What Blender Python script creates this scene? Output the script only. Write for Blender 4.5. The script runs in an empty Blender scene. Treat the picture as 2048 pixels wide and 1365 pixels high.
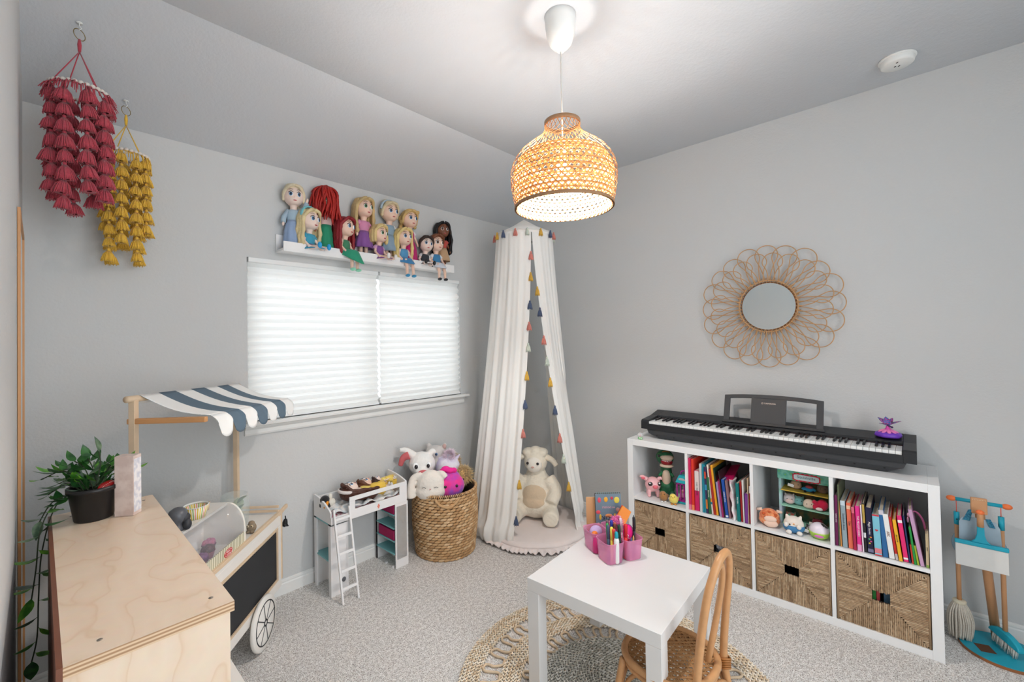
import bpy, math, random
from mathutils import Vector as V, Matrix, Euler, Quaternion
sc = bpy.context.scene
COL = sc.collection
PI = math.pi
sin, cos = math.sin, math.cos
rnd = random.Random(7)

# ---------------- camera, world, lights, exposure ----------------
cam_d = bpy.data.cameras.new('camera')
cam = bpy.data.objects.new('camera', cam_d); COL.objects.link(cam); sc.camera = cam
cam_d.sensor_width = 36.0; cam_d.lens = 875.0 / 2048 * 36
cam_d.shift_x = 25.8 / 2048; cam_d.shift_y = -14.8 / 2048
cam_d.clip_start = 0.005; cam_d.clip_end = 60
_r = V((0.68897, -0.72458, -0.01745)); _u = V((0.00136, -0.02279, 0.99974)); _d = V((0.72479, 0.68882, 0.01472))
_m = Matrix((( _r.x, _u.x, -_d.x, -3.1057), (_r.y, _u.y, -_d.y, -2.6623), (_r.z, _u.z, -_d.z, 1.4333), (0, 0, 0, 1)))
cam.matrix_world = _m
w = bpy.data.worlds.new('world'); sc.world = w; w.use_nodes = True
w.node_tree.nodes['Background'].inputs[0].default_value = (0.88, 0.95, 1.0, 1)
w.node_tree.nodes['Background'].inputs[1].default_value = 1.0
sc.view_settings.view_transform = 'Standard'; sc.view_settings.look = 'None'
sc.view_settings.gamma = 1; sc.view_settings.exposure = 0.50; sc.view_settings.use_curve_mapping = False

def area(name, loc, rot, sx, sy, power, color=(1, 1, 1)):
    l = bpy.data.lights.new(name, 'AREA'); l.shape = 'RECTANGLE'; l.size = sx; l.size_y = sy; l.energy = power; l.color = color
    o = bpy.data.objects.new(name, l); COL.objects.link(o); o.location = loc; o.rotation_euler = rot
    return o
# daylight outside the window; it reaches the room through the glass and the pleated shades
area('window_daylight', (-1.54, 1.15, 2.75), (math.radians(-50), 0, 0), 3.6, 2.0, 25, (1.0, 0.985, 0.97))
# added fill light at the open side of the room behind the camera
area('rear_fill_light', (-2.15, -4.2, 1.6), (math.radians(90), 0, math.radians(-6)), 1.7, 2.2, 27, (0.94, 0.98, 1.0))

# ---------------- materials ----------------
def lin(c):
    return tuple((x / 255 / 12.92 if x / 255 <= 0.04045 else ((x / 255 + 0.055) / 1.055) ** 2.4) for x in c)
MATS = {}
def mat(name, col=(200, 200, 200), rough=0.6, metal=0.0, var=0.06, vs=14.0, bump=0.0, bs=60.0, bd=0.002, trans=0.0, alpha=1.0, emit=0.0, sss=0.0, sheen=0.0, coat=0.0, ior=1.45, col2=None, emitc=None):
    """plain surface: base colour with a slight procedural mottling, optional bump"""
    if name in MATS: return MATS[name]
    m = bpy.data.materials.new(name); m.use_nodes = True; MATS[name] = m
    nt = m.node_tree; N = nt.nodes; L = nt.links; b = N['Principled BSDF']
    c = lin(col)
    tc = N.new('ShaderNodeTexCoord')
    if var > 0 or col2:
        nz = N.new('ShaderNodeTexNoise'); nz.inputs['Scale'].default_value = vs; nz.inputs['Detail'].default_value = 3
        L.new(tc.outputs['Object'], nz.inputs['Vector'])
        mx = N.new('ShaderNodeMix'); mx.data_type = 'RGBA'
        c2 = lin(col2) if col2 else tuple(x * (1 - 2 * var) for x in c)
        c1 = c if col2 else tuple(min(1, x * (1 + var)) for x in c)
        mx.inputs[6].default_value = (*c1, 1); mx.inputs[7].default_value = (*c2, 1)
        if col2:
            mr = N.new('ShaderNodeMapRange'); mr.inputs[1].default_value = 0.40; mr.inputs[2].default_value = 0.60
            L.new(nz.outputs['Fac'], mr.inputs[0]); L.new(mr.outputs[0], mx.inputs[0])
        else: L.new(nz.outputs['Fac'], mx.inputs[0])
        L.new(mx.outputs[2], b.inputs['Base Color'])
    else:
        b.inputs['Base Color'].default_value = (*c, 1)
    b.inputs['Roughness'].default_value = rough; b.inputs['Metallic'].default_value = metal
    b.inputs['IOR'].default_value = ior
    if trans: b.inputs['Transmission Weight'].default_value = trans
    if alpha < 1: b.inputs['Alpha'].default_value = alpha
    if emit: b.inputs['Emission Color'].default_value = (*lin(emitc or col), 1); b.inputs['Emission Strength'].default_value = emit
    if sss: b.inputs['Subsurface Weight'].default_value = sss; b.inputs['Subsurface Radius'].default_value = (0.01, 0.008, 0.006)
    if sheen: b.inputs['Sheen Weight'].default_value = sheen
    if coat: b.inputs['Coat Weight'].default_value = coat
    if bump:
        n2 = N.new('ShaderNodeTexNoise'); n2.inputs['Scale'].default_value = bs; n2.inputs['Detail'].default_value = 4
        L.new(tc.outputs['Object'], n2.inputs['Vector'])
        bp = N.new('ShaderNodeBump'); bp.inputs['Strength'].default_value = bump; bp.inputs['Distance'].default_value = bd
        L.new(n2.outputs['Fac'], bp.inputs['Height']); L.new(bp.outputs[0], b.inputs['Normal'])
    return m
def nodes_of(name):
    m = bpy.data.materials.new(name); m.use_nodes = True; MATS[name] = m
    nt = m.node_tree
    return m, nt.nodes, nt.links, nt.nodes['Principled BSDF']
def ramp(N, stops):
    r = N.new('ShaderNodeValToRGB'); e = r.color_ramp.elements
    while len(e) < len(stops): e.new(0.5)
    for k, (p, c) in enumerate(stops): e[k].position = p; e[k].color = (*lin(c), 1)
    return r

# ---------------- mesh building ----------------
class MB:
    def __init__(s, T=None): s.v = []; s.f = []; s.mi = []; s.sm = []; s.T = T; s.k = 0
    def add(s, vs, fs, smooth=True, mi=None):
        o = len(s.v); T = s.T
        s.v += [tuple(T @ V(p)) for p in vs] if T else [tuple(p) for p in vs]
        s.f += [tuple(i + o for i in q) for q in fs]
        s.mi += [s.k if mi is None else mi] * len(fs); s.sm += [smooth] * len(fs)
        return s
    def box(s, c, d, R=None, taper=1.0, mi=None):
        x, y, z = d[0] / 2, d[1] / 2, d[2] / 2
        P = [V((a * x * (taper if q > 0 else 1), b * y * (taper if q > 0 else 1), q * z)) for q in (-1, 1) for a, b in ((-1, -1), (1, -1), (1, 1), (-1, 1))]
        if R is not None: P = [R @ p for p in P]
        c = V(c)
        return s.add([p + c for p in P], [(3, 2, 1, 0), (4, 5, 6, 7), (0, 1, 5, 4), (1, 2, 6, 5), (2, 3, 7, 6), (3, 0, 4, 7)], False, mi)
    def bb(s, x0, x1, y0, y1, z0, z1, mi=None):
        return s.box(((x0 + x1) / 2, (y0 + y1) / 2, (z0 + z1) / 2), (abs(x1 - x0), abs(y1 - y0), abs(z1 - z0)), mi=mi)
    def tube(s, pts, r, n=8, closed=False, caps=True, flat=1.0, up=None, mi=None, ends=False):
        P = [V(p) for p in pts]; m = len(P)
        R = r if isinstance(r, (list, tuple)) else [r] * m
        T = []
        for i in range(m):
            a = P[(i - 1) % m] if closed or i else P[i]; b = P[(i + 1) % m] if closed or i < m - 1 else P[i]
            t = b - a; T.append(t.normalized() if t.length > 1e-9 else V((0, 0, 1)))
        if up is None: up = V((0, 0, 1)) if abs(T[0].z) < 0.9 else V((1, 0, 0))
        u = (V(up) - T[0] * T[0].dot(V(up))).normalized()
        vs = []
        for i in range(m):
            u = u - T[i] * u.dot(T[i])
            u = u.normalized() if u.length > 1e-6 else T[i].orthogonal().normalized()
            w_ = T[i].cross(u)
            for k in range(n):
                a = 2 * PI * k / n
                vs.append(P[i] + u * (cos(a) * R[i]) + w_ * (sin(a) * R[i] * flat))
        fs = []
        for i in range(m if closed else m - 1):
            j = (i + 1) % m
            for k in range(n):
                l = (k + 1) % n
                fs.append((i * n + k, i * n + l, j * n + l, j * n + k))
        if caps and not closed:
            fs.append(tuple(range(n - 1, -1, -1))); fs.append(tuple((m - 1) * n + k for k in range(n)))
        return s.add(vs, fs, True, mi)
    def cyl(s, a, b, r, r2=None, n=16, mi=None):
        return s.tube([a, b], [r, r if r2 is None else r2], n, mi=mi)
    def lathe(s, prof, n=24, c=(0, 0, 0), R=None, sx=1.0, sy=1.0, mi=None, arc=2 * PI, wav=None, flatshade=False):
        vs = []; full = arc > 2 * PI - 1e-6; cols = n if full else n + 1
        for (r, z) in prof:
            for k in range(cols):
                a = arc * k / n; q = r * (wav(a, z) if wav else 1)
                p = V((q * cos(a) * sx, q * sin(a) * sy, z))
                if R is not None: p = R @ p
                vs.append(p + V(c))
        fs = []
        for i in range(len(prof) - 1):
            for k in range(n):
                l = (k + 1) % cols
                fs.append((i * cols + k, i * cols + l, (i + 1) * cols + l, (i + 1) * cols + k))
        return s.add(vs, fs, not flatshade, mi)
    def sph(s, c, r, n=14, m=9, R=None, mi=None):
        if not isinstance(r, (tuple, list)): r = (r, r, r)
        vs = [V((0, 0, -r[2]))]
        for j in range(1, m):
            a = -PI / 2 + PI * j / m
            for k in range(n):
                b = 2 * PI * k / n
                vs.append(V((r[0] * cos(a) * cos(b), r[1] * cos(a) * sin(b), r[2] * sin(a))))
        vs.append(V((0, 0, r[2])))
        if R is not None: vs = [R @ p for p in vs]
        vs = [p + V(c) for p in vs]
        fs = []
        for k in range(n):
            l = (k + 1) % n
            fs.append((0, 1 + l, 1 + k))
            for j in range(m - 2):
                fs.append((1 + j * n + k, 1 + j * n + l, 1 + (j + 1) * n + l, 1 + (j + 1) * n + k))
            fs.append((1 + (m - 2) * n + k, 1 + (m - 2) * n + l, len(vs) - 1))
        return s.add(vs, fs, True, mi)
    def grid(s, G, closed_u=False, smooth=True, mi=None):
        """G: rows of points"""
        r = len(G); c = len(G[0]); fs = []
        for i in range(r - 1):
            for j in range(c if closed_u else c - 1):
                l = (j + 1) % c
                fs.append((i * c + j, i * c + l, (i + 1) * c + l, (i + 1) * c + j))
        return s.add([p for row in G for p in row], fs, smooth, mi)
    def prism(s, poly, h, T=None, mi=None, smooth=False):
        """2-D outline in xy, thickness h along z from 0"""
        n = len(poly); T = T or Matrix.Identity(4)
        vs = [T @ V((x, y, 0)) for x, y in poly] + [T @ V((x, y, h)) for x, y in poly]
        fs = [tuple(range(n - 1, -1, -1)), tuple(range(n, 2 * n))] + [(i, (i + 1) % n, n + (i + 1) % n, n + i) for i in range(n)]
        return s.add(vs, fs, smooth, mi)
    def build(s, name, mats, parent=None, bevel=0, seg=2, remesh=0, smooth=0, sub=0, solid=0, disp=None):
        me = bpy.data.meshes.new(name); me.from_pydata(s.v, [], s.f)
        if not isinstance(mats, (list, tuple)): mats = [mats]
        for m in mats: me.materials.append(m)
        me.polygons.foreach_set('material_index', s.mi); me.polygons.foreach_set('use_smooth', s.sm)
        me.update(); o = bpy.data.objects.new(name, me); COL.objects.link(o)
        if parent is not None: o.parent = parent
        if remesh:
            q = o.modifiers.new('remesh', 'REMESH'); q.mode = 'VOXEL'; q.voxel_size = remesh; q.use_smooth_shade = True
        if smooth:
            q = o.modifiers.new('smooth', 'SMOOTH'); q.iterations = smooth; q.factor = 0.6
        if solid:
            q = o.modifiers.new('solid', 'SOLIDIFY'); q.thickness = solid; q.offset = 0
        if bevel:
            q = o.modifiers.new('bevel', 'BEVEL'); q.width = bevel; q.segments = seg; q.limit_method = 'ANGLE'; q.angle_limit = math.radians(40)
        if sub:
            q = o.modifiers.new('sub', 'SUBSURF'); q.levels = sub; q.render_levels = sub
        return o

def tag(o, label=None, cat=None, group=None, kind=None):
    if label: o['label'] = label
    if cat: o['category'] = cat
    if group: o['group'] = group
    if kind: o['kind'] = kind
    return o
def thing(name, label, cat, loc=(0, 0, 0), rz=0.0, group=None, rot=None, scale=None):
    o = bpy.data.objects.new(name, None); COL.objects.link(o); o.empty_display_size = 0.05
    o.location = loc; o.rotation_euler = rot if rot is not None else (0, 0, rz)
    if scale: o.scale = (scale,) * 3
    return tag(o, label, cat, group)
def copy_tree(o, parent=None):
    c = o.copy(); COL.objects.link(c); c.parent = parent
    for ch in list(o.children): copy_tree(ch, c)
    return c
def struct(o): return tag(o, kind='structure')
def Rz(a): return Matrix.Rotation(a, 4, 'Z')
def Rx(a): return Matrix.Rotation(a, 4, 'X')
def Ry(a): return Matrix.Rotation(a, 4, 'Y')
def Tr(*p): return Matrix.Translation(V(p if len(p) == 3 else p[0]))
def basis(o, x, y, z=None):
    """frame with local x, y axes along the given directions"""
    x = V(x).normalized(); y = V(y); y = (y - x * y.dot(x)).normalized(); z = x.cross(y)
    return Matrix(((x.x, y.x, z.x, o[0]), (x.y, y.y, z.y, o[1]), (x.z, y.z, z.z, o[2]), (0, 0, 0, 1)))
def text(name, body, size, m, T, parent=None, depth=0.0004, align='CENTER', squash=1.0):
    """lettering as its own thin mesh; T maps text xy onto the surface"""
    cu = bpy.data.curves.new(name, 'FONT'); cu.body = body; cu.size = size; cu.extrude = depth; cu.align_x = align; cu.align_y = 'CENTER'
    cu.resolution_u = 3
    t = bpy.data.objects.new(name, cu); COL.objects.link(t)
    dg = bpy.context.evaluated_depsgraph_get(); me = bpy.data.meshes.new_from_object(t.evaluated_get(dg))
    bpy.data.objects.remove(t); bpy.data.curves.remove(cu)
    for vv in me.vertices: vv.co.x *= squash
    me.transform(T); me.materials.clear(); me.materials.append(m); me.name = name
    o = bpy.data.objects.new(name, me); COL.objects.link(o)
    if parent is not None: o.parent = parent
    return o
def bez(pts, n):
    """Catmull-Rom through the points"""
    P = [V(p) for p in pts]; P = [2 * P[0] - P[1]] + P + [2 * P[-1] - P[-2]]; out = []
    for i in range(1, len(P) - 2):
        for k in range(n):
            t = k / n; a, b, c, d = P[i - 1:i + 3]
            out.append(0.5 * ((2 * b) + (c - a) * t + (2 * a - 5 * b + 4 * c - d) * t * t + (3 * b - a - 3 * c + d) * t ** 3))
    out.append(P[-2]); return out
# ---------------- the room ----------------
ZC, ZS, YS, XL, YB = 2.754, 2.46, -0.6045, -3.152, -3.9
def wall_paint(name, col):
    m, N, L, b = nodes_of(name)
    b.inputs['Base Color'].default_value = (*lin(col), 1); b.inputs['Roughness'].default_value = 0.75
    b.inputs['Specular IOR Level'].default_value = 0.3
    tc = N.new('ShaderNodeTexCoord'); a = N.new('ShaderNodeTexNoise'); a.inputs['Scale'].default_value = 95; a.inputs['Detail'].default_value = 2.5
    c = N.new('ShaderNodeTexNoise'); c.inputs['Scale'].default_value = 38; c.inputs['Detail'].default_value = 2
    ad = N.new('ShaderNodeMath'); ad.operation = 'ADD'
    L.new(tc.outputs['Object'], a.inputs['Vector']); L.new(tc.outputs['Object'], c.inputs['Vector'])
    L.new(a.outputs['Fac'], ad.inputs[0]); L.new(c.outputs['Fac'], ad.inputs[1])
    bp = N.new('ShaderNodeBump'); bp.inputs['Strength'].default_value = 0.35; bp.inputs['Distance'].default_value = 0.003
    L.new(ad.outputs[0], bp.inputs['Height']); L.new(bp.outputs[0], b.inputs['Normal'])
    return m
PAINT = wall_paint('orange_peel_wall_paint', (205, 206, 206))
CEILP = wall_paint('orange_peel_ceiling_paint', (200, 203, 207))
TRIM = mat('white_trim_paint', (232, 232, 230), 0.35, var=0.01)
m, N, L, b = nodes_of('carpet'); CARPET = m
tc = N.new('ShaderNodeTexCoord'); n1 = N.new('ShaderNodeTexNoise'); n1.inputs['Scale'].default_value = 190; n1.inputs['Detail'].default_value = 3; n1.inputs['Roughness'].default_value = 0.7
n0 = N.new('ShaderNodeTexVoronoi'); n0.inputs['Scale'].default_value = 170
n3 = N.new('ShaderNodeTexNoise'); n3.inputs['Scale'].default_value = 60; n3.inputs['Detail'].default_value = 3
for q in (n1, n0, n3): L.new(tc.outputs['Object'], q.inputs['Vector'])
r = ramp(N, [(0.36, (128, 118, 112)), (0.44, (214, 208, 203)), (0.52, (249, 246, 243)), (0.68, (255, 254, 252))])
L.new(n1.outputs['Fac'], r.inputs[0])
mm = N.new('ShaderNodeMix'); mm.data_type = 'RGBA'; mm.blend_type = 'MULTIPLY'; mm.inputs[0].default_value = 0.35
r2 = ramp(N, [(0.35, (150, 140, 134)), (0.6, (255, 255, 255))]); L.new(n3.outputs['Fac'], r2.inputs[0])
L.new(r.outputs[0], mm.inputs[6]); L.new(r2.outputs[0], mm.inputs[7]); L.new(mm.outputs[2], b.inputs['Base Color'])
b.inputs['Roughness'].default_value = 0.95; b.inputs['Specular IOR Level'].default_value = 0.1
ad = N.new('ShaderNodeMath'); ad.operation = 'ADD'; L.new(n0.outputs['Distance'], ad.inputs[0]); L.new(n1.outputs['Fac'], ad.inputs[1])
bp = N.new('ShaderNodeBump'); bp.inputs['Strength'].default_value = .6; bp.inputs['Distance'].default_value = 0.006
L.new(ad.outputs[0], bp.inputs['Height']); L.new(bp.outputs[0], b.inputs['Normal'])

struct(MB().bb(XL - .12, .12, YB, .12, -.1, 0).build('floor', CARPET))
struct(MB().bb(0, .12, YB, .12, 0, ZC).build('wall_right', PAINT))
struct(MB().bb(XL - .12, XL, YB, .12, 0, ZC).build('wall_left', PAINT))
struct(MB().bb(-1.45, .12, YB - .12, YB, 0, ZC).build('wall_back_light_block', PAINT))  # unseen partial wall, added to keep world light off the right wall
WX1, WX2, WZ1, WZ2 = -2.315, -0.762, 1.005, 1.917
mb = MB()
mb.bb(XL, WX1, 0, .12, 0, ZC); mb.bb(WX2, 0, 0, .12, 0, ZC); mb.bb(WX1, WX2, 0, .12, 0, WZ1); mb.bb(WX1, WX2, 0, .12, WZ2, ZC)
struct(mb.build('wall_window', PAINT))
struct(MB().bb(XL, 0, YB, YS, ZC, ZC + .1).build('ceiling', CEILP))
mb = MB(); mb.add([(XL, 0, ZS), (0, 0, ZS), (0, YS, ZC), (XL, YS, ZC), (XL, 0, ZC + .1), (0, 0, ZC + .1), (0, YS, ZC + .1), (XL, YS, ZC + .1)],
   [(0, 3, 2, 1), (4, 5, 6, 7), (0, 1, 5, 4), (2, 3, 7, 6), (1, 2, 6, 5), (3, 0, 4, 7)], False)
struct(mb.build('ceiling_slope', CEILP))
# baseboards: profiled board with a cap bead
def baseboard(name, pts):
    """run along pts = (start, end, inward normal)"""
    a, e, nrm = V(pts[0]), V(pts[1]), V(pts[2]); prof = [(0, 0), (.014, 0), (.014, .058), (.010, .064), (.012, .070), (.011, .078), (.004, .083), (0, .083)]
    vs = [a + nrm * x + V((0, 0, z)) for x, z in prof] + [e + nrm * x + V((0, 0, z)) for x, z in prof]; n = len(prof)
    fs = [(i, (i + 1) % n, n + (i + 1) % n, n + i) for i in range(n)] + [tuple(range(n - 1, -1, -1)), tuple(range(n, 2 * n))]
    struct(MB().add(vs, fs, False).build(name, TRIM))
baseboard('baseboard_window', ((XL, 0, 0), (0, 0, 0), (0, -1, 0)))
baseboard('baseboard_right', ((0, 0, 0), (0, YB, 0), (-1, 0, 0)))
baseboard('baseboard_left', ((XL, 0, 0), (XL, YB, 0), (1, 0, 0)))
# window: frame and glass in the opening, sill with apron
mb = MB(); mb.bb(WX1, WX2, .07, .1, WZ1, WZ1 + .04); mb.bb(WX1, WX2, .07, .1, WZ2 - .04, WZ2)
for x in (WX1, (WX1 + WX2) / 2 - .02, WX2 - .04): mb.bb(x, x + .04, .07, .1, WZ1 + .04, WZ2 - .04)
wf = struct(mb.build('window_1', TRIM))
GL = mat('window_glass', (250, 250, 250), 0.02, var=0, trans=1.0, ior=1.01)
MB().bb(WX1 + .04, WX2 - .04, .083, .087, WZ1 + .04, WZ2 - .04).build('window_pane', GL, wf)
mb = MB()
prof = [(0, 0), (-.045, 0), (-.052, .006), (-.052, .016), (-.045, .022), (.07, .022), (.07, 0)]
def run(mb, prof, x0, x1, z0):
    n = len(prof); vs = [(x0, y, z0 + z) for y, z in prof] + [(x1, y, z0 + z) for y, z in prof]
    mb.add(vs, [(i, (i + 1) % n, n + (i + 1) % n, n + i) for i in range(n)] + [tuple(range(n - 1, -1, -1)), tuple(range(n, 2 * n))], False)
run(mb, [(0, 0), (-.045, 0), (-.054, .006), (-.054, .016), (-.047, .022), (0, .022)], WX1 - .045, WX2 + .045, WZ1 - .022)
mb.bb(WX1, WX2, 0, .07, WZ1 - .022, WZ1)
run(mb, [(0, 0), (-.012, 0), (-.016, .01), (-.014, .03), (-.024, .042), (-.026, .05), (0, .05)], WX1 - .02, WX2 + .02, WZ1 - .072)
struct(mb.build('window_sill', TRIM))
# pleated shades
m, N, L, b = nodes_of('pleated_shade_fabric'); SHADE = m
b.inputs['Base Color'].default_value = (*lin((244, 244, 242)), 1); b.inputs['Roughness'].default_value = 0.9
tr = N.new('ShaderNodeBsdfTranslucent'); tr.inputs[0].default_value = (*lin((250, 250, 248)), 1)
mx = N.new('ShaderNodeMixShader'); mx.inputs[0].default_value = 0.45
L.new(b.outputs[0], mx.inputs[1]); L.new(tr.outputs[0], mx.inputs[2]); L.new(mx.outputs[0], N['Material Output'].inputs[0])
RAILM = mat('shade_rail_white', (238, 240, 240), 0.4, var=0.01)
def shade(x0, x1, label, zb0, zb1):
    """pleated paper shade, pleats closer together towards the bottom"""
    t = thing('pleated_shade', label, 'window shade', ((x0 + x1) / 2, .012, WZ1 + .004), group=None)
    G = []; z = WZ2 - .03 - WZ1; steps = []; k = 0; h = 0.048
    n = 40
    zs = [z * (1 - (i / n) ** 0.90) + 0.0 for i in range(n + 1)]
    hw = (x1 - x0) / 2
    for i, q in enumerate(zs):
        f = 1 - q / z; dep = .0095 if i % 2 else -.0095
        sag = lambda x: (zb0 + (zb1 - zb0) * (x + hw) / (2 * hw)) * f
        row = []
        for j in range(9):
            x = -hw + 2 * hw * j / 8
            row.append((x * (1 - .004 * (i % 2)), dep, q + .008 + sag(x)))
        G.append(row)
    s_ = MB(); s_.grid(G, smooth=False); s_.build('pleats', SHADE, t)
    MB().bb(-hw, hw, -.02, .02, z, z + .026).build('head_rail', RAILM, t, bevel=.003)
    MB().box((0, 0, .006 + (zb0 + zb1) / 2), (2 * hw, .03, .012), Matrix.Rotation(-math.atan2(zb1 - zb0, 2 * hw), 3, 'Y')).build('bottom_rail', RAILM, t, bevel=.003)
    return t
xm = -1.5
shade(WX1 + .006, xm - .004, 'wide white pleated shade covering the left part of the window', .0, .0)
shade(xm + .012, WX2 - .006, 'narrower white pleated shade covering the right part of the window', .0, .0)

# smoke detector on the ceiling
WP = mat('white_plastic', (235, 235, 232), 0.4, var=0.01)
GREY = mat('dark_slot', (70, 70, 72), 0.7)
t = thing('smoke_detector', 'round white smoke detector on the ceiling near the right wall', 'smoke detector', (-.262, -2.63, ZC))
MB().lathe([(0, 0), (.07, 0), (.071, -.006), (.069, -.009), (.064, -.010)], 40).build('mounting_ring', WP, t)
MB().lathe([(.064, -.008), (.064, -.020), (.062, -.030), (.056, -.034), (0, -.036)], 40).build('cover', WP, t)
for q, (x, y) in enumerate(((-.035, .0), (.0, .008), (.006, -.006))): MB().box((x, y, -.0365), (.010, .004, .002), Matrix.Rotation(.6, 3, 'Z')).build('vent_slot', GREY, t)

# ---------------- tall leaning mirror against the left wall ----------------
BIRCHD = mat('orange_wood', (205, 150, 100), 0.45, var=0.08, vs=8)
MIRR = mat('mirror_glass', (225, 232, 234), 0.02, metal=1.0, var=0)
t = thing('leaning_mirror', 'tall thin wood framed mirror standing flat against the left wall', 'mirror', (XL + .001, -.42, 0))
mb = MB(); mb.bb(.0, .007, .26, .275, .0, 1.87); mb.bb(.0, .007, -.25, -.235, 0, 1.87); mb.bb(.0, .007, -.235, .26, 1.855, 1.87); mb.bb(.0, .007, -.235, .26, 0, .015)
mb.build('frame', BIRCHD, t)
MB().bb(.001, .004, -.235, .26, .015, 1.855).build('mirror_glass', MIRR, t)
# ---------------- white cube shelf unit with woven baskets ----------------
WLAM = mat('white_laminate', (236, 236, 236), 0.38, var=0.008)
KX, KY = -.4135, -1.2602
def wallB(x, y=0.0, z=0.0):   # local x runs to the right along the right wall, y towards the wall
    return (KX + y, KY - x, z)
t = thing('cube_shelf', 'long low white shelf unit with eight cubes along the right wall', 'shelf', wallB(0), -PI / 2)
SS, OO, II, LL = .038, .33525, .016, 1.465
MB().bb(SS, LL - SS, 0, .39, .727, .765).build('top_panel', WLAM, t, bevel=.0012)
MB().bb(SS, LL - SS, 0, .39, 0, .038).build('bottom_panel', WLAM, t, bevel=.0012)
for x in (0, LL - SS): MB().bb(x, x + SS, 0, .39, 0, .765).build('side_panel', WLAM, t, bevel=.0012)
for k in (1, 2, 3):
    x = SS + OO * k + II * (k - 1); MB().bb(x, x + II, .002, .388, .038, .727).build('divider', WLAM, t)
for k in range(4):
    x = SS + (OO + II) * k; MB().bb(x, x + OO, .002, .388, .3745, .3905).build('middle_shelf', WLAM, t)
GR = [mat('seagrass_%s' % n, c, 0.8, var=0.2, vs=170, bump=0.4, bs=300, bd=.001) for n, c in (('tan', (184, 155, 123)), ('brown', (172, 143, 112)), ('pale', (200, 173, 141)), ('dark', (152, 124, 95)))]
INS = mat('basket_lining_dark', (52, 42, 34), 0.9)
def strand(mb, a, b, r):
    a, b = V(a), V(b); L_ = (b - a).length
    if L_ < .004: return
    n = max(2, int(L_ / .011)); ph = rnd.random() * 6
    mb.tube([a.lerp(b, i / n) + V((0, -.0007 * rnd.random(), 0)) for i in range(n + 1)], [r * (1 + .22 * sin(ph + 2.4 * i)) for i in range(n + 1)], 6, caps=False, up=(0, 1, 0), mi=0)
    k_ = n * 6; q_ = rnd.choices((0, 1, 2, 3), (5, 4, 3, 1.6))[0]
    for i in range(n):
        if rnd.random() < .22: q_ = rnd.choices((0, 1, 2, 3), (5, 4, 3, 1.6))[0]
        for u_ in range(6): mb.mi[-k_ + i * 6 + u_] = q_
def grass_basket(x0, label):
    W_, H_, D_ = .322, .318, .35; e = .0038
    t = thing('woven_basket', label, 'basket', wallB(x0, .012, .0385), -PI / 2, group='woven seagrass baskets in the cube shelf')
    mb = MB(); hw, hh = .032, .023; cx, cz = W_ / 2, H_ / 2 + .005; k = 0
    n = int(W_ / (2 * e * .95))
    for i in range(n):                                  # top and bottom triangles: upright strands
        u = (i + .5) / n; x = u * W_; d = abs(x - cx)
        if d < hw: zt = cz + hh; zb = cz - hh
        else:
            f = (d - hw) / (cx - hw); zt = cz + hh + f * (H_ - cz - hh); zb = cz - hh - f * (cz - hh)
        jit = rnd.uniform(-.003, .003)
        strand(mb, (x, 0, zt + jit), (x, 0, H_), e); strand(mb, (x, 0, 0), (x, 0, zb + jit), e)
    n = int(H_ / (2 * e * .95))
    for i in range(n):                                  # side triangles: level strands
        z = (i + .5) / n * H_; d = z - cz
        if abs(d) < hh: xl, xr = cx - hw, cx + hw
        else:
            f = (abs(d) - hh) / ((H_ - cz - hh) if d > 0 else (cz - hh)); xl = (cx - hw) * (1 - f); xr = cx + hw + f * (cx - hw)
        strand(mb, (0, 0, z), (xl, 0, z), e); strand(mb, (xr, 0, z), (W_, 0, z), e)
    mb.build('front_weave', GR, t)
    for x in (.004, W_ - .004):
        mb = MB()
        for i in range(26): z = (i + .5) / 26 * H_; strand(mb, (x, .006, z), (x, D_, z), .006)
        mb.build('side_weave', GR, t)
    mb = MB(); a = .004
    mb.bb(a, cx - hw, .004, .009, 0, H_); mb.bb(cx + hw, W_ - a, .004, .009, 0, H_)
    mb.bb(cx - hw, cx + hw, .004, .009, 0, cz - hh); mb.bb(cx - hw, cx + hw, .004, .009, cz + hh, H_)
    mb.bb(.008, .012, .009, D_, 0, H_); mb.bb(W_ - .012, W_ - .008, .009, D_, 0, H_); mb.bb(.012, W_ - .012, D_ - .005, D_, 0, H_); mb.bb(.012, W_ - .012, .009, D_, 0, .005)
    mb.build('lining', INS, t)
    mb = MB()
    for q in ((0, 0), (W_, 0)): mb.cyl((q[0], -.002, 0), (q[0], -.002, H_), .005, n=6)
    mb.tube([(0, 0, H_), (W_, 0, H_), (W_, D_, H_), (0, D_, H_)], .0055, 6, closed=True)
    mb.build('rim', GR[1], t)
    return t
for k, lb in enumerate(('woven seagrass basket in the lower left cube below the pig toy', 'woven seagrass basket under the left row of books, behind the rattan chair',
                        'woven seagrass basket under the small plush toys with the play house', 'woven seagrass basket in the lower right cube below the right row of books')):
    grass_basket(SS + (OO + II) * k + .0065, lb)
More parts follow.
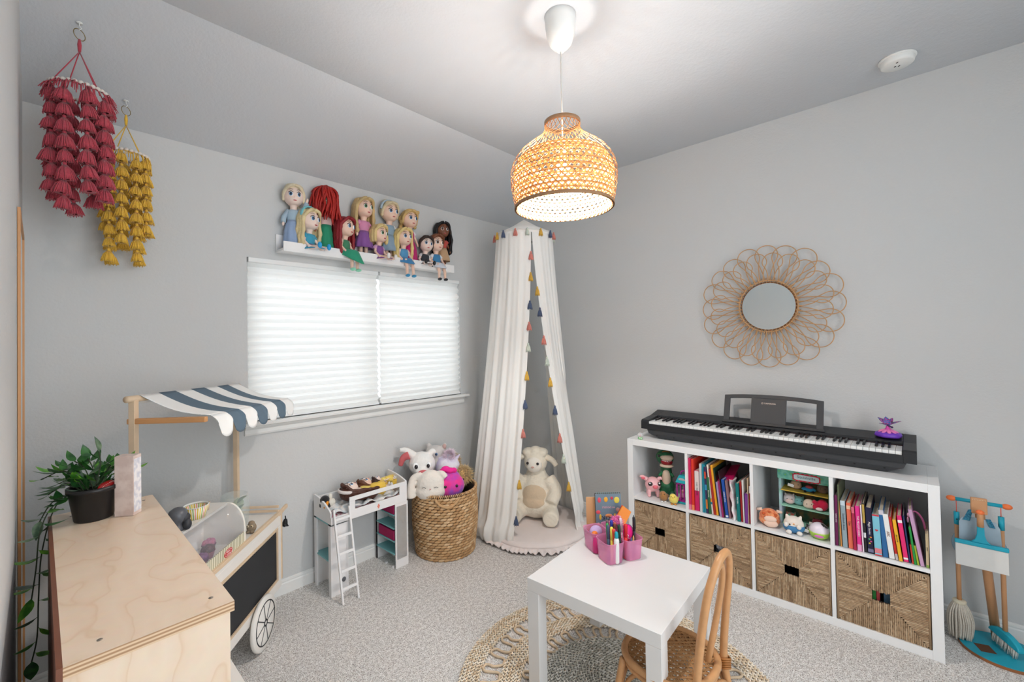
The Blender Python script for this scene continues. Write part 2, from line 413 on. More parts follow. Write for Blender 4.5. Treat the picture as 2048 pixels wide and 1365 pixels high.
# things seen through the handle holes of the baskets
for k, y, c, nm, lb, cat in ((3, -.026, (60, 150, 70), 'picture_book', 'green book edge inside the lower right basket, left in its handle hole', 'book'), (3, -.012, (215, 80, 85), 'picture_book', 'coral red book edge inside the lower right basket handle hole', 'book'),
                     (3, .014, (95, 130, 160), 'picture_book', 'blue grey book inside the lower right basket, right in its handle hole', 'book'), (1, .004, (225, 225, 232), 'plush_toy', 'white plush peeking out of the basket handle hole behind the chair', 'plush toy')):
    x = SS + (OO + II) * k + .0065 + .161 + y
    if cat == 'book': o = MB().bb(x - .006, x + .006 + (.012 if y > 0 else 0), .05, .25, .046, .29)
    else:
        o = MB()
        for q in range(9): o.sph((x + rnd.uniform(-.025, .025), .06 + rnd.uniform(0, .02), .18 + rnd.uniform(-.03, .02)), .018, 8, 6)
        o.sph((x, .12, .12), (.07, .06, .078))
    o = o.build(nm, mat(nm + '_%d' % k + str(c[0]), c, .5)); o.location = wallB(0); o.rotation_euler = (0, 0, -PI / 2); tag(o, lb, cat)

# ---------------- digital piano ----------------
PB = mat('piano_black_plastic', (38, 39, 42), 0.42, var=0.05, vs=200)
PG = mat('piano_dark_grey_plastic', (56, 57, 60), 0.5, var=0.04, vs=160)
KW = mat('white_key_plastic', (240, 240, 238), 0.25, var=0)
KB = mat('black_key_plastic', (24, 24, 26), 0.3, var=0)
PY0 = -1.322; PW = 1.334
def px_(x, y): return (-.335 + y, PY0 - x, .765)
t = thing('digital_piano', 'long black digital piano lying on the white cube shelf', 'piano', px_(0, 0), -PI / 2)
D_ = .292
def sect(mb, pr, x0, x1):
    n = len(pr); vs = [(x0, y, z) for y, z in pr] + [(x1, y, z) for y, z in pr]
    mb.add(vs, [(i, (i + 1) % n, n + (i + 1) % n, n + i) for i in range(n)] + [tuple(range(n - 1, -1, -1)), tuple(range(n, 2 * n))], False)
mb = MB()
full = [(.0, .062), (.0, .112), (.012, .122), (.15, .132), (.26, .154), (D_, .150), (D_, .062)]
kx0, kx1 = .048, PW - .048
sect(mb, full, .0, kx0); sect(mb, full, kx1, PW)                                # end blocks
sect(mb, [(0, .062), (0, .098), (.010, .098), (.010, .062)], kx0, kx1)           # key slip
sect(mb, [(.152, .062), (.152, .127), (.16, .134), (.26, .154), (D_, .150), (D_, .062)], kx0, kx1)   # top panel
sect(mb, [(.01, .062), (.01, .092), (.152, .092), (.152, .062)], kx0, kx1)
mb.build('case', PB, t, bevel=.002)
mb = MB()                                                                       # lower case, narrower with sloped ends
a, c_ = .035, .105
vs = [(a, .01, .062), (PW - a, .01, .062), (PW - a, .28, .062), (a, .28, .062), (a + .012, .01, .035), (PW - a - .012, .01, .035), (PW - a - .012, .28, .035), (a + .012, .28, .035),
      (c_, .035, .004), (PW - c_, .035, .004), (PW - c_, .27, .004), (c_, .27, .004)]
mb.add(vs, [(0, 4, 5, 1), (1, 5, 6, 2), (2, 6, 7, 3), (3, 7, 4, 0), (4, 8, 9, 5), (5, 9, 10, 6), (6, 10, 11, 7), (7, 11, 8, 4), (8, 11, 10, 9), (0, 1, 2, 3)], False)
mb.build('lower_case', PG, t, bevel=.002)
for x in (.14, PW - .14):
    for y in (.06, .24): MB().cyl((x, y, 0), (x, y, .006), .012).build('foot', KB, t)
for i in range(11): MB().box((.10 + i * .112, .0205, .026), (.008, .008, .008), Matrix.Rotation(.4, 3, 'X')).build('screw_boss', KB, t)
nw = 52; kw = (kx1 - kx0 - .004) / nw; i = 0
wk = MB().bb(.0006, kw - .0006, .0, .150, .094, .1125); w0 = wk.build('white_key', KW, t, bevel=.0008, seg=1)
for k in range(nw):
    o = w0 if k == 0 else w0.copy()
    if k: COL.objects.link(o); o.parent = t
    o.location = (kx0 + .002 + k * kw, .0105, 0)
bk = MB(); bk.add([(0, 0, .110), (.0115, 0, .110), (.0115, .1, .110), (0, .1, .110), (.001, .010, .1235), (.0105, .010, .1235), (.0105, .1, .1255), (.001, .1, .1255)],
   [(3, 2, 1, 0), (4, 5, 6, 7), (0, 1, 5, 4), (1, 2, 6, 5), (2, 3, 7, 6), (3, 0, 4, 7)], False)
b0 = bk.build('black_key', KB, t, bevel=.0008, seg=1); first = True
for k in range(nw - 1):                     # keyboard starts on A
    if (k % 7) in (0, 2, 3, 5, 6):
        o = b0 if first else b0.copy()
        if not first: COL.objects.link(o); o.parent = t
        first = False; o.location = (kx0 + .002 + (k + 1) * kw - .00575, .061, 0)
mb = MB(); MB().bb(kx0, kx1, .15, .152, .1145, .1165).build('felt_strip', mat('red_felt_dark', (70, 30, 34), .9), t)
for i in range(6): MB().bb(.62 + i * .034, .626 + i * .034, .178, .182, .1362, .1375).build('panel_mark', mat('panel_mark_grey', (150, 150, 152), .5), t)
# music rest
m0 = thing('music_rest', 'black music rest frame standing on the digital piano, with white lettering', 'music rest', px_(.462, .176), rot=(math.radians(-17), 0, -PI / 2)); m0.location.z = .765 + .1375
RW, RH = .505, .170
o_ = [(-.004, 0), (RW + .004, 0), (RW - .004, RH - .012), (RW - .012, RH - .004), (RW * .5, RH + .010), (.012, RH - .002), (.004, RH - .010)]
def holed(mb, outer, x0, x1, h, d, xs):
    pass
mb = MB()
TT = basis((0, 0, 0), (1, 0, 0), (0, 0, 1))
top = lambda x: RH - .004 + .014 * (1 - ((x - RW / 2) / (RW / 2)) ** 2)
def slab(x0, x1, z0f, z1f, d=.012, n=10):
    P = [(x0 + (x1 - x0) * i / n) for i in range(n + 1)]
    mb.prism([(x, z0f(x)) for x in P] + [(x, z1f(x)) for x in reversed(P)], d, TT)
slab(0, RW, lambda x: RH - .026 + .014 * (1 - ((x - RW / 2) / (RW / 2)) ** 2), top)
slab(0, .032, lambda x: 0, lambda x: RH - .020, n=1); slab(RW - .032, RW, lambda x: 0, lambda x: RH - .020, n=1)
slab(.150, .330, lambda x: 0, lambda x: RH - .012, n=1)
mb.build('frame', PG, m0, bevel=.0015)
MB().bb(-.006, RW + .006, -.014, .004, -.004, .012).build('ledge', PB, m0, bevel=.002)
LET = mat('gold_white_lettering', (226, 205, 190), 0.4, var=0)
text('lettering', 'YAMAHA', .0135, LET, Tr(.248, -.0123, .128) @ basis((0, 0, 0), (1, 0, 0), (0, 0, 1)), m0, squash=1.1)
mb = MB(); mb.tube([(.209 + .0055 * cos(a * PI / 8), -.0125, .128 + .0055 * sin(a * PI / 8)) for a in range(16)], .0006, 4, closed=True)
for a in (PI / 2, PI / 2 + 2.094, PI / 2 + 4.189): mb.cyl((.209, -.0125, .128), (.209 + .0045 * cos(a), -.0125, .128 + .0045 * sin(a)), .0007, n=4)
mb.build('emblem', LET, m0)

# ---------------- white side table ----------------
WTB = mat('white_table_foil', (228, 227, 226), 0.32, var=0.006)
TBL = thing('side_table', 'small square white table standing on the round jute rug', 'table', (-1.4265, -1.742, 0), math.radians(2.6))
MB().bb(-.278, .278, -.278, .278, .40, .45).build('tabletop', WTB, TBL, bevel=.0015)
for x in (-.25, .25):
    for y in (-.25, .25): MB().bb(x - .0275, x + .0275, y - .0275, y + .0275, .012, .3995).build('leg', WTB, TBL, bevel=.0015)

# ---------------- round jute rug ----------------
JU = [mat('jute_%s' % n, c, 0.9, var=0.08, vs=50, bump=.3, bs=250, bd=.001) for n, c in (('natural', (234, 216, 190)), ('warm', (218, 194, 164)), ('pale', (244, 232, 214)))]
JG = [mat('jute_%s' % n, c, 0.9, var=0.10, vs=60, bump=.3, bs=250, bd=.001) for n, c in (('grey', (212, 208, 196)), ('sage', (190, 187, 176)), ('bleached', (234, 230, 221)))]
def rope(mb, pts, r, pitch=.016, closed=True, ph=0.0, nm=3):
    """two-ply braid: bulging strands along the path"""
    P = [V(p) for p in pts]; L_ = sum((P[(i + 1) % len(P)] - P[i]).length for i in range(len(P) if closed else len(P) - 1))
    n = max(3, int(L_ / pitch))
    cum = [0]
    Q = P + [P[0]] if closed else P
    for i in range(len(Q) - 1): cum.append(cum[-1] + (Q[i + 1] - Q[i]).length)
    j = 0
    def at(s_):
        nonlocal j
        s_ = max(0, min(cum[-1] - 1e-6, s_))
        if s_ < cum[j]: j = 0
        while cum[j + 1] < s_: j += 1
        t_ = (s_ - cum[j]) / max(1e-9, cum[j + 1] - cum[j]); return Q[j].lerp(Q[j + 1], t_), (Q[j + 1] - Q[j]).normalized()
    for k in range(n):
        for side in (-1, 1):
            c, d = at((k + (0.25 if side > 0 else .75) + ph) * cum[-1] / n % cum[-1]); nrm = V((-d.y, d.x, 0))
            ax = (d * .88 + nrm * .47 * side).normalized(); R = basis((0, 0, 0), ax, nrm).to_3x3()
            mb.sph(c + nrm * side * r * .42, (pitch * .62, r * .50, r * .62), 6, 4, R, mi=rnd.randrange(nm))
RUG = thing('round_rug', 'round braided jute rug with looped openwork rings under the white table', 'rug', (-1.494, -1.746, 0))
def circ(r, z, n=120): return [(r * cos(2 * PI * i / n), r * sin(2 * PI * i / n), z) for i in range(n)]
rr = .0072
for nm_, r0, r1 in (('outer_band', .557, .645), ('inner_band', .383, .472)):
    mb = MB(); k = round((r1 - r0) / .0146)
    for i in range(k): rope(mb, circ(r0 + (i + .5) * (r1 - r0) / k, .008), rr, .019, ph=rnd.random())
    mb.build(nm_, JU, RUG)
for nm_, r0, r1, n in (('outer_loops', .470, .559, 34), ('inner_loops', .301, .385, 28)):
    mb = MB(); pts = []
    for i in range(n):
        a0 = 2 * PI * i / n; w_ = 2 * PI / n
        for f, q in ((0, 0), (.10, .2), (.16, .5), (.12, .8), (.22, 1), (.40, 1.0), (.52, .85), (.56, .5), (.52, .2), (.64, 0), (.84, 0)):
            a = a0 + f * w_ + rnd.uniform(-.006, .006); r = r0 + .006 + (r1 - r0 - .012) * q; pts.append((r * cos(a), r * sin(a), .007))
    mb.tube(bez(pts + [pts[0]], 3)[:-1], .0058, 5, closed=True)
    mb.build(nm_, JU[1], RUG)
mb = MB(); k = 20
for i in range(k): rope(mb, circ(.012 + i * .302 / k, .008, 90), rr, .020, ph=rnd.random())
mb.build('centre_spiral', JG, RUG)

# ---------------- child's rattan chair ----------------
RAT = mat('rattan_cane', (204, 152, 104), 0.38, var=0.13, vs=26, bump=.15, bs=40, bd=.002)
RATD = mat('rattan_binding', (176, 116, 62), 0.5, var=0.2, vs=60)
CANE = mat('woven_cane_seat', (176, 130, 84), 0.6, var=0.2, vs=80)
CH = thing('rattan_chair', 'small rattan chair with an arched back pushed in at the white table', 'chair', (-1.525, -1.99, .012), math.radians(-3))
z0 = .27
def loc(x, y, z): return (x, y, z)
# back arch: outer and inner bent cane, back legs continue down
outer = [(-.145, -.21, 0), (-.127, -.165, .14), (-.118, -.145, .27), (-.112, -.155, .42), (-.095, -.175, .58), (-.05, -.19, .672), (.0, -.195, .698), (.05, -.19, .672), (.092, -.175, .58), (.108, -.155, .42), (.114, -.145, .27), (.122, -.165, .14), (.14, -.21, 0)]
MB().tube(bez(outer, 7), .0128, 10).build('back_frame', RAT, CH)
inner = [(-.055, -.11, .26), (-.05, -.125, .33), (-.068, -.145, .46), (-.06, -.165, .58), (0, -.18, .655), (.06, -.165, .58), (.068, -.145, .46), (.05, -.125, .33), (.055, -.11, .26)]
MB().tube(bez(inner, 7), .0105, 10).build('back_loop', RAT, CH)
def ringpts(rx, ry, z, cy=0, n=40, sq=2.4):
    P = []
    for i in range(n):
        a = 2 * PI * i / n; c, s_ = cos(a), sin(a)
        k = (abs(c) ** sq + abs(s_) ** sq) ** (-1 / sq); P.append((rx * k * c, cy + ry * k * s_, z))
    return P
mb = MB(); mb.tube(ringpts(.155, .150, z0), .013, 8, closed=True); mb.tube(ringpts(.150, .145, z0 - .024), .011, 8, closed=True); mb.build('seat_frame', RAT, CH)
mb = MB()                                                           # cane webbing with open holes
import itertools
def clip(x, y, dx, dy, rx=.146, ry=.141):
    L_ = [t_ for t_ in [i * .004 - .25 for i in range(126)] if (abs((x + dx * t_) / rx) ** 2.4 + abs((y + dy * t_) / ry) ** 2.4) < 1]
    return (L_[0], L_[-1]) if len(L_) > 1 else None
def ribbon(x, y, dx, dy, w_, z):
    q = clip(x, y, dx, dy)
    if not q: return
    nx, ny = -dy * w_, dx * w_; a, b = q
    P = [(x + dx * a, y + dy * a), (x + dx * b, y + dy * b)]
    mb.add([(P[0][0] - nx, P[0][1] - ny, z), (P[0][0] + nx, P[0][1] + ny, z), (P[1][0] + nx, P[1][1] + ny, z), (P[1][0] - nx, P[1][1] - ny, z), (P[0][0] - nx, P[0][1] - ny, z - .001), (P[0][0] + nx, P[0][1] + ny, z - .001), (P[1][0] + nx, P[1][1] + ny, z - .001), (P[1][0] - nx, P[1][1] - ny, z - .001)],
           [(0, 3, 2, 1), (4, 5, 6, 7), (0, 1, 5, 4), (2, 3, 7, 6), (1, 2, 6, 5), (3, 0, 4, 7)], False)
s2 = math.sqrt(.5); p = .0245
for i in range(-6, 7):
    for o in (-.0026, .0026):
        ribbon(i * p + o, 0, 0, 1, .0022, z0 + .001); ribbon(0, i * p + o, 1, 0, .0022, z0 + .0022)
for i in range(-9, 10):
    c = i * p * s2 * 1.0
    ribbon(c * s2 * 1.0 + p / 4, -c * s2 + p / 4, s2, s2, .0024, z0 + .0034); ribbon(c * s2 + p / 4, c * s2 - p / 4, s2, -s2, .0024, z0 + .0046)
mb.build('cane_seat', CANE, CH)
for sx_ in (-1, 1):
    mb = MB(); mb.tube(bez([(sx_ * .175, .15, 0), (sx_ * .150, .130, .14), (sx_ * .128, .115, z0 - .01)], 5), .0125, 9); mb.build('front_leg', RAT, CH)
    mb = MB(); mb.tube(bez([(sx_ * .150, .128, .02), (sx_ * .130, .105, .17), (sx_ * .118, .04, .235), (sx_ * .125, -.08, .235), (sx_ * .120, -.15, .17), (sx_ * .135, -.185, .02)], 6), .008, 7); mb.build('side_brace', RAT, CH)
    mb = MB()
    for q in range(5): mb.tube([(sx_ * .116 + .017 * cos(a), -.148 + .017 * sin(a) , z0 - .028 + q * .008 + .004 * sin(a * 2)) for a in [k * PI / 6 for k in range(12)]], .0035, 5, closed=True)
    mb.build('binding', RATD, CH)
MB().tube(bez([(-.150, .128, .02), (-.12, .120, .19), (0, .122, .235), (.12, .120, .19), (.150, .128, .02)], 7), .008, 7).build('front_brace', RAT, CH)
MB().tube(bez([(-.135, -.19, .03), (-.11, -.16, .18), (0, -.152, .235), (.11, -.16, .18), (.135, -.19, .03)], 7), .008, 7).build('back_brace', RAT, CH)
# ---------------- pendant lamp ----------------
BAM = mat('bamboo_strip', (196, 138, 84), 0.5, var=0.12, vs=30, trans=0.0)
m, N, L, b = nodes_of('bamboo_thin_strip'); BAMT = m
b.inputs['Base Color'].default_value = (*lin((232, 186, 128)), 1); b.inputs['Roughness'].default_value = .6
nz = N.new('ShaderNodeTexNoise'); nz.inputs['Scale'].default_value = 40
tr = N.new('ShaderNodeBsdfTranslucent'); rp = ramp(N, [(.3, (236, 184, 116)), (.7, (248, 206, 144))]); L.new(nz.outputs['Fac'], rp.inputs[0]); L.new(rp.outputs[0], tr.inputs[0])
mx = N.new('ShaderNodeMixShader'); mx.inputs[0].default_value = 0.22
L.new(b.outputs[0], mx.inputs[1]); L.new(tr.outputs[0], mx.inputs[2]); L.new(mx.outputs[0], N['Material Output'].inputs[0])
BAMD = mat('bamboo_hoop', (168, 128, 92), 0.5, var=0.12, vs=60)
CORDM = mat('white_cord', (225, 222, 216), 0.7, var=0.02)
LX, LY = -1.635, -1.640
LAMP = thing('pendant_lamp', 'woven bamboo pendant lamp hanging lit from the white ceiling', 'lamp', (LX, LY, 1.965))
zt = ZC - 1.965
MB().lathe([(0, zt - .147), (.014, zt - .147), (.016, zt - .138), (.030, zt - .132), (.045, zt - .115), (.056, zt - .08), (.0615, zt - .04), (.063, zt), (0, zt)], 36).build('ceiling_canopy', WP, LAMP)
MB().cyl((0, 0, .20), (0, 0, zt - .14), .0028, n=8).build('cord', CORDM, LAMP)
SP = [(.195, 0), (.205, .05), (.2125, .10), (.213, .145), (.203, .185), (.178, .222), (.140, .253), (.105, .278), (.080, .302), (.070, .325), (.070, .350)]
def spr(z, P=SP):
    for (r0, z0_), (r1, z1_) in zip(P, P[1:]):
        if z <= z1_: return r0 + (r1 - r0) * (z - z0_) / (z1_ - z0_)
    return P[-1][0]
def strips(mb, P, n, turns, w_, off, z0_=0.0, z1_=None, steps=26, mi=0):
    z1_ = z1_ if z1_ is not None else P[-1][1]
    for i in range(n):
        rowa = []
        for k in range(steps + 1):
            z = z0_ + (z1_ - z0_) * k / steps; r = spr(z, P) + off; a = 2 * PI * i / n + turns * 2 * PI * (k / steps)
            da = w_ / r
            rowa.append(((r * cos(a - da), r * sin(a - da), z), (r * cos(a + da), r * sin(a + da), z)))
        mb.grid([list(x) for x in rowa], mi=mi)
mb = MB()
strips(mb, SP, 26, .30, .0014, .0006); strips(mb, SP, 26, -.30, .0014, -.0006)
mb.build('outer_weave', BAM, LAMP, solid=.0009)
mb = MB()
for z in [.020 + .0215 * i for i in range(8)]:
    r = spr(z) + .001; mb.lathe([(r, z - .0013), (r, z + .0013)], 60)
mb.build('hoop_weave', BAM, LAMP, solid=.0009)
IP = [(.190, .002), (.198, .05), (.203, .10), (.200, .15), (.186, .185), (.165, .21)]
mb = MB(); strips(mb, IP, 54, .16, .0037, 0, steps=18); strips(mb, IP, 54, -.16, .0037, -.0008, steps=18)
for i in range(13): z = .01 + i * .0160; r = spr(z, IP) - .0012; mb.lathe([(r, z - .0036), (r, z + .0036)], 60)
mb.build('inner_weave', BAMT, LAMP, solid=.0009)
MB().lathe([(.200, -.002), (.200, .010), (.193, .010), (.193, -.002)], 72).build('bottom_hoop', BAMD, LAMP)
MB().lathe([(.073, .338), (.073, .354), (.068, .354), (.068, .338)], 48).build('top_hoop', BAMD, LAMP)
MB().lathe([(.205, .198), (.2065, .214), (.2045, .214), (.203, .198)], 60).build('shoulder_hoop', BAMT, LAMP) if False else None
MB().cyl((0, 0, .20), (0, 0, .255), .018, n=16).build('socket', WP, LAMP)
BULB = mat('lit_bulb', (255, 232, 196), 0.3, var=0, emit=9.0, emitc=(255, 222, 170))
bl = MB().sph((0, 0, .165), (.030, .030, .036)).build('bulb', BULB, LAMP); bl.visible_shadow = True
pl = bpy.data.lights.new('pendant_light', 'POINT'); pl.energy = 32; pl.color = (1.0, .98, .95); pl.shadow_soft_size = .04
po = bpy.data.objects.new('pendant_light', pl); COL.objects.link(po); po.location = (LX, LY, 1.965 + .118)

# ---------------- rattan wall mirror ----------------
RM = mat('rattan_mirror_cane', (203, 158, 112), 0.45, var=0.14, vs=30)
MIRX = thing('wall_mirror', 'round mirror with looped rattan petals hanging on the right wall', 'mirror', (-.006, -2.011, 1.612), rot=(0, -PI / 2, 0))
# local: z points into the room (-x world), x -> world z, y -> world y
MR = V
MB().lathe([(0, 0), (.148, 0), (.150, .004), (.146, .008), (0, .008)], 60).build('backing', RATD, MIRX)
MB().prism([(.143 * cos(k * PI / 32), .143 * sin(k * PI / 32)) for k in range(64)], .002, Tr(0, 0, .0085)).build('mirror_glass', mat('mirror_glass_bright', (232, 240, 242), .01, metal=1, var=0), MIRX)
for lay, (n, rin, rout, w_, z, off) in enumerate(((20, .150, .378, .066, .016, 0), (20, .150, .325, .056, .026, .5))):
    for i in range(n):
        a = 2 * PI * (i + off) / n + .03 * lay; ct, st = cos(a), sin(a); P = []
        kk = 1 + rnd.uniform(-.025, .025); k2 = 1 + rnd.uniform(-.06, .06)
        rc = w_ * k2 * .95; uc = rout * kk - rc
        if lay: uc = rout * kk - rc
        tp = [(uc + rc * cos(q), rc * sin(q)) for q in (-1.9, -1.35, -.8, -.4, 0, .4, .8, 1.35, 1.9)]
        for u, v in [(rin, -.011), (.19, -.018), (.19 + (uc - .19) * .5, -rc * .62)] + tp + [(.19 + (uc - .19) * .5, rc * .62), (.19, .018), (rin, .011)]:
            P.append((u * ct - v * st, u * st + v * ct, z + .006 * (u > .2) + (.002 if v > 0 else 0)))
        MB().tube(bez(P, 5), .0029, 6).build('petal', RM, MIRX)
mb = MB()
for i in range(46):
    a = 2 * PI * i / 46
    for r, dz in ((.152, 0), (.166, .004)):
        c = V((r * cos(a), r * sin(a), .017 + dz)); d = V((-sin(a), cos(a), 0)); e = V((cos(a), sin(a), 0))
        mb.tube([c + e * (.007 * cos(q * PI / 4)) + V((0, 0, .008 * sin(q * PI / 4))) + d * .001 * q for q in range(8)], .0018, 4, closed=True)
mb.tube([(.158 * cos(k * PI / 24), .158 * sin(k * PI / 24), .020) for k in range(48)], .005, 6, closed=True)
mb.build('wrapped_ring', RM, MIRX)

# ---------------- tassel mobiles hanging from the slope ----------------
def yarn(name, c): return mat(name, c, 0.9, var=0.16, vs=220, bump=.7, bs=420, bd=.0015, sheen=.2)
def tassel_mesh(L_, r, n=30, wild=0.0):
    """one yarn tassel hanging from the origin"""
    mb = MB(); mb.sph((0, 0, -.006), (.006, .006, .008), 8, 6)
    mb.lathe([(.004, -.010), (.0075, -.016), (r * .62, -L_ * .45), (r * .80, -L_ * .72), (r * .82, -L_ * .93), (r * .3, -L_ * .90)], 14, wav=lambda a, z: 1 + .10 * sin(7 * a + 60 * z))
    for i in range(n):
        a = 2 * PI * i / n + rnd.uniform(-.1, .1); q = rnd.uniform(.82, 1.08); l = rnd.uniform(.9, 1.05)
        mb.tube([(.005 * cos(a), .005 * sin(a), -.011), (r * .66 * q * cos(a), r * .66 * q * sin(a), -L_ * .45), (r * .86 * q * cos(a), r * .86 * q * sin(a), -L_ * .75), (r * (q + rnd.uniform(-.1, .1)) * cos(a), r * q * sin(a), -L_ * l - wild * rnd.random())], [.0014, .0019, .0019, .0013], 4)
    mb.lathe([(.0062, -.012), (.0070, -.014), (.0062, -.0165)], 10)
    return mb
def mobile(name, label, loc, drop, rad, col, counts, tl, tr_, dz, strings, beadn, gap):
    Y = yarn(name + '_yarn', col); t = thing('tassel_mobile', label, 'tassel mobile', loc)
    t['category'] = 'wall hanging'
    mb = MB(); mb.tube([(.0, .0, 0), (0, 0, -.012), (.006, 0, -.020), (0, 0, -.028), (-.007, 0, -.022)], .0016, 6); mb.cyl((0, 0, -.003), (0, 0, 0), .010, n=12); mb.build('hook', WP, t)
    MB().tube([(.020 * cos(a * PI / 12), .006 * sin(a * PI / 12) * 0 , -.046 + .020 * sin(a * PI / 12)) for a in range(24)], .0014, 6, closed=True).build('metal_ring', mat('aged_brass', (150, 130, 84), .35, metal=.9), t).rotation_euler = (0, 0, .6)
    kz = -.066 - .045
    MB().tube([(0, 0, -.064), (0, 0, -.085), (0, 0, kz)], [.004, .0065, .0045], 8).build('knot', Y, t)
    for i in range(strings):
        a = 2 * PI * i / strings + .5
        MB().tube([(0, 0, kz), (rad * cos(a), rad * sin(a), -drop)], .0019, 6).build('string', Y, t)
    W_ = mat('whitewashed_wood_bead', (228, 220, 210), .6, var=.06, vs=60)
    bd = None
    for i in range(beadn):
        a = 2 * PI * i / beadn
        if bd is None: bd = MB().sph((0, 0, 0), (.0085, .0085, .0075), 10, 7).build('bead', W_, t); o = bd
        else: o = bd.copy(); COL.objects.link(o); o.parent = t
        o.location = (rad * cos(a), rad * sin(a), -drop)
    MB().tube([((rad - .002) * cos(a * PI / 16), (rad - .002) * sin(a * PI / 16), -drop) for a in range(32)], .0025, 6, closed=True).build('hoop', BAMD, t)
    protos = [tassel_mesh(tl, tr_).build('tassel', Y, t) for _ in range(4)]; used = set()
    fr = tassel_mesh(tl * .95, tr_ * 1.15, 34, .008); first = True; fo = None
    ns = len(counts)
    for i, cnt in enumerate(counts):
        a = 2 * PI * i / ns + .2; x, y = (rad - .004) * cos(a), (rad - .004) * sin(a)
        top = -drop - .004 - (gap if i % 2 else 0)
        MB().cyl((x, y, -drop), (x, y, top - (cnt - 1) * dz), .0012, n=5).build('strand', Y, t)
        for k in range(cnt):
            j = rnd.randrange(4)
            if j not in used: o = protos[j]; used.add(j)
            else: o = protos[j].copy(); COL.objects.link(o); o.parent = t
            o.location = (x, y, top - k * dz); o.rotation_euler = (rnd.uniform(-.12, .12), rnd.uniform(-.12, .12), rnd.random() * 6)
            s_ = rnd.uniform(.92, 1.1); o.scale = (s_, s_, s_)
    for j in range(4):
        if j not in used: bpy.data.objects.remove(protos[j])
    mb = MB()                                   # frayed yarn ends tied over the hoop
    for i in range(150 if strings > 4 or name == 'raspberry' else 110):
        a = rnd.random() * 2 * PI; r0 = rad + rnd.uniform(-.006, .004); r1 = rad + rnd.uniform(.006, .030 if name == 'raspberry' else .012)
        z1 = -drop - rnd.uniform(.018, .052); a2 = a + rnd.uniform(-.22, .22)
        mb.tube([(r0 * cos(a), r0 * sin(a), -drop - .004), ((r0 + r1) / 2 * cos(a2), (r0 + r1) / 2 * sin(a2), (z1 - drop) / 2 + .008), (r1 * cos(a2), r1 * sin(a2), z1)], [.0022, .0019, .0014], 4)
    mb.build('yarn_fringe', Y, t)
    return t
mobile('raspberry', 'raspberry red tassel mobile with beaded hoop, hanging nearest the left wall', (-2.999, -.412, 2.655), .262, .082, (188, 70, 84), [7, 7, 8, 7, 7, 8, 7, 7],   .062, .027, .056, 4, 32, .012)
mobile('mustard', 'mustard yellow tassel mobile with beaded hoop, hanging behind the red one', (-2.838, -.149, 2.525), .245, .077, (244, 192, 70), [6, 8, 7, 8, 6, 8, 7, 8, 6], .056, .024, .058, 4, 30, .018)

# ---------------- bed canopy in the corner ----------------
m, N, L, b = nodes_of('canopy_muslin'); MUS = m
b.inputs['Base Color'].default_value = (*lin((248, 246, 242)), 1); b.inputs['Roughness'].default_value = .9
tc = N.new('ShaderNodeTexCoord'); wv = N.new('ShaderNodeTexNoise'); wv.inputs['Scale'].default_value = 45
L.new(tc.outputs['Object'], wv.inputs['Vector'])
bp = N.new('ShaderNodeBump'); bp.inputs['Strength'].default_value = .25; bp.inputs['Distance'].default_value = .004
L.new(wv.outputs['Fac'], bp.inputs['Height']); L.new(bp.outputs[0], b.inputs['Normal'])
tr = N.new('ShaderNodeBsdfTranslucent'); tr.inputs[0].default_value = (*lin((248, 246, 242)), 1)
mx = N.new('ShaderNodeMixShader'); mx.inputs[0].default_value = 0.16
L.new(b.outputs[0], mx.inputs[1]); L.new(tr.outputs[0], mx.inputs[2]); L.new(mx.outputs[0], N['Material Output'].inputs[0])
CX, CY, RZT, RR = -.585, -.545, 2.215, .212
CN = thing('bed_canopy', 'white muslin canopy with pastel tassels hanging in the room corner over the round cushion', 'canopy', (CX, CY, 0))
slz = ZS - .4864 * CY * 1.0
slz = ZS + (ZC - ZS) * (CY / YS)
MB().cyl((0, 0, RZT + .115), (0, 0, slz - .012), .0022, n=6).build('cord', CORDM, CN)
MB().lathe([(0, slz - .002), (.012, slz - .002), (.010, slz - .012), (0, slz - .014)], 14).build('ceiling_hook', WP, CN)
MB().lathe([(.001, RZT + .122), (.01, RZT + .117), (RR * .5, RZT + .058), (RR, RZT + .003), (RR + .003, RZT - .022)], 48, wav=lambda a, z: 1 + .006 * sin(16 * a)).build('cone_top', MUS, CN)
MB().tube([(RR * cos(a * PI / 24), RR * sin(a * PI / 24), RZT) for a in range(48)], .005, 6, closed=True).build('hoop', CORDM, CN)
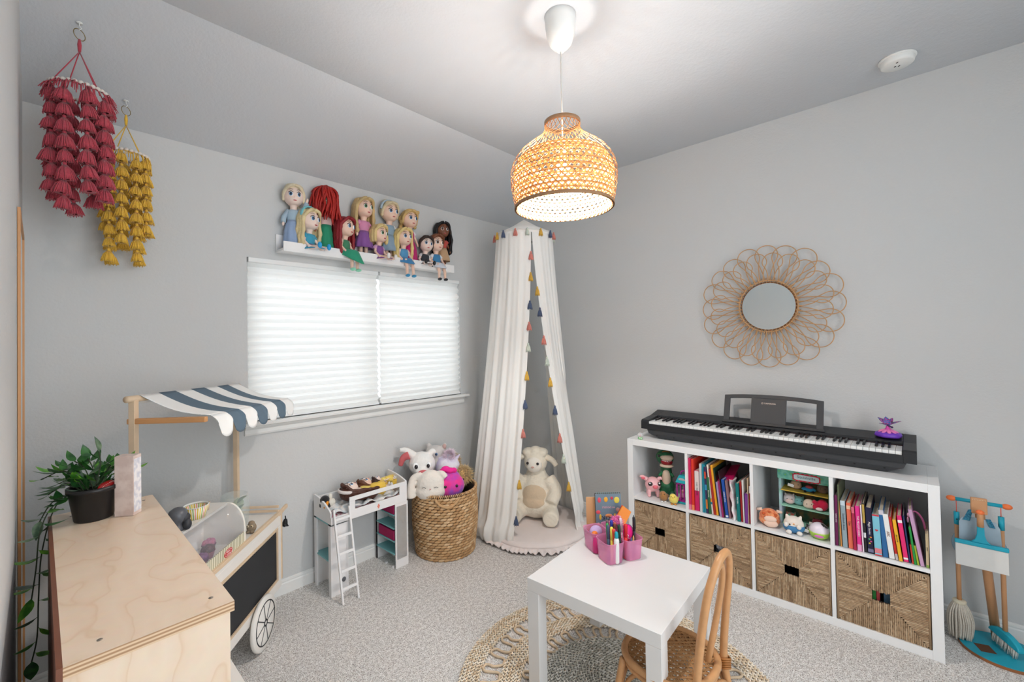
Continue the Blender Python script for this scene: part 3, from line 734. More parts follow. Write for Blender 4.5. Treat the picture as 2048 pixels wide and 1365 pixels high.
def drape(name, a0, a1, bottom, ex, seed):
    r_ = random.Random(seed); nu, nv = 150, 44; B = bez([(x - CX, y - CY, 0) for x, y in bottom], 30); G = []
    cl = [0]
    for i in range(len(B) - 1): cl.append(cl[-1] + (B[i + 1] - B[i]).length)
    def bp_(s_):
        s_ *= cl[-1]; i = 0
        while i < len(cl) - 2 and cl[i + 1] < s_: i += 1
        return B[i].lerp(B[i + 1], (s_ - cl[i]) / (cl[i + 1] - cl[i] + 1e-9))
    ph = [r_.random() * 6 for _ in range(6)]
    for j in range(nv + 1):
        t_ = j / nv; z = RZT - .012 - (RZT - .030) * t_; row = []
        for i in range(nu + 1):
            s_ = i / nu; a = a0 + (a1 - a0) * s_
            T_ = V((RR * cos(a), RR * sin(a), 0)); bq = bp_(s_); e = ex[0] * (1 - s_) + ex[1] * s_; w_ = t_ ** e
            p = T_.lerp(bq, w_); tn = (bp_(min(1, s_ + .02)) - bp_(max(0, s_ - .02)));
            nrm = V((-tn.y, tn.x, 0)).normalized().lerp(V((cos(a), sin(a), 0)), 1 - t_).normalized()
            ed = min(1, min(s_, 1 - s_) * 14)
            am = (.0022 + .0135 * min(1, t_ * 1.5)) * ed
            f = sin(46 * s_ + ph[0] + .9 * sin(3 * t_ + ph[1])) * .6 + sin(83 * s_ + ph[2] + 1.5 * t_) * .35 + sin(21 * s_ + ph[3] - 1.2 * t_) * .5
            q = p + nrm * am * f
            if t_ > .93: q += nrm * .022 * sin((t_ - .93) / .07 * PI) * (1 + .5 * sin(60 * s_ + ph[4])); 
            row.append((q.x, q.y, z + (.008 * sin(50 * s_ + ph[5]) * (t_ > .9))))
        G.append(row)
    o = MB().grid(G).build(name, MUS, CN); return G
rad_ = math.radians
GL_ = drape('left_curtain', rad_(233), rad_(95), [(-.868, -.635), (-.925, -.47), (-.925, -.32), (-.84, -.16), (-.62, -.09)], (1.55, 1.0), 3)
GR_ = drape('right_curtain', rad_(235), rad_(372), [(-.452, -.895), (-.385, -.885), (-.22, -.78), (-.10, -.62), (-.075, -.42)], (1.35, 1.12), 5)
TC = {n: yarn('tassel_' + n, c) for n, c in (('mustard', (224, 178, 74)), ('slate', (84, 98, 128)), ('coral', (222, 138, 126)), ('sage', (214, 222, 208)))}
tms = {}
def ctassel(c, p, s_=1.0):
    if c not in tms: tms[c] = o = tassel_mesh(.052, .014, 16).build('%s_tassel' % c, TC[c], CN)
    else: o = tms[c].copy(); COL.objects.link(o); o.parent = CN
    o.location = p; o.scale = (s_,) * 3; o.rotation_euler = (0, 0, rnd.random() * 6)
for a, c in ((158, 'mustard'), (178, 'slate'), (204, 'coral'), (226, 'sage'), (252, 'mustard'), (278, 'slate'), (296, 'coral'), (322, 'sage'), (135, 'coral')):
    ctassel(c, ((RR + .012) * cos(rad_(a)), (RR + .012) * sin(rad_(a)), RZT + .006), 1.05)
def edge(G, z, side):
    for j in range(len(G) - 1):
        if G[j][0][2] >= z > G[j + 1][0][2]: return V(G[j][0]) + V((-.004, -.004, 0))
for z, c in ((2.05, 'coral'), (1.86, 'mustard'), (1.70, 'slate'), (1.545, 'coral'), (1.36, 'sage'), (1.19, 'mustard'), (1.0, 'slate'), (.80, 'coral'), (.42, 'mustard'), (.20, 'slate')):
    ctassel(c, edge(GL_, z, 0), 1.2)
for z, c in ((1.78, 'mustard'), (1.61, 'slate'), (1.44, 'coral'), (1.28, 'sage'), (1.12, 'mustard'), (.95, 'slate'), (.76, 'coral'), (.57, 'sage'), (.38, 'mustard')):
    ctassel(c, edge(GR_, z, 1), 1.25)
# round cushion with a ruffled edge
CUS = mat('blush_cotton', (238, 226, 222), 0.9, var=0.03, bump=.3, bs=30, bd=.004, sheen=.2)
CU = thing('floor_cushion', 'round blush floor cushion with a ruffled rim under the canopy', 'cushion', (-.515, -.545, 0))
def wr(a, z): return 1 + .008 * sin(9 * a + 1) + .006 * sin(23 * a)
MB().lathe([(0, .004), (.30, .004), (.375, .012), (.40, .034), (.385, .056), (.33, .069), (.20, .074), (.08, .071), (0, .066)], 96, wav=wr).build('pad', CUS, CU, sub=1)
mb = MB(); G = []
for j in range(5):
    row = []
    for i in range(420):
        a = 2 * PI * i / 420; u = j / 4; r = .388 + (.046 + .008 * sin(11 * a + 1) + .006 * sin(37 * a)) * u + .003 * sin(83 * a) * u
        row.append((r * cos(a), r * sin(a), .032 - .014 * u + .007 * u * sin(71 * a + 3 * sin(7 * a)) + .005 * u * sin(43 * a + 2 * sin(3 * a))))
    G.append(row)
mb.grid(G, closed_u=True); mb.build('ruffle', CUS, CU, solid=.002)
# ---------------- toy snack cart ----------------
WW = mat('white_painted_wood', (236, 232, 226), 0.45, var=0.02, vs=20)
NW = mat('natural_beech', (222, 196, 166), 0.5, var=0.08, vs=18)
CHK = mat('chalkboard_black', (46, 47, 50), 0.7, var=0.12, vs=6)
CT = thing('toy_snack_cart', 'white wooden toy snack cart with a striped cloth awning and chalkboard side', 'toy cart', (-2.402, -.45, 0), math.radians(47.5))
x0, x1, y0, y1, zt, zb = -.43, .295, .03, .262, .535, .16
MB().bb(x0, x1, y0, y1, zt - .014, zt).build('counter', WW, CT, bevel=.001)
MB().bb(x0 + .012, x1 - .012, y0 + .012, y1 - .012, zb, zb + .012).build('bottom_board', WW, CT)
mb = MB(); mb.bb(x0, x1, y0, y0 + .016, zt - .055, zt - .014); mb.bb(x0, x1, y0, y0 + .016, zb, zb + .05); mb.bb(x0, x0 + .045, y0, y0 + .016, zb + .05, zt - .055); mb.bb(x1 - .045, x1, y0, y0 + .016, zb + .05, zt - .055)
mb.build('front_frame', WW, CT, bevel=.0015)
mb = MB(); a = .0; mb.bb(x0 + .045, x1 - .045, y0 - .004, y0 + .002, zt - .066, zt - .055); mb.bb(x0 + .045, x1 - .045, y0 - .004, y0 + .002, zb + .05, zb + .061)
mb.bb(x0 + .045, x0 + .056, y0 - .004, y0 + .002, zb + .061, zt - .066); mb.bb(x1 - .056, x1 - .045, y0 - .004, y0 + .002, zb + .061, zt - .066)
mb.build('front_moulding', NW, CT)
MB().bb(x0 + .045, x1 - .045, y0 + .004, y0 + .009, zb + .05, zt - .055).build('chalkboard', CHK, CT)
for x in (x0, x1 - .012):
    mb = MB(); mb.bb(x, x + .012, y0 + .016, y1, zb, zt - .014)
    for k in range(9): mb.bb(x - .0015, x + .0135, y0 + .022 + k * .026, y0 + .026 + k * .026, zb + .01, zt - .02)
    mb.build('end_panel', WW, CT)
MB().bb(x0 + .012, x1 - .012, y1 - .01, y1, zb, zt - .014).build('back_panel', WW, CT)
MB().bb(x0 - .02, x1 + .004, y0 - .002, y0 + .014, zt, zt + .016).build('counter_rail', NW, CT, bevel=.002)
mb = MB()
for z in (zt + .018, zt + .040): mb.bb(x1 - .010, x1, y0 + .01, y1, z - .006, z + .006)
mb.build('end_rail', NW, CT, bevel=.002)
MB().box((x1 + .002, y0 + .004, zt - .16), (.014, .014, .36)).build('corner_post', NW, CT, bevel=.002)
mb = MB(); mb.box((x1 + .03, y0 + .006, zt + .008), (.11, .014, .02), Matrix.Rotation(-.10, 3, 'Y')); mb.build('push_handle', NW, CT, bevel=.003)
for x, zz in ((x1 - .012, 1.215), (x0 + .012, 1.24)):
    MB().bb(x - .011, x + .011, y1 - .024, y1 - .002, zb, zz).build('awning_post', NW, CT, bevel=.002)
    MB().bb(x - .010, x + .010, -.006, y1 + .005, zz - .09, zz - .07).build('awning_arm', BIRCHD, CT, bevel=.003)
MB().cyl((x0 - .022, y1 - .013, 1.243), (x1 + .02, y1 - .013, 1.214), .012, n=16).build('awning_rod', NW, CT)
m, N, L, b = nodes_of('striped_awning_cloth'); AWN = m
b.inputs['Roughness'].default_value = .85
tc = N.new('ShaderNodeTexCoord'); sp = N.new('ShaderNodeSeparateXYZ'); L.new(tc.outputs['Object'], sp.inputs[0])
wd = (x1 - x0 - .03) / 7
m1 = N.new('ShaderNodeMath'); m1.operation = 'SUBTRACT'; m1.inputs[1].default_value = x0 + .03; L.new(sp.outputs[0], m1.inputs[0])
m2 = N.new('ShaderNodeMath'); m2.operation = 'DIVIDE'; m2.inputs[1].default_value = 2 * wd; L.new(m1.outputs[0], m2.inputs[0])
m3 = N.new('ShaderNodeMath'); m3.operation = 'FRACT'; L.new(m2.outputs[0], m3.inputs[0])
m4 = N.new('ShaderNodeMath'); m4.operation = 'GREATER_THAN'; m4.inputs[1].default_value = .5; L.new(m3.outputs[0], m4.inputs[0])
mx = N.new('ShaderNodeMix'); mx.data_type = 'RGBA'; mx.inputs[6].default_value = (*lin((244, 243, 240)), 1); mx.inputs[7].default_value = (*lin((92, 112, 128)), 1)
L.new(m4.outputs[0], mx.inputs[0]); L.new(mx.outputs[2], b.inputs['Base Color'])
mb = MB(); n = 7 * 8; G = []
for j in range(15):
    t_ = j / 14; row = []
    for i in range(n + 1):
        u = i / n; x = x0 + .03 + (x1 - x0 - .03) * u; zr = 1.240 - .027 * u
        y = y1 - .02 - (y1 - .012) * t_; z = zr + .014 - .082 * t_ - .020 * sin(PI * t_) * (1 - .35 * sin(PI * u)) + .004 * sin(PI * 7 * u) * sin(PI * t_) * .6
        row.append((x, y, z))
    G.append(row)
mb.grid(G)
G = [[(x0 + .03 + (x1 - x0 - .03) * i / n, y1 - .02 + .017 * (1 - cos(a)) if a < 1.6 else y1 - .0 + .002, (1.240 - .027 * i / n) + .014 * cos(a) - (.008 if a > 1.6 else 0)) for i in range(n + 1)] for a in (0, .5, 1.0, 1.55, 2.6)]
mb.grid(G)
mb.build('awning_cloth', AWN, CT, solid=.0014)
G = []
for j in range(8):
    t_ = j / 7; row = []
    for i in range(n + 1):
        u = i / n; x = x0 + .03 + (x1 - x0 - .03) * u; f = (u * 7) % 1.0 if i < n else 1.0; sc_ = math.sqrt(max(0, 1 - (2 * f - 1) ** 2)) if i % 8 else 0
        d = .034 + .054 * sc_ ** .8
        zr = 1.240 - .027 * u - .068
        row.append((x, -.009 - .030 * (1 - (1 - t_) ** 2) - .008 * sc_ * t_, zr - d * t_))
    G.append(row)
MB().grid(G).build('awning_valance', AWN, CT, solid=.0014)
def wheel(x, y):
    w_ = MB(); r = .119
    w_.lathe([(r - .004, -.008), (r, -.004), (r, .006), (r - .004, .010), (0, .010), (0, -.008), (r - .004, -.008)], 48, c=(x, y, r), R=Matrix.Rotation(PI / 2, 3, 'X'))
    o = w_.build('wheel', WW, CT)
    s_ = MB(); yy = y - .0108
    s_.lathe([(.091, -.0006), (.096, -.0006), (.096, .0006), (.091, .0006)], 48, c=(x, yy, r), R=Matrix.Rotation(PI / 2, 3, 'X'))
    for k in range(8):
        a = k * PI / 4 + .2; s_.box((x + .051 * cos(a), yy, r + .051 * sin(a)), (.084, .0012, .004), Matrix.Rotation(-a, 3, 'Y'))
    s_.lathe([(.010, -.0006), (.017, -.0006), (.017, .0006), (.010, .0006)], 20, c=(x, yy, r), R=Matrix.Rotation(PI / 2, 3, 'X'))
    s_.build('painted_spokes', mat('spoke_black', (40, 42, 46), .5, var=0), o)
wheel(.05, .012)
MB().cyl((.05, .02, .119), (.05, .24, .119), .006, n=8).build('axle', NW, CT)
mb = MB()
for x in (.0, .1): mb.bb(x - .0, x + .016, .03, .05, .10, zb)
mb.bb(.0, .116, .03, .05, .10, .13); mb.build('axle_bracket', NW, CT)
for x in (x0 + .02, x1 - .03): MB().bb(x - .01, x + .01, y1 - .03, y1 - .01, 0.0, zb).build('stand_leg', WW, CT)
# black bell
BL = MB(T=Tr(x1 + .052, y0 + .002, zt - .070) @ Ry(.5)); BL.lathe([(0, .022), (.008, .020), (.012, .008), (.015, -.006), (.022, -.014), (.021, -.016), (0, -.010)], 20); BL.sph((0, 0, -.016), .005, 8, 6); BL.cyl((0, 0, .02), (-.012, 0, .034), .003, n=6)
BL.build('bell', mat('black_metal', (34, 35, 38), .4, metal=.4), CT)
# display case on the counter
CREAM = mat('cream_plastic', (240, 236, 226), .4, var=.01)
DC = thing('display_case', 'toy display case with curved clear lid and cream striped base on the snack cart', 'toy', (-2.402, -.45, zt), math.radians(47.5))
ax, bx = -.405, -.045
prof = [(y0 + .012, .0), (y0 + .012, .075)] + [(y0 + .012 + .075 * (1 - cos(a)), .075 + .115 * sin(a)) for a in [i * PI / 16 for i in range(1, 9)]]
outl = prof + [(.215, .190), (.225, .182), (.225, 0)]
for x in (ax, bx - .012):
    mb = MB(); T = basis((x, 0, 0), (0, 1, 0), (0, 0, 1)); mb.prism(outl, .012, T); mb.build('side_wall', CREAM, DC, bevel=.002)
MB().bb(ax + .012, bx - .012, y0 + .087, .225, .180, .190).build('top_board', WW, DC)
MB().bb(ax + .012, bx - .012, .218, .225, 0, .18).build('back_wall', WW, DC); MB().bb(ax + .012, bx - .012, y0 + .02, .218, .0, .006).build('floor_board', WW, DC)
m, N, L, b = nodes_of('pinstripe_print'); b.inputs['Roughness'].default_value = .5
tc = N.new('ShaderNodeTexCoord'); wv = N.new('ShaderNodeTexWave'); wv.bands_direction = 'X'; wv.inputs['Scale'].default_value = 26; L.new(tc.outputs['Object'], wv.inputs['Vector'])
r = ramp(N, [(.3, (236, 230, 208)), (.55, (238, 233, 214)), (.72, (170, 168, 130)), (.9, (150, 146, 112))]); L.new(wv.outputs['Color'], r.inputs[0]); L.new(r.outputs[0], b.inputs['Base Color'])
MB().bb(ax + .012, bx - .012, y0 + .012, y0 + .018, 0, .060).build('striped_front', m, DC)
RED = mat('oval_red', (205, 52, 52), .5, var=0); OW = mat('oval_white', (245, 240, 238), .5, var=0)
T = basis((-.19, y0 + .0115, .030), (1, 0, 0), (0, 0, 1))
mb = MB(T=T @ Rz(.0)); mb.prism([(.032 * cos(k * PI / 16), .016 * sin(k * PI / 16)) for k in range(32)], .0006, mi=0); o = mb.build('oval_badge', RED, DC)
mb = MB(T=T); mb.tube([(.027 * cos(k * PI / 16), .0118 * sin(k * PI / 16), .0008) for k in range(32)], .0007, 4, closed=True); mb.build('oval_outline', OW, o)
text('badge_lettering', 'Melissa\n& Doug', .0095, OW, T @ Tr(0, 0, .0008), o, depth=.0002)
CLR = mat('clear_acrylic', (205, 208, 222), .03, var=0, alpha=.13, ior=1.9)
CLR.node_tree.nodes['Principled BSDF'].inputs['Specular IOR Level'].default_value = .9
mb = MB(); G = [[(ax + .012, y, z) , (bx - .012, y, z)] for y, z in [(y0 + .014, .060)] + [(y + .002, z) for y, z in prof[1:]]]
mb.grid(G); mb.build('clear_lid', CLR, DC, solid=.0018)
PUR = mat('toy_purple', (128, 62, 122), .45); PKT = mat('toy_pink_food', (206, 120, 150), .5); BRN = mat('toy_brown_food', (104, 58, 48), .5)
def cartT(x, y, z=0): return (-2.402 + .676 * x - .737 * y, -.45 + .737 * x + .676 * y, z)
for k, (x, y, c, nm, lb) in enumerate(((-.33, .10, BRN, 'toy_cupcake', 'brown toy treat with purple trim inside the display case, nearest the bookcase'), (-.26, .11, PUR, 'toy_cupcake', 'shiny purple toy treat in the middle of the display case'), (-.18, .13, BRN, 'toy_doughnut', 'dark brown toy treat at the right inside the display case'), (-.12, .16, PKT, 'toy_doughnut', 'pink toy treat at the back right inside the display case'))):
    t = thing(nm, lb, 'toy food', cartT(x, y, zt + .0062)); 
    MB().lathe([(0, 0), (.018, 0), (.026, .028), (.028, .030)], 18, wav=lambda a, z: 1 + .05 * sin(9 * a)).build('wrapper', PKT if c is not PKT else PUR, t)
    q = MB()
    for i in range(12): q.sph((.014 * cos(i * 2.4), .014 * sin(i * 2.4), .034 + .004 * (i % 3)), (.013, .013, .011), 8, 6)
    q.build('icing', c, t)
# things on top of the case and counter
t = thing('paper_treat_cup', 'white paper cup with yellow green and pink stripes on the display case', 'cup', cartT(-.215, .155, zt + .1905))
m, N, L, b = nodes_of('striped_paper_cup'); b.inputs['Roughness'].default_value = .6
tc = N.new('ShaderNodeTexCoord'); g = N.new('ShaderNodeTexGradient'); g.gradient_type = 'RADIAL'; L.new(tc.outputs['Object'], g.inputs[0])
q = N.new('ShaderNodeMath'); q.operation = 'MULTIPLY'; q.inputs[1].default_value = 8; L.new(g.outputs['Fac'], q.inputs[0]); q2 = N.new('ShaderNodeMath'); q2.operation = 'FRACT'; L.new(q.outputs[0], q2.inputs[0])
r = ramp(N, [(0, (240, 235, 228)), (.12, (232, 205, 70)), (.26, (240, 235, 228)), (.36, (150, 176, 90)), (.5, (240, 235, 228)), (.60, (232, 160, 140)), (.74, (240, 235, 228)), (.84, (214, 180, 60))]); r.color_ramp.interpolation = 'CONSTANT'
L.new(q2.outputs[0], r.inputs[0]); L.new(r.outputs[0], b.inputs['Base Color'])
MB().lathe([(0, .0005), (.033, .0005), (.044, .048), (.0425, .048), (.032, .004), (0, .004)], 40).build('cup_wall', m, t)
MB().lathe([(.042, .0478), (.0455, .0490), (.0455, .0515), (.042, .0510), (.0405, .044), (.0415, .044)], 40).build('rolled_rim', WP, t)
t = thing('ice_cream_cone_stand', 'small pale wood peg cup behind the striped paper cup on the display case', 'cup', cartT(-.135, .165, zt + .1905)); t.name = 'wooden_cup'
MB().lathe([(0, 0), (.014, 0), (.017, .030), (.015, .030), (.012, .004), (0, .004)], 20).build('cup_wall', NW, t); MB().lathe([(.0145, .0295), (.0178, .0295), (.0178, .032), (.0145, .032)], 20).build('rim', NW, t)
t = thing('toy_mixer', 'dark grey domed toy with a knob, beside the paper cup next to the bookcase', 'toy', cartT(-.335, .150, zt + .1905)); DG = mat('dark_grey_toy', (92, 94, 100), .35); DG2 = mat('charcoal_toy', (56, 57, 62), .5)
MB().lathe([(0, 0), (.024, 0), (.022, .012), (.016, .026), (.030, .040), (.034, .056), (.028, .074), (.014, .084), (0, .087)], 26).build('dome', DG, t)
MB(T=Tr(.02, -.012, .045)).sph((0, 0, 0), (.019, .017, .019)).sph((.006, -.008, -.024), (.015, .015, .022)).build('front_knob', DG2, t)
GLS = mat('clear_glass', (232, 242, 238), .03, var=0, alpha=.16)
t = thing('glass_vase', 'clear round glass vase of green paper leaves on the cart counter', 'vase', cartT(.100, .165, zt + .0005))
MB().lathe([(0, 0), (.040, .0), (.056, .03), (.064, .08), (.063, .13), (.056, .175), (.0545, .175), (.0615, .13), (.0625, .08), (.0545, .032), (.039, .003), (0, .003)], 36).build('glass_wall', GLS, t)
LG = [mat('sage_leaf_%d' % k, c, .6) for k, c in enumerate(((112, 132, 96), (84, 106, 72), (150, 164, 128)))]
def leafmesh(mb, T, L_, W_, mi, curl=.2):
    n = 6; G = []
    for i in range(n + 1):
        u = i / n; w_ = W_ * (sin(PI * u ** .8) ** .9) * .5 if 0 < u < 1 else .0003; z = -curl * L_ * u * u
        G.append([T @ V((u * L_, -w_, z + .18 * w_)), T @ V((u * L_, 0, z)), T @ V((u * L_, w_, z + .18 * w_))])
    mb.grid(G, mi=mi)
for k in range(14):
    mb = MB(); leafmesh(mb, Tr(rnd.uniform(-.02, .02), rnd.uniform(-.02, .02), .010 + .009 * k) @ Rz(k * 2.4) @ Ry(-1.0 + .5 * rnd.random()), .052, .046, 0); mb.build('leaf', LG[k % 3], t, solid=.001)
t = thing('owl_figurine', 'small brown owl like figurine on the cart counter beside the vase', 'figurine', cartT(.075, .075, zt + .0005), math.radians(-45))
OB = mat('owl_brown', (150, 132, 110), .8, var=.2, vs=120)
MB().sph((0, 0, .024), (.022, .019, .024)).sph((-.010, -.014, .006), (.010, .009, .006)).sph((.010, -.014, .006), (.010, .009, .006)).sph((0, 0, .043), (.015, .013, .012)).build('body', OB, t, remesh=.0022)
for x in (-.010, .010): MB().sph((x, -.0165, .034), (.0062, .003, .0062), 10, 7).build('eye_ring', mat('owl_cream', (206, 190, 160), .7), t); MB().sph((x, -.0195, .034), .003, 8, 6).build('eye', KB, t)

# ---------------- birch bookcase with plant ----------------
m, N, L, b = nodes_of('birch_plywood'); BIR = m; b.inputs['Roughness'].default_value = .32
tc = N.new('ShaderNodeTexCoord'); mp = N.new('ShaderNodeMapping'); mp.inputs['Scale'].default_value = (1.6, .9, .8); L.new(tc.outputs['Object'], mp.inputs[0])
n1 = N.new('ShaderNodeTexNoise'); n1.inputs['Scale'].default_value = 3.1; n1.inputs['Detail'].default_value = 2.5; L.new(mp.outputs[0], n1.inputs['Vector'])
mu = N.new('ShaderNodeMath'); mu.operation = 'MULTIPLY'; mu.inputs[1].default_value = 9; L.new(n1.outputs['Fac'], mu.inputs[0]); fr = N.new('ShaderNodeMath'); fr.operation = 'FRACT'; L.new(mu.outputs[0], fr.inputs[0])
r = ramp(N, [(0, (230, 204, 178)), (.04, (226, 198, 170)), (.09, (233, 210, 186)), (.6, (235, 214, 191)), (.95, (232, 208, 184)), (1.0, (230, 204, 178))]); L.new(fr.outputs[0], r.inputs[0])
n2 = N.new('ShaderNodeTexNoise'); n2.inputs['Scale'].default_value = 60; L.new(tc.outputs['Object'], n2.inputs['Vector'])
mx = N.new('ShaderNodeMix'); mx.data_type = 'RGBA'; mx.blend_type = 'MULTIPLY'; mx.inputs[0].default_value = .08; L.new(r.outputs[0], mx.inputs[6]); L.new(n2.outputs['Color'], mx.inputs[7]); L.new(mx.outputs[2], b.inputs['Base Color'])
m, N, L, b = nodes_of('plywood_edge'); PLY = m; b.inputs['Roughness'].default_value = .5
tc = N.new('ShaderNodeTexCoord'); wv = N.new('ShaderNodeTexWave'); wv.bands_direction = 'Z'; wv.inputs['Scale'].default_value = 46; wv.inputs['Distortion'].default_value = .3; L.new(tc.outputs['Object'], wv.inputs['Vector'])
r = ramp(N, [(.25, (222, 192, 158)), (.55, (196, 160, 124)), (.8, (170, 132, 98))]); L.new(wv.outputs['Color'], r.inputs[0]); L.new(r.outputs[0], b.inputs['Base Color'])
BRW = mat('shaded_birch_brown', (122, 74, 54), .45, var=.12, vs=20)  # birch lying in shade: the darkening is put into this brown
BC = thing('birch_bookcase', 'tall birch plywood bookcase at the lower left with its back coloured as shaded birch', 'bookcase', (-3.088, -1.66, 0), 0)
bw, bl_, bh = .252, .92, .92
mb = MB(); mb.bb(.008, bw, 0, bl_, bh - .020, bh, mi=0)
mb.add([(.008, -.0004, bh - .020), (bw, -.0004, bh - .020), (bw, -.0004, bh - .0006), (.008, -.0004, bh - .0006)], [(0, 1, 2, 3)], False, 1)
mb.add([(bw + .0004, 0, bh - .020), (bw + .0004, bl_, bh - .020), (bw + .0004, bl_, bh - .0006), (bw + .0004, 0, bh - .0006)], [(0, 1, 2, 3)], False, 1)
mb.build('top_board', [BIR, PLY], BC)
for y in (.006, bl_ - .024): MB().bb(.008, bw - .006, y, y + .018, 0, bh - .020).build('side_board', BIR, BC)
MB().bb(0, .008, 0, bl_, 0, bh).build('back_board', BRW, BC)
for z in (.12, .40, .66): MB().bb(.008, bw - .01, .024, bl_ - .024, z, z + .016).build('shelf', BIR, BC)
HOLE = mat('screw_steel', (150, 140, 128), .4, metal=.6)
for x, y in ((.055, .045), (bw - .03, .045), (bw - .03, bl_ - .05), (.05, bl_ - .05)):
    MB().lathe([(0, 0), (.0042, 0), (.0042, .0006), (0, .0006)], 16, c=(x, y, bh)).build('screw', HOLE, BC)
MB().bb(bw - .012, .332, .02, bl_ - .02, .580, .600).build('display_ledge', WW, BC, bevel=.001)
# plant in a black pot
PT = thing('potted_vine', 'trailing green leafy plant in a black pot on the birch bookcase', 'plant', (-2.992, -.862, .9205))
BP = mat('black_pot', (30, 28, 29), .38, var=.02)
MB().lathe([(0, 0), (.044, 0), (.0455, .003), (.058, .084), (.0625, .086), (.0625, .098), (.058, .098), (.055, .084), (.043, .006), (0, .006)], 40).build('pot', BP, PT)
MB().lathe([(0, .084), (.0555, .082)], 24).build('soil', mat('dark_soil', (36, 30, 26), .95, bump=.8, bs=80), PT)
LF = [mat('vine_leaf_%s' % n, c, .38, var=.15, vs=40, col2=c2) for n, c, c2 in (('deep', (50, 106, 42), (30, 76, 34)), ('bright', (112, 172, 56), (66, 130, 44)), ('grey', (112, 136, 106), (70, 96, 72)))]
STM = mat('vine_stem', (44, 54, 30), .6)
def vine(pts, nl, seed, parent, base=(0, 0, 0), lsize=.042):
    r_ = random.Random(seed); P = bez([V(p) for p in pts], 8)
    MB().tube(P, [.0016] * len(P), 5).build('stem', STM, parent)
    for i in range(nl):
        k = int((i + .6) / nl * (len(P) - 1)); p = P[k]; d = (P[min(k + 1, len(P) - 1)] - P[max(0, k - 1)]).normalized()
        side = V((0, 0, 1)).cross(d); side = side.normalized() if side.length > .1 else V((1, 0, 0))
        dr = (side * (1 if i % 2 else -1) * .9 + d * .5 + V((r_.uniform(-.4, .4), r_.uniform(-.4, .4), r_.uniform(-.25, .55)))).normalized()
        if i == nl - 1: dr = (d + V((r_.uniform(-.2, .2), r_.uniform(-.2, .2), .1))).normalized()
        T = basis(p, dr, V((r_.uniform(-.5, .5), r_.uniform(-.5, .5), .0)) + dr.cross(V((0, 0, 1))))
        L_ = lsize * r_.uniform(.75, 1.15); mb = MB(); leafmesh(mb, T @ Tr(.004, 0, 0), L_, L_ * .50, 0, .22); mb.tube([T @ V((0, 0, 0)), T @ V((.008, 0, 0))], .0008, 4)
        mb.build('leaf', LF[r_.choices((0, 1, 2), (5, 3, 2))[0]], parent)
for s_, (pts, nl) in enumerate((([(0, 0, .08), (.015, .01, .15), (.012, .02, .20)], 5), ([(0, 0, .08), (-.02, .02, .15), (-.04, .04, .17)], 8), ([(0, 0, .08), (.03, .02, .13), (.07, .04, .145)], 8), ([(.01, .0, .08), (.05, .06, .12), (.10, .09, .11)], 8),
        ([(-.01, .01, .08), (-.03, .05, .14), (-.06, .09, .15)], 9), ([(.01, .01, .08), (.0, .03, .14), (-.01, .05, .17)], 8), ([(0, .02, .08), (.02, .06, .13), (.04, .11, .12)], 8), ([(-.02, .0, .08), (-.06, .03, .11), (-.095, .06, .08)], 9),
        ([(-.02, 0, .08), (-.05, .02, .14), (-.085, .04, .15)], 9), ([(.01, .01, .08), (.05, .05, .15), (.09, .07, .13)], 8), ([(-.01, 0, .08), (-.04, .0, .13), (-.075, .0, .12)], 9), ([(-.02, .01, .08), (-.06, .06, .14), (-.11, .10, .12)], 8), ([(-.01, .02, .08), (-.05, .07, .10), (-.09, .12, .07)], 8))):
    vine(pts, nl, 20 + s_, PT, lsize=.047)
# runners trailing down between the bookcase and the wall
vine([(-.03, .0, .08), (-.085, .0, .06), (-.112, -.02, .0), (-.120, -.05, -.09), (-.130, -.09, -.17)], 12, 51, PT, lsize=.05)
vine([(-.03, .03, .08), (-.08, .03, .05), (-.108, .0, -.06), (-.115, -.03, -.17), (-.118, -.08, -.26), (-.130, -.13, -.31)], 15, 52, PT, lsize=.05)
vine([(-.03, .01, .08), (-.085, .01, .07), (-.118, .01, .01)], 6, 53, PT, lsize=.05)
t = thing('painted_stone', 'glossy red painted beetle stone with white dots tucked in the plant pot', 'stone', (-2.965, -.882, 1.0085), rot=(.35, -.3, .6))
MB().sph((0, 0, .007), (.025, .017, .010)).build('stone', mat('glossy_red', (176, 32, 34), .12, var=.05, coat=.6), t)
WD = mat('white_dot_paint', (240, 232, 226), .4, var=0)
for k in range(9): a = -1.2 + k * .3; MB().sph((.017 * sin(a), -.004, .007 + .0098 * math.sqrt(max(.01, 1 - (.017 * sin(a) / .025) ** 2 - .05))), .0009, 6, 4).build('dot', WD, t)
for x in (-.018, -.012): MB().sph((x, -.010, .0095), (.003, .003, .002), 8, 5).build('eye', WD, t)
PK = mat('whitewashed_pine', (222, 204, 196), .6, var=.05, vs=10, col2=(206, 184, 176))
PK.node_tree.nodes['Noise Texture'].inputs['Scale'].default_value = 30
t = thing('wooden_block', 'whitewashed upright pine block standing beside the black plant pot', 'block', (-2.918, -.905, .9205), math.radians(-38))
BK_ = MB().bb(-.026, .026, -.018, .018, 0, .180).build('block', PK, t, bevel=.0008)
MB().bb(.0261, .0265, -.0165, .0165, .01, .170).build('printed_face', mat('speckled_print', (236, 232, 232), .6, vs=70, col2=(204, 204, 214)), t)
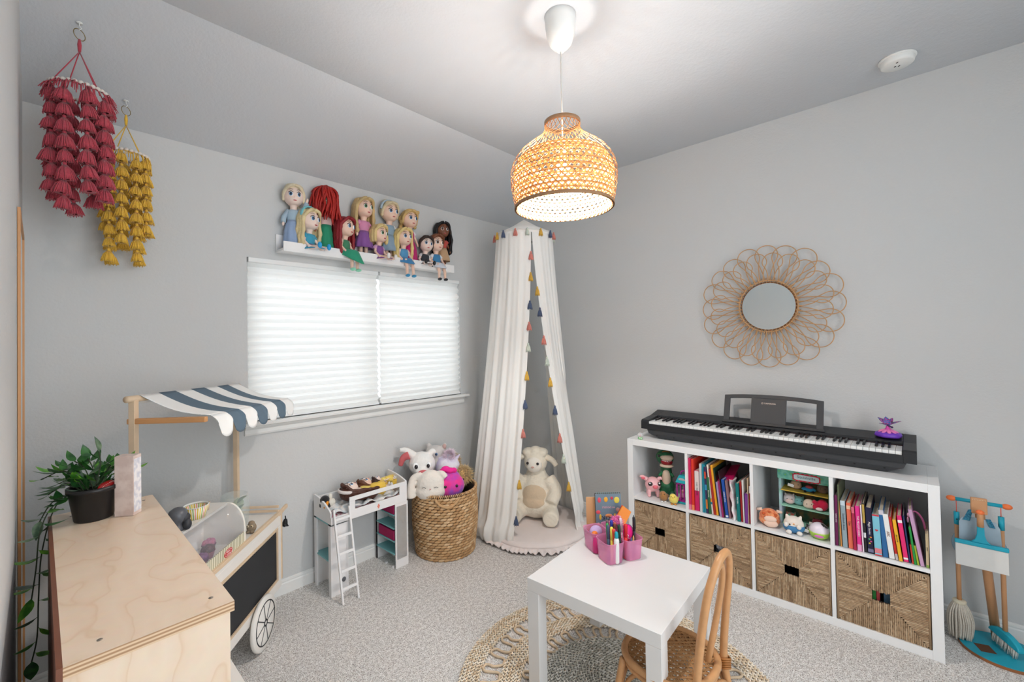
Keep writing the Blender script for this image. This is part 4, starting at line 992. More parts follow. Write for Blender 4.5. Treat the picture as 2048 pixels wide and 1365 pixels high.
# ---------------- dolls ----------------
LEDZ = 1.972
LG_ = thing('picture_ledge', 'long white picture ledge on the wall above the window holding a row of dolls', 'shelf', (-2.165, 0, 1.953))
LW = 1.245
MB().bb(0, LW, -.112, 0, .006, .019).build('bottom_board', WLAM, LG_, bevel=.001)
MB().bb(0, LW, -.124, -.112, 0, .056).build('front_lip', WLAM, LG_, bevel=.001)
MB().bb(0, LW, -.012, 0, .019, .112).build('back_board', WLAM, LG_, bevel=.001)
SKIN = {'fair': mat('doll_skin_fair', (236, 200, 180), .55, var=.01, sss=.05), 'pale': mat('doll_skin_pale', (238, 214, 202), .55, var=.01, sss=.05), 'dark': mat('doll_skin_brown', (128, 80, 58), .5, var=.01)}
EYW = mat('eye_white', (245, 245, 245), .2, var=0); EYD = mat('eye_dark', (30, 24, 28), .12, var=0, coat=.5); LIP = mat('doll_lips', (190, 84, 88), .5, var=0)
EYC = {c: mat('iris_' + c, q, .2, var=0) for c, q in (('blue', (70, 120, 170)), ('green', (80, 130, 80)), ('brown', (96, 60, 36)))}
def clothm(c, v=.05): return mat('cloth_%d_%d_%d' % c, c, .8, var=v, vs=40, bump=.2, bs=160, bd=.002, sheen=.15)
def hairm(c): return mat('hair_%d_%d_%d' % c, c, .5, var=.18, vs=26, bump=.6, bs=110, bd=.004)
def lerp3(a, b, t): return tuple(a[i] + (b[i] - a[i]) * t for i in range(3))
def doll(label, loc, rz, H=.40, pose='stand', skin='fair', hair=(200, 170, 110), style='long', top=(200, 200, 200), skirt=(200, 200, 200), shoe=(230, 230, 230), iris='blue', band=None, sleeve=None, long_skirt=False, roll=0.0, name='doll', group='dolls on the picture ledge', pitch=0.0, wave=False, dangle=False, sash=None):
    s = H / .40
    D = thing(name, label, 'doll', loc, group=group, rot=(pitch, roll, rz), scale=s)
    sit = pose == 'sit'; dz = -.142 if sit else 0.0
    hz = .330 + dz; hy = -.004
    mb = MB()
    mb.sph((0, hy, hz), (.048, .043, .053), 18, 12).sph((0, hy - .012, hz - .022), (.036, .032, .027), 14, 9)            # head with cheeks
    mb.sph((0, hy - .043, hz - .014), (.0055, .006, .005), 8, 6)                                                        # nose
    for x in (-1, 1): mb.sph((x * .047, hy + .004, hz - .010), (.006, .009, .012), 8, 6)                                 # ears
    mb.tube([(0, 0, hz - .035), (0, 0, .245 + dz)], [.020, .018], 10)
    mb.sph((0, 0, .215 + dz), (.033, .021, .045)).sph((0, 0, .165 + dz), (.032, .024, .030))
    for x in (-1, 1):
        sh = (x * .030, 0, .245 + dz)
        if wave and x > 0: el, hd = (x * .062, -.004, .262 + dz), (x * .078, -.010, .318 + dz)
        elif sit: el, hd = (x * .050, -.012, .200 + dz), (x * .046, -.046, .166 + dz)
        else: el, hd = (x * .052, .002, .200 + dz), (x * .060, -.016, .155 + dz)
        mb.tube([sh, el, hd], [.0115, .0095, .0078], 8); mb.sph(hd, (.009, .008, .011), 8, 6)
        for q in range(4):                                                                                              # small fingers
            o = V((x * .001, -.004 + .003 * q, -.008 if not (wave and x > 0) else .008)); mb.tube([V(hd) + o * .5, V(hd) + o * 1.9], [.0030, .0022], 5)
        if not sit: mb.tube([(x * .018, 0, .165), (x * .020, .002, .09), (x * .020, .004, .022)], [.0175, .0135, .0105], 9); mb.sph((x * .020, -.008, .010), (.012, .021, .010), 9, 6)
        elif dangle: mb.tube([(x * .018, 0, .022), (x * .024, -.062, .020), (x * .026, -.074, -.035), (x * .027, -.074, -.080)], [.017, .0135, .0115, .0095], 9); mb.sph((x * .027, -.082, -.088), (.011, .019, .009), 9, 6)
        else: mb.tube([(x * .018, 0, .022), (x * .028, -.055, .020), (x * .034, -.110, .016)], [.017, .0135, .0105], 9); mb.sph((x * .036, -.116, .024), (.011, .010, .017), 9, 6)
    HF = 1.17; zc_ = hz - .052
    def S(m_, arm=False):
        for i, p in enumerate(m_.v):
            if arm and (p[2] < zc_ or abs(p[0]) > .0565): continue
            m_.v[i] = (p[0] * HF, (p[1] - hy) * HF + hy - .004, (zc_ + (p[2] - zc_) * HF if p[2] > zc_ else p[2]) - (.010 if not arm or p[2] > zc_ + .004 else 0))
        return m_
    S(mb, True); mb.build('body', SKIN[skin], D, remesh=.0042, smooth=3)
    for x in (-1, 1):
        e = (x * .019, hy - .0395, hz + .001)
        R = Matrix.Rotation(x * .38, 3, 'Z')
        S(MB().sph(e, (.0110, .0050, .0118), 12, 8, R)).build('eye', EYW, D)
        mb = MB(); mb.sph((e[0] + x * .0006, e[1] - .0032, e[2]), (.0080, .0036, .0098), 10, 7, R); S(mb).build('iris', EYC[iris], D)
        mb = MB(); mb.sph((e[0] + x * .0006, e[1] - .0054, e[2]), (.0052, .0024, .0066), 8, 6, R); S(mb).build('pupil', EYD, D)
        S(MB().tube([(x * .008, hy - .043, hz + .011), (x * .018, hy - .0425, hz + .0165), (x * .030, hy - .0350, hz + .009)], [.0010, .0018, .0012], 5)).build('eyelash', EYD, D)
        S(MB().tube([(x * .009, hy - .0425, hz + .024), (x * .019, hy - .041, hz + .0275), (x * .029, hy - .034, hz + .024)], [.0010, .0014, .0008], 5)).build('eyebrow', hairm(tuple(int(v * .6) for v in hair)), D)
    S(MB().sph((0, hy - .0415, hz - .029), (.0090, .0035, .0032), 10, 6)).build('mouth', LIP, D)
    # hair
    HM = hairm(hair); mb = MB(); sd = random.Random(hash(label) % 999 if False else len(label))
    mb.sph((0, hy + .010, hz + .010), (.0535, .047, .0515), 18, 12)
    def lock(p, r): mb.tube(bez(p, 4), r, 7)
    if style in ('long', 'big', 'wavy', 'side'):
        L_ = {'long': .17, 'big': .19, 'wavy': .20, 'side': .15}[style]; fat = 1.55 if style == 'big' else 1.0
        if style == 'big':
            for i in range(120):
                a = i * 2.399; el = .25 + 1.1 * ((i + .5) / 120) ** .8; fr = -sin(a)
                R_ = .052 + .022 * sd.random(); n_ = 15; P = []; L2 = (.13 + .10 * sd.random()) * (1 if fr < .6 else .75); ph = sd.random() * 6
                for k in range(n_):
                    u = k / (n_ - 1)
                    if u < .35: e_ = el * (u / .35) ; x, y, z = R_ * sin(e_) * cos(a), R_ * .9 * sin(e_) * sin(a), R_ * 1.05 * cos(e_)
                    else:
                        g = (u - .35) / .65; x, y, z = R_ * (sin(el) + .22 * g) * cos(a), R_ * .9 * (sin(el) + .12 * g) * sin(a), R_ * 1.05 * cos(el) - L2 * g
                    P.append((x + .0055 * sin(ph + 9 * u), hy + .006 + y + .0045 * cos(ph + 9 * u), hz + z))
                mb.tube(P, [.0058] * (n_ - 3) + [.005, .004, .002], 6)
        for i in range(15 if style != 'big' else 0):
            a = PI * (-.10 + 1.20 * i / 14) if style != 'big' else PI * (-.32 + 1.64 * i / 29)
            rx, ry = .052 * fat ** .45, .046 * fat ** .4; x, y = rx * cos(a), hy + .006 + ry * sin(a); w_ = .006 * (2.2 if style in ('big', 'wavy') else .7)
            out = 1.0 + (.55 if style == 'big' else .12)
            P = [(x * .75, y * .75, hz + .045), (x, y, hz + .012), (x * out + w_ * sd.uniform(-1, 1), y * out, hz - .35 * L_), (x * out * .98 + w_ * sd.uniform(-1, 1), y * out + .003, hz - .65 * L_), (x * out * .85 + w_ * sd.uniform(-1, 1), y * out, hz - L_ * sd.uniform(.85, 1.05))]
            r0 = .0105 * fat; lock(P, [r0 * .8] * 4 + [r0 * (1 + .18 * sin(2 * k)) for k in range(4 * 3)] + [.004])
        if style == 'big':
            for i in range(0):
                x = 0; lock([(x * .6, hy - .02, hz + .060), (x, hy - .052, hz + .028), (x * 1.15, hy - .058, hz - .02), (x * 1.25 + sd.uniform(-.008, .008), hy - .050, hz - .075)], [.008, .009, .010, .010, .009, .010, .009, .010, .009, .008, .007, .006, .004][:13])
        else:
            for x in (-1, 1): lock([(x * .004, hy - .030, hz + .052), (x * .030, hy - .036, hz + .040), (x * .049, hy - .014, hz + .010), (x * .053, hy, hz - .03)], [.009] * 12 + [.005])
    else:
        for x in (-1, 1):
            for q in range(3): lock([(x * .003, hy - .030 + .004 * q, hz + .053), (x * (.022 + .006 * q), hy - .036 + .006 * q, hz + .044), (x * .044, hy - .018 + .006 * q, hz + .022 - .008 * q), (x * .050, hy + .002, hz - .004 - .012 * q)], [.0085] * 12 + [.004])
        if style == 'curls':
            for i in range(26): a = i * 2.4; z_ = hz + .045 - i * .0038; mb.sph((.050 * cos(a) * (1 if i > 8 else .8), hy + .012 + abs(.042 * sin(a)) - (.04 if i < 9 else 0), z_), .0125, 8, 6)
        if style == 'bob':
            for i in range(13): a = PI * (-.12 + 1.24 * i / 12); lock([(.050 * cos(a), hy + .006 + .045 * sin(a), hz + .02), (.055 * cos(a), hy + .006 + .048 * sin(a), hz - .02), (.050 * cos(a), hy + .006 + .044 * sin(a), hz - .055)], [.011] * 8 + [.005])
    if style == 'bun':
        for i in range(7): a = i * .9; mb.sph((.016 * cos(a), hy + .022 + .012 * sin(a), hz + .062), (.016, .015, .014), 10, 7)
    if style == 'pulled': lock([(0, hy + .045, hz + .01), (.03, hy + .045, hz - .05), (.045, hy + .03, hz - .11), (.040, hy + .02, hz - .16)], [.014] * 12 + [.005])
    # face opening: the hair volume sits behind the face plane
    for i, p in enumerate(mb.v[:18 * 11 + 2]):
        if p[1] < hy - .012 and p[2] < hz + .036 - .10 * abs(p[0]): mb.v[i] = (p[0] * .93, hy - .008, p[2])
    S(mb)
    if style == 'big': mb.build('hair', HM, D)
    else: mb.build('hair', HM, D, remesh=.0036, smooth=1)
    if band: S(MB().tube([(.0555 * cos(a), hy + .004 - .006, hz + .012 + .055 * sin(a)) for a in [PI * k / 14 for k in range(15)]], .0055, 8, flat=1.8)).build('headband', clothm(band), D)
    # clothes
    mb = MB(); mb.lathe([(.015, .250 + dz), (.034, .243 + dz), (.038, .225 + dz), (.036, .195 + dz), (.034, .178 + dz)], 24, sy=.74)
    mb.build('bodice', clothm(top), D, solid=.002)
    sl = clothm(sleeve or top)
    for x in (-1, 1):
        P = [(x * .026, 0, .243 + dz), (x * .046, -.002, .222 + dz)] if not (wave and x > 0) else [(x * .026, 0, .243 + dz), (x * .060, -.004, .262 + dz), (x * .074, -.009, .300 + dz)]
        if wave and x < 0: P = [(x * .026, 0, .243 + dz), (x * .053, 0, .200 + dz), (x * .060, -.014, .165 + dz)]
        MB().tube(P, [.0150] * len(P), 10).build('sleeve', sl, D)
    if sash: MB().lathe([(.0355, .186 + dz), (.0375, .180 + dz), (.0375, .172 + dz), (.0355, .168 + dz)], 24, sy=.76).build('sash', clothm(sash), D)
    SK = clothm(skirt); wv_ = lambda a, z: 1 + .055 * sin(9 * a + 2) * min(1, (.178 - z) / .05)
    if sit:
        lo = .176 + dz; mb = MB(); G = []
        ln = .125 if long_skirt else .078
        for j in range(9):
            t_ = j / 8; row = []
            for i in range(24):
                a = 2 * PI * i / 24; rx = .035 + .028 * t_ ** .6 + .003 * sin(7 * a) * t_; front = max(0, -sin(a))
                y = .026 * sin(a) * (1 + .25 * t_) - front * ln * t_ * (1.0 if not dangle else .85); z = lo - (lo - .006) * t_ * (1 - .20 * front)
                if dangle and front > 0 and t_ > .6: z -= (t_ - .6) * (.20 if long_skirt else .08) * front
                row.append((rx * cos(a), y, max(z, .004) if not dangle or front < .2 else z + .012))
            G.append(row)
        mb.grid(G, closed_u=True); mb.build('skirt', SK, D, solid=.003)
    else:
        zb_ = .018 if long_skirt else .075; k = .80 if long_skirt == 'slim' else 1.0
        MB().lathe([(.033, .182), (.042 * k, .160), (.052 * k, .12), (.058 * k, zb_ + .03), (.062 * k, zb_)], 40, sy=.80, wav=wv_).build('skirt', SK, D, solid=.003)
    SHM = mat('doll_shoe_%d_%d_%d' % shoe, shoe, .3, var=.02)
    for x in (-1, 1):
        c, r = ((x * .020, -.008, .010), (.0135, .023, .0112)) if not sit else (((x * .027, -.082, -.088), (.0130, .0215, .0108)) if dangle else ((x * .036, -.1175, .024), (.0130, .0120, .0190)))
        MB().sph(c, r, 12, 8).build('shoe', SHM, D)
    return D
def dl(label, x, y, rzd, **k): return doll(label, (x, y, LEDZ + .0015), math.radians(rzd), **k)
BLO = (222, 196, 142); GOLD = (214, 180, 118); PLAT = (226, 212, 182)
dl('standing doll waving one arm in a long icy blue gown, leftmost on the picture ledge', -2.080, -.048, -12, H=.385, skin='pale', hair=PLAT, style='pulled', top=(168, 190, 206), skirt=(150, 172, 206), long_skirt=True, wave=True)
dl('seated doll with a teal headband, turquoise dress and shiny blue shoes', -2.005, -.078, 22, H=.40, pose='sit', skin='pale', hair=(228, 208, 160), style='long', band=(120, 190, 200), top=(64, 160, 190), skirt=(50, 150, 186), sash=(120, 60, 110), shoe=(40, 160, 220))
dl('standing doll with big curly red hair hiding its face and a slim green skirt', -1.889, -.050, 0, H=.405, hair=(176, 34, 26), style='big', top=(222, 190, 186), skirt=(36, 140, 104), long_skirt='slim', iris='green')
dl('seated doll with dark red hair and a long green skirt over the ledge edge', -1.780, -.076, 25, H=.395, pose='sit', hair=(142, 30, 40), style='long', top=(64, 130, 96), sleeve=(232, 198, 178), skirt=(44, 150, 116), long_skirt=True, dangle=True, shoe=(150, 222, 190))
dl('standing doll with long blonde hair, pink bodice and purple skirt', -1.634, -.050, 8, H=.415, hair=(206, 178, 126), style='long', top=(214, 140, 176), skirt=(132, 82, 152), iris='green', shoe=(200, 150, 190))
dl('small seated blonde doll in a purple dress with white shoes', -1.540, -.078, 18, H=.385, pose='sit', hair=(226, 200, 140), style='bob', top=(134, 80, 150), sleeve=(212, 160, 200), skirt=(120, 70, 138), iris='green', shoe=(236, 230, 226))
dl('standing doll with a blonde bun, white sleeves and grey blue dress', -1.440, -.050, 2, H=.425, hair=(218, 202, 166), style='bun', band=(180, 200, 214), top=(140, 164, 182), sleeve=(240, 238, 234), skirt=(134, 158, 178))
dl('seated blonde doll with a bright blue dress and legs dangling off the ledge', -1.350, -.082, 4, H=.40, pose='sit', hair=(230, 206, 138), style='long', top=(84, 150, 196), sleeve=(236, 206, 190), skirt=(64, 134, 186), dangle=True, shoe=(60, 150, 196))
dl('standing doll with blonde curls and a long magenta dress with a white collar', -1.275, -.050, 0, H=.405, hair=GOLD, style='curls', top=(196, 30, 110), sleeve=(240, 226, 230), skirt=(188, 28, 106), long_skirt=True)
dl('small seated doll with dark hair, a black bow dress and black shoes', -1.172, -.078, -12, H=.36, pose='sit', hair=(58, 42, 36), style='short', skin='pale', top=(52, 54, 60), sleeve=(206, 204, 206), skirt=(70, 72, 80), iris='blue', shoe=(34, 34, 38), roll=.12)
dl('seated brown haired doll in a white and blue pinafore at the right end, legs dangling', -1.062, -.082, -2, H=.40, pose='sit', hair=(122, 70, 44), style='short', top=(64, 130, 176), sleeve=(232, 234, 238), skirt=(214, 218, 226), dangle=True, shoe=(38, 38, 44), iris='brown')
dl('standing doll with long wavy black hair, brown skin, red top and tan skirt', -.972, -.050, -14, H=.375, skin='dark', hair=(24, 20, 22), style='wavy', top=(196, 76, 66), skirt=(196, 160, 124), iris='brown', shoe=(120, 80, 60))

# ---------------- doll loft bed ----------------
WDP = mat('white_toy_panel', (238, 236, 236), .35, var=.008); TEAL = mat('teal_toy_shelf', (122, 184, 188), .45, var=.01); MAG = mat('magenta_felt_box', (172, 30, 92), .85, var=.04)
LB = thing('doll_loft_bed', 'white toy loft bed with teal shelves and a ladder, standing against the window wall', 'toy furniture', (-1.975, -.252, 0))
BW, BD = .512, .215
def endp(x, zb_, hb, hf):
    T = basis((x, 0, 0), (0, 1, 0), (0, 0, 1)); P = [(0, zb_), (BD, zb_), (BD, hb)] + [(BD * (1 - u), hf + (hb - hf) * (1 - u ** 2.2) if u < .8 else hf + (hb - hf) * (1 - .8 ** 2.2) * (1 - (u - .8) / .2) ** .7) for u in (.15, .3, .45, .6, .7, .8, .9)] + [(0, hf)]
    MB().prism(P, .010, T).build('end_panel', WDP, LB, bevel=.001)
endp(0, .405, .530, .470); endp(BW - .010, .0, .565, .530)
for y in (.0, BD - .03): MB().bb(0, .010, y, y + .03, 0, .405).build('post', WDP, LB)
MB().bb(0, .010, BD - .031, BD - .030, 0, .4).build('x', WDP, LB) if False else None
MB().bb(.010, .095, BD - .008, BD, 0, .405).build('back_panel', WDP, LB)
MB().bb(.010, .105, 0, .008, 0, .405).build('front_panel', WDP, LB, bevel=.001)
MB().sph((.075, -.002, .075), (.012, .004, .014), 12, 8).build('knob', DG, LB)
MB().bb(.0, .10, .0, BD, .397, .405).build('teal_strip', TEAL, LB); MB().bb(.004, .10, .004, BD - .004, .185, .193).build('teal_shelf', TEAL, LB)
MB().bb(.010, BW - .010, 0, BD, .412, .420).build('bed_base', WDP, LB)
MB().bb(.010, BW - .010, BD - .008, BD, .420, .515).build('back_rail', WDP, LB)
mb = MB(); xa, xb = .112, BW - .010; zl, zh = .405, .532
mb.bb(xa, xb, -.008, 0, zl, zl + .052); mb.bb(xa, xb, -.008, 0, zh - .024, zh); mb.bb(xa, xa + .035, -.008, 0, zl + .052, zh - .024); mb.bb(xb - .05, xb, -.008, 0, zl + .052, zh - .024)
mb.build('front_rail', WDP, LB, bevel=.0012)
MB().bb(.0, .112, -.008, 0, .405, .445).build('low_rail', WDP, LB)
MB(T=Tr(.30, -.0086, .430)).prism([(.010 * cos(k * PI / 6) * (.5 if k % 2 else 1), .014 * sin(k * PI / 6)) for k in range(12)], .0006, Rx(PI / 2)).build('coral_decal', mat('coral_print', (236, 140, 120), .5), LB)
# wardrobe side with shelves and mirror door
wx = BW - .100
MB().bb(wx, wx + .006, 0, BD, 0, .405).build('divider', WDP, LB) if False else MB().bb(wx, wx + .006, BD - .006, BD, 0, .405).build('divider', WDP, LB)
MB().bb(wx, BW - .010, BD - .006, BD, 0, .41).build('wardrobe_back', WDP, LB)
for z in (.085, .165, .245, .330): MB().bb(wx, BW - .010, .006, BD - .006, z, z + .006).build('teal_shelf', TEAL, LB)
MB().bb(wx + .006, BW, -.008, .0, 0, .405).build('door', WDP, LB, bevel=.001)
MB().bb(wx + .014, BW - .012, -.0095, -.008, .055, .388).build('door_mirror', mat('foil_mirror', (226, 229, 232), .30, metal=1, var=.05, vs=30, bump=.6, bs=28, bd=.004), LB)
for y in (.02, .1):
    MB().bb(wx, wx + .014, y, y + .012, .0, .01).build('foot', WDP, LB)
for x, y, z in ((wx + .030, .10, .171), (wx + .030, .10, .336)):
    t_ = MB().bb(-.026, .056, -.088, .088, 0, .060).build('storage_box', MAG, None, bevel=.002); t_.location = (-1.975 + x, -.252 + y, z + .0008)
    tag(t_, 'magenta toy storage box on the %s shelf of the doll loft bed' % ('middle teal' if z < .3 else 'top teal'), 'box')
# ladder
LD = thing('toy_ladder', 'small white toy ladder leaning on the front of the doll loft bed', 'ladder', (-1.968, -.372, .0012), rot=(-math.atan2(.098, .49), 0, .0))
ll = .50
for x in (0, .092): MB().bb(x, x + .010, 0, .012, 0, ll).build('side_rail', WDP, LD, bevel=.001)
for k in range(5): MB().bb(.010, .092, -.001, .012, .07 + k * .092, .084 + k * .092).build('rung', WDP, LD, bevel=.001)
# bedding and dolls lying in the bed
mt = MB().bb(-.24, .24, -.095, .093, 0, .018).build('toy_mattress', mat('quilt_print', (232, 226, 222), .85, vs=70, col2=(196, 60, 110)), None, bevel=.005); mt.location = (-1.72, -.1455, .4208); tag(mt, 'thin pink and white patterned toy mattress inside the doll loft bed', 'mattress')
bl_ = MB()
G = [[(-.22 + .44 * i / 24, -.09 + .17 * j / 9, .012 + .012 * sin(i * 1.1 + j) + .010 * sin(j * 1.7 - i * .5)) for i in range(25)] for j in range(10)]
o = MB().grid(G).build('toy_blanket', mat('pale_blue_knit', (206, 214, 218), .9, vs=40, col2=(236, 232, 228), bump=.4, bs=90), None, solid=.004); o.location = (-1.72, -.1455, .446); tag(o, 'rumpled pale blue toy blanket under the dolls in the loft bed', 'blanket')
def lying(label, x, y, rzd, z=.478, **k):
    return doll(label, (x, y, z), math.radians(rzd), pitch=math.radians(-84), group='dolls lying in the loft bed', **k)
lying('doll with long brown hair and a white hair band in the loft bed', -1.530, -.175, 86, z=.500, H=.34, hair=(84, 46, 34), style='wavy', band=(236, 226, 222), top=(236, 210, 110), skirt=(236, 196, 80), skin='pale')
lying('doll in a wide yellow ruffled dress lying in the middle of the loft bed', -1.455, -.105, 95, z=.505, H=.29, hair=(110, 66, 44), style='short', top=(240, 210, 110), skirt=(244, 204, 84), long_skirt=True)
lying('small pale doll in a yellow dress at the right end of the loft bed', -1.482, -.150, 88, z=.535, H=.17, hair=(66, 44, 40), style='short', top=(240, 214, 120), skirt=(240, 208, 104), skin='pale')
def plush(label, cat, name, loc, rz, shapes, m, vox=.006, group=None, rot=None, sm=2, parts=(), scale=None):
    t = thing(name, label, cat, loc, rz, group, rot, scale)
    mb = MB(); draw(mb, shapes); mb.build('body', m, t, remesh=vox, smooth=sm)
    for nm, mm, sh, vx in parts:
        mb = MB(); draw(mb, sh); mb.build(nm, mm, t, remesh=vx, smooth=1 if vx else 0)
    return t
def draw(mb, shapes):
    for q in shapes:
        if q[0] == 's': mb.sph(q[1], q[2], 16, 11, q[3] if len(q) > 3 else None)
        elif q[0] == 't': mb.tube(bez(q[1], 4) if len(q[1]) > 2 else q[1], ([q[2][0] + (q[2][-1] - q[2][0]) * i / (4 * (len(q[1]) - 1)) for i in range(4 * (len(q[1]) - 1) + 1)] if len(q[1]) > 2 else q[2]), q[3] if len(q) > 3 else 8)
        elif q[0] == 'b': mb.box(q[1], q[2], q[3] if len(q) > 3 else None)
def fur(name, c, v=.06, b_=.5, bs=70, col2=None, vs=20): return mat(name, c, .95, var=v, vs=vs, bump=b_, bs=bs, bd=.006, sheen=.35, col2=col2)
def fuzz(mb, c, r, n, L_, w_=.0016, seed=1, cone=None):
    """tufts of pile standing out of an ellipsoid"""
    q = random.Random(seed)
    for i in range(n):
        z = q.uniform(-1, 1); a = q.random() * 2 * PI; s_ = math.sqrt(1 - z * z); d = V((s_ * cos(a), s_ * sin(a), z))
        if cone and d.dot(V(cone).normalized()) < .1: continue
        p = V(c) + V((d.x * r[0], d.y * r[1], d.z * r[2])); e = p + (d + V((q.uniform(-.5, .5), q.uniform(-.5, .5), q.uniform(-.6, .3)))) * L_ * q.uniform(.6, 1.2)
        mb.tube([p - d * .003, p.lerp(e, .5) + V((0, 0, .002)), e], [w_, w_ * .8, w_ * .3], 4)
EB = ('eye', EYD)
plush('small black toy animal with orange beak at the left end of the loft bed', 'plush toy', 'toy_penguin', (-1.935, -.115, .452), .3,
      [('s', (0, 0, .03), (.045, .034, .030)), ('s', (-.02, -.01, .062), (.028, .026, .024))], fur('plush_black', (34, 32, 34)), .004, parts=(
      ('belly', fur('plush_offwhite', (232, 226, 214)), [('s', (.018, -.022, .036), (.028, .018, .024)), ('s', (.03, .0, .062), (.014, .012, .02))], .004), ('beak', mat('plush_orange', (228, 150, 50), .8), [('t', [(-.02, -.03, .050), (-.045, -.05, .040), (-.058, -.045, .030)], [.010, .005])], 0)))

# ---------------- woven laundry basket with plush toys ----------------
WH = [mat('hyacinth_%s' % n, c, .7, var=.16, vs=60, bump=.5, bs=200, bd=.001) for n, c in (('tan', (204, 164, 118)), ('brown', (184, 144, 100)), ('pale', (222, 188, 146)))]
BX, BY = -1.165, -.272
LBK = thing('laundry_basket', 'tall round woven laundry basket beside the doll loft bed filled with plush toys', 'basket', (BX, BY, 0.001))
def brad(z): return .198 + .022 * min(1, z / .2) - .004 * (z > .35)
rows = 23; hh_ = .425
for (nm_, i0, i1) in (('woven_wall', 0, rows),):
    mb = MB()
    for i in range(i0, i1):
        z = .009 + i * (hh_ - .012) / rows; r0 = brad(z); n = 34; 
        for k in range(n):                       # slanting rope stitches, alternating rows
            a = 2 * PI * (k + .5 * (i % 2)) / n; d = V((-sin(a), cos(a), .15)).normalized(); o_ = V((cos(a), sin(a), 0))
            mb.sph(V((r0 * cos(a), r0 * sin(a), z)), (.0262, .0085, .0098), 6, 5, basis((0, 0, 0), d, o_).to_3x3(), mi=rnd.choices((0, 1, 2), (5, 4, 3))[0])
    mb.build('woven_wall', WH, LBK)
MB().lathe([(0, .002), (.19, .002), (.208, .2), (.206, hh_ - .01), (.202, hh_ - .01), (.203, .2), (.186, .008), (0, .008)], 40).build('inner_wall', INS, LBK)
mb = MB()
for k in range(110): a = 2 * PI * k / 110; c = V((.216 * cos(a), .216 * sin(a), hh_)); o_ = V((cos(a), sin(a), 0)); mb.sph(c, (.0045, .012, .0115), 6, 5, basis((0, 0, 0), V((-sin(a), cos(a), .5)), o_).to_3x3(), mi=k % 3)
mb.build('rim_binding', WH, LBK)
for q in (-125, 55):
    a0 = math.radians(q); mb = MB(); P = [(.224 * cos(a0 + d), .224 * sin(a0 + d), hh_ - .012 - .055 * cos(d / .36 * PI / 2) ** .7) for d in [-.36 + .72 * k / 14 for k in range(15)]]
    mb.tube(P, [.0085 * (1 + .15 * sin(2.2 * k)) for k in range(15)], 8); mb.build('handle', WH[0], LBK)
def fc(p): return math.atan2(-2.66 - p[1], -3.106 - p[0]) + PI / 2     # turn a -y facing toy towards the middle of the room
P1 = (-1.285, -.175, .425)
MAGI = mat('plush_pink_lining', (206, 104, 108), .9, bump=.3); 
plush('white plush piglet with big pink lined ears at the back left of the laundry basket', 'plush toy', 'plush_piglet', P1, fc(P1), [('s', (0, 0, .165), (.092, .080, .082)), ('s', (0, .0, .06), (.07, .06, .08)), ('s', (.0, -.055, .135), (.055, .04, .04)), ('t', [(-.06, .0, .225), (-.11, .0, .262), (-.150, -.01, .268)], [.030, .014]), ('t', [(.05, .0, .225), (.075, .0, .25), (.095, -.01, .235)], [.024, .010])],
      fur('plush_white', (236, 234, 230), .02), .0065, parts=(('ear_lining', MAGI, [('t', [(-.085, -.018, .232), (-.125, -.020, .215), (-.145, -.022, .165)], [.030, .016])], .005), ('snout', MAGI, [('s', (.008, -.094, .128), (.034, .016, .019))], 0), ('eye', EYW, [('s', (-.042, -.072, .168), (.020, .010, .024))], 0), ('eye', EYW, [('s', (.046, -.072, .170), (.017, .010, .022))], 0), ('pupil', EYD, [('s', (-.038, -.081, .166), (.012, .006, .015))], 0), ('pupil', EYD, [('s', (.042, -.081, .168), (.011, .006, .014))], 0),
      ('nostril', EYD, [('s', (-.003, -.109, .128), (.004, .003, .006))], 0), ('nostril', EYD, [('s', (.019, -.109, .128), (.004, .003, .006))], 0)))
P2 = (-1.110, -.125, .445)
plush('light grey plush animal with one blue eye showing at the very back of the basket', 'plush toy', 'plush_cat', P2, fc(P2) - .25, [('s', (0, 0, .12), (.085, .07, .11)), ('s', (-.01, -.02, .185), (.072, .06, .05)), ('t', [(.045, 0, .21), (.062, 0, .245)], [.026, .012]), ('t', [(-.055, 0, .21), (-.07, 0, .245)], [.026, .012])], fur('plush_light_grey', (206, 200, 196), .04), .0065,
      parts=(('ear_lining', mat('dusty_pink_plush', (206, 168, 160), .9), [('s', (.058, -.020, .228), (.014, .008, .018))], 0), ('eye', EYC['blue'], [('s', (.012, -.078, .185), (.010, .006, .010))], 0), ('pupil', EYD, [('s', (.012, -.083, .185), (.0055, .003, .007))], 0)))
P3 = (-1.090, -.215, .405)
plush('pastel plush unicorn with two small horns and a fluffy pink tuft in the basket', 'plush toy', 'plush_unicorn', P3, fc(P3), [('s', (0, 0, .12), (.090, .075, .095)), ('s', (0, 0, .05), (.08, .07, .08)), ('t', [(-.055, 0, .19), (-.072, 0, .222)], [.015, .006]), ('t', [(.06, 0, .18), (.088, 0, .212)], [.015, .006])],
      fur('plush_pastel', (232, 232, 240), 0, vs=9, col2=(206, 196, 226)), .0065, parts=(('snout', mat('pale_pink_plush', (236, 200, 214), .9), [('s', (.02, -.070, .105), (.036, .014, .022))], 0), ('eye', EYD, [('s', (-.028, -.074, .128), (.009, .006, .009))], 0), ('eye', EYD, [('s', (.045, -.068, .125), (.009, .006, .009))], 0)))
tf = MB(); fuzz(tf, (.012, -.02, .215), (.030, .026, .028), 700, .022, .0011, 4); tf.build('fluffy_tuft', mat('pink_white_fluff', (246, 224, 238), .95, sheen=.3), bpy.data.objects['plush_unicorn'])
P4 = (-1.310, -.305, .362)
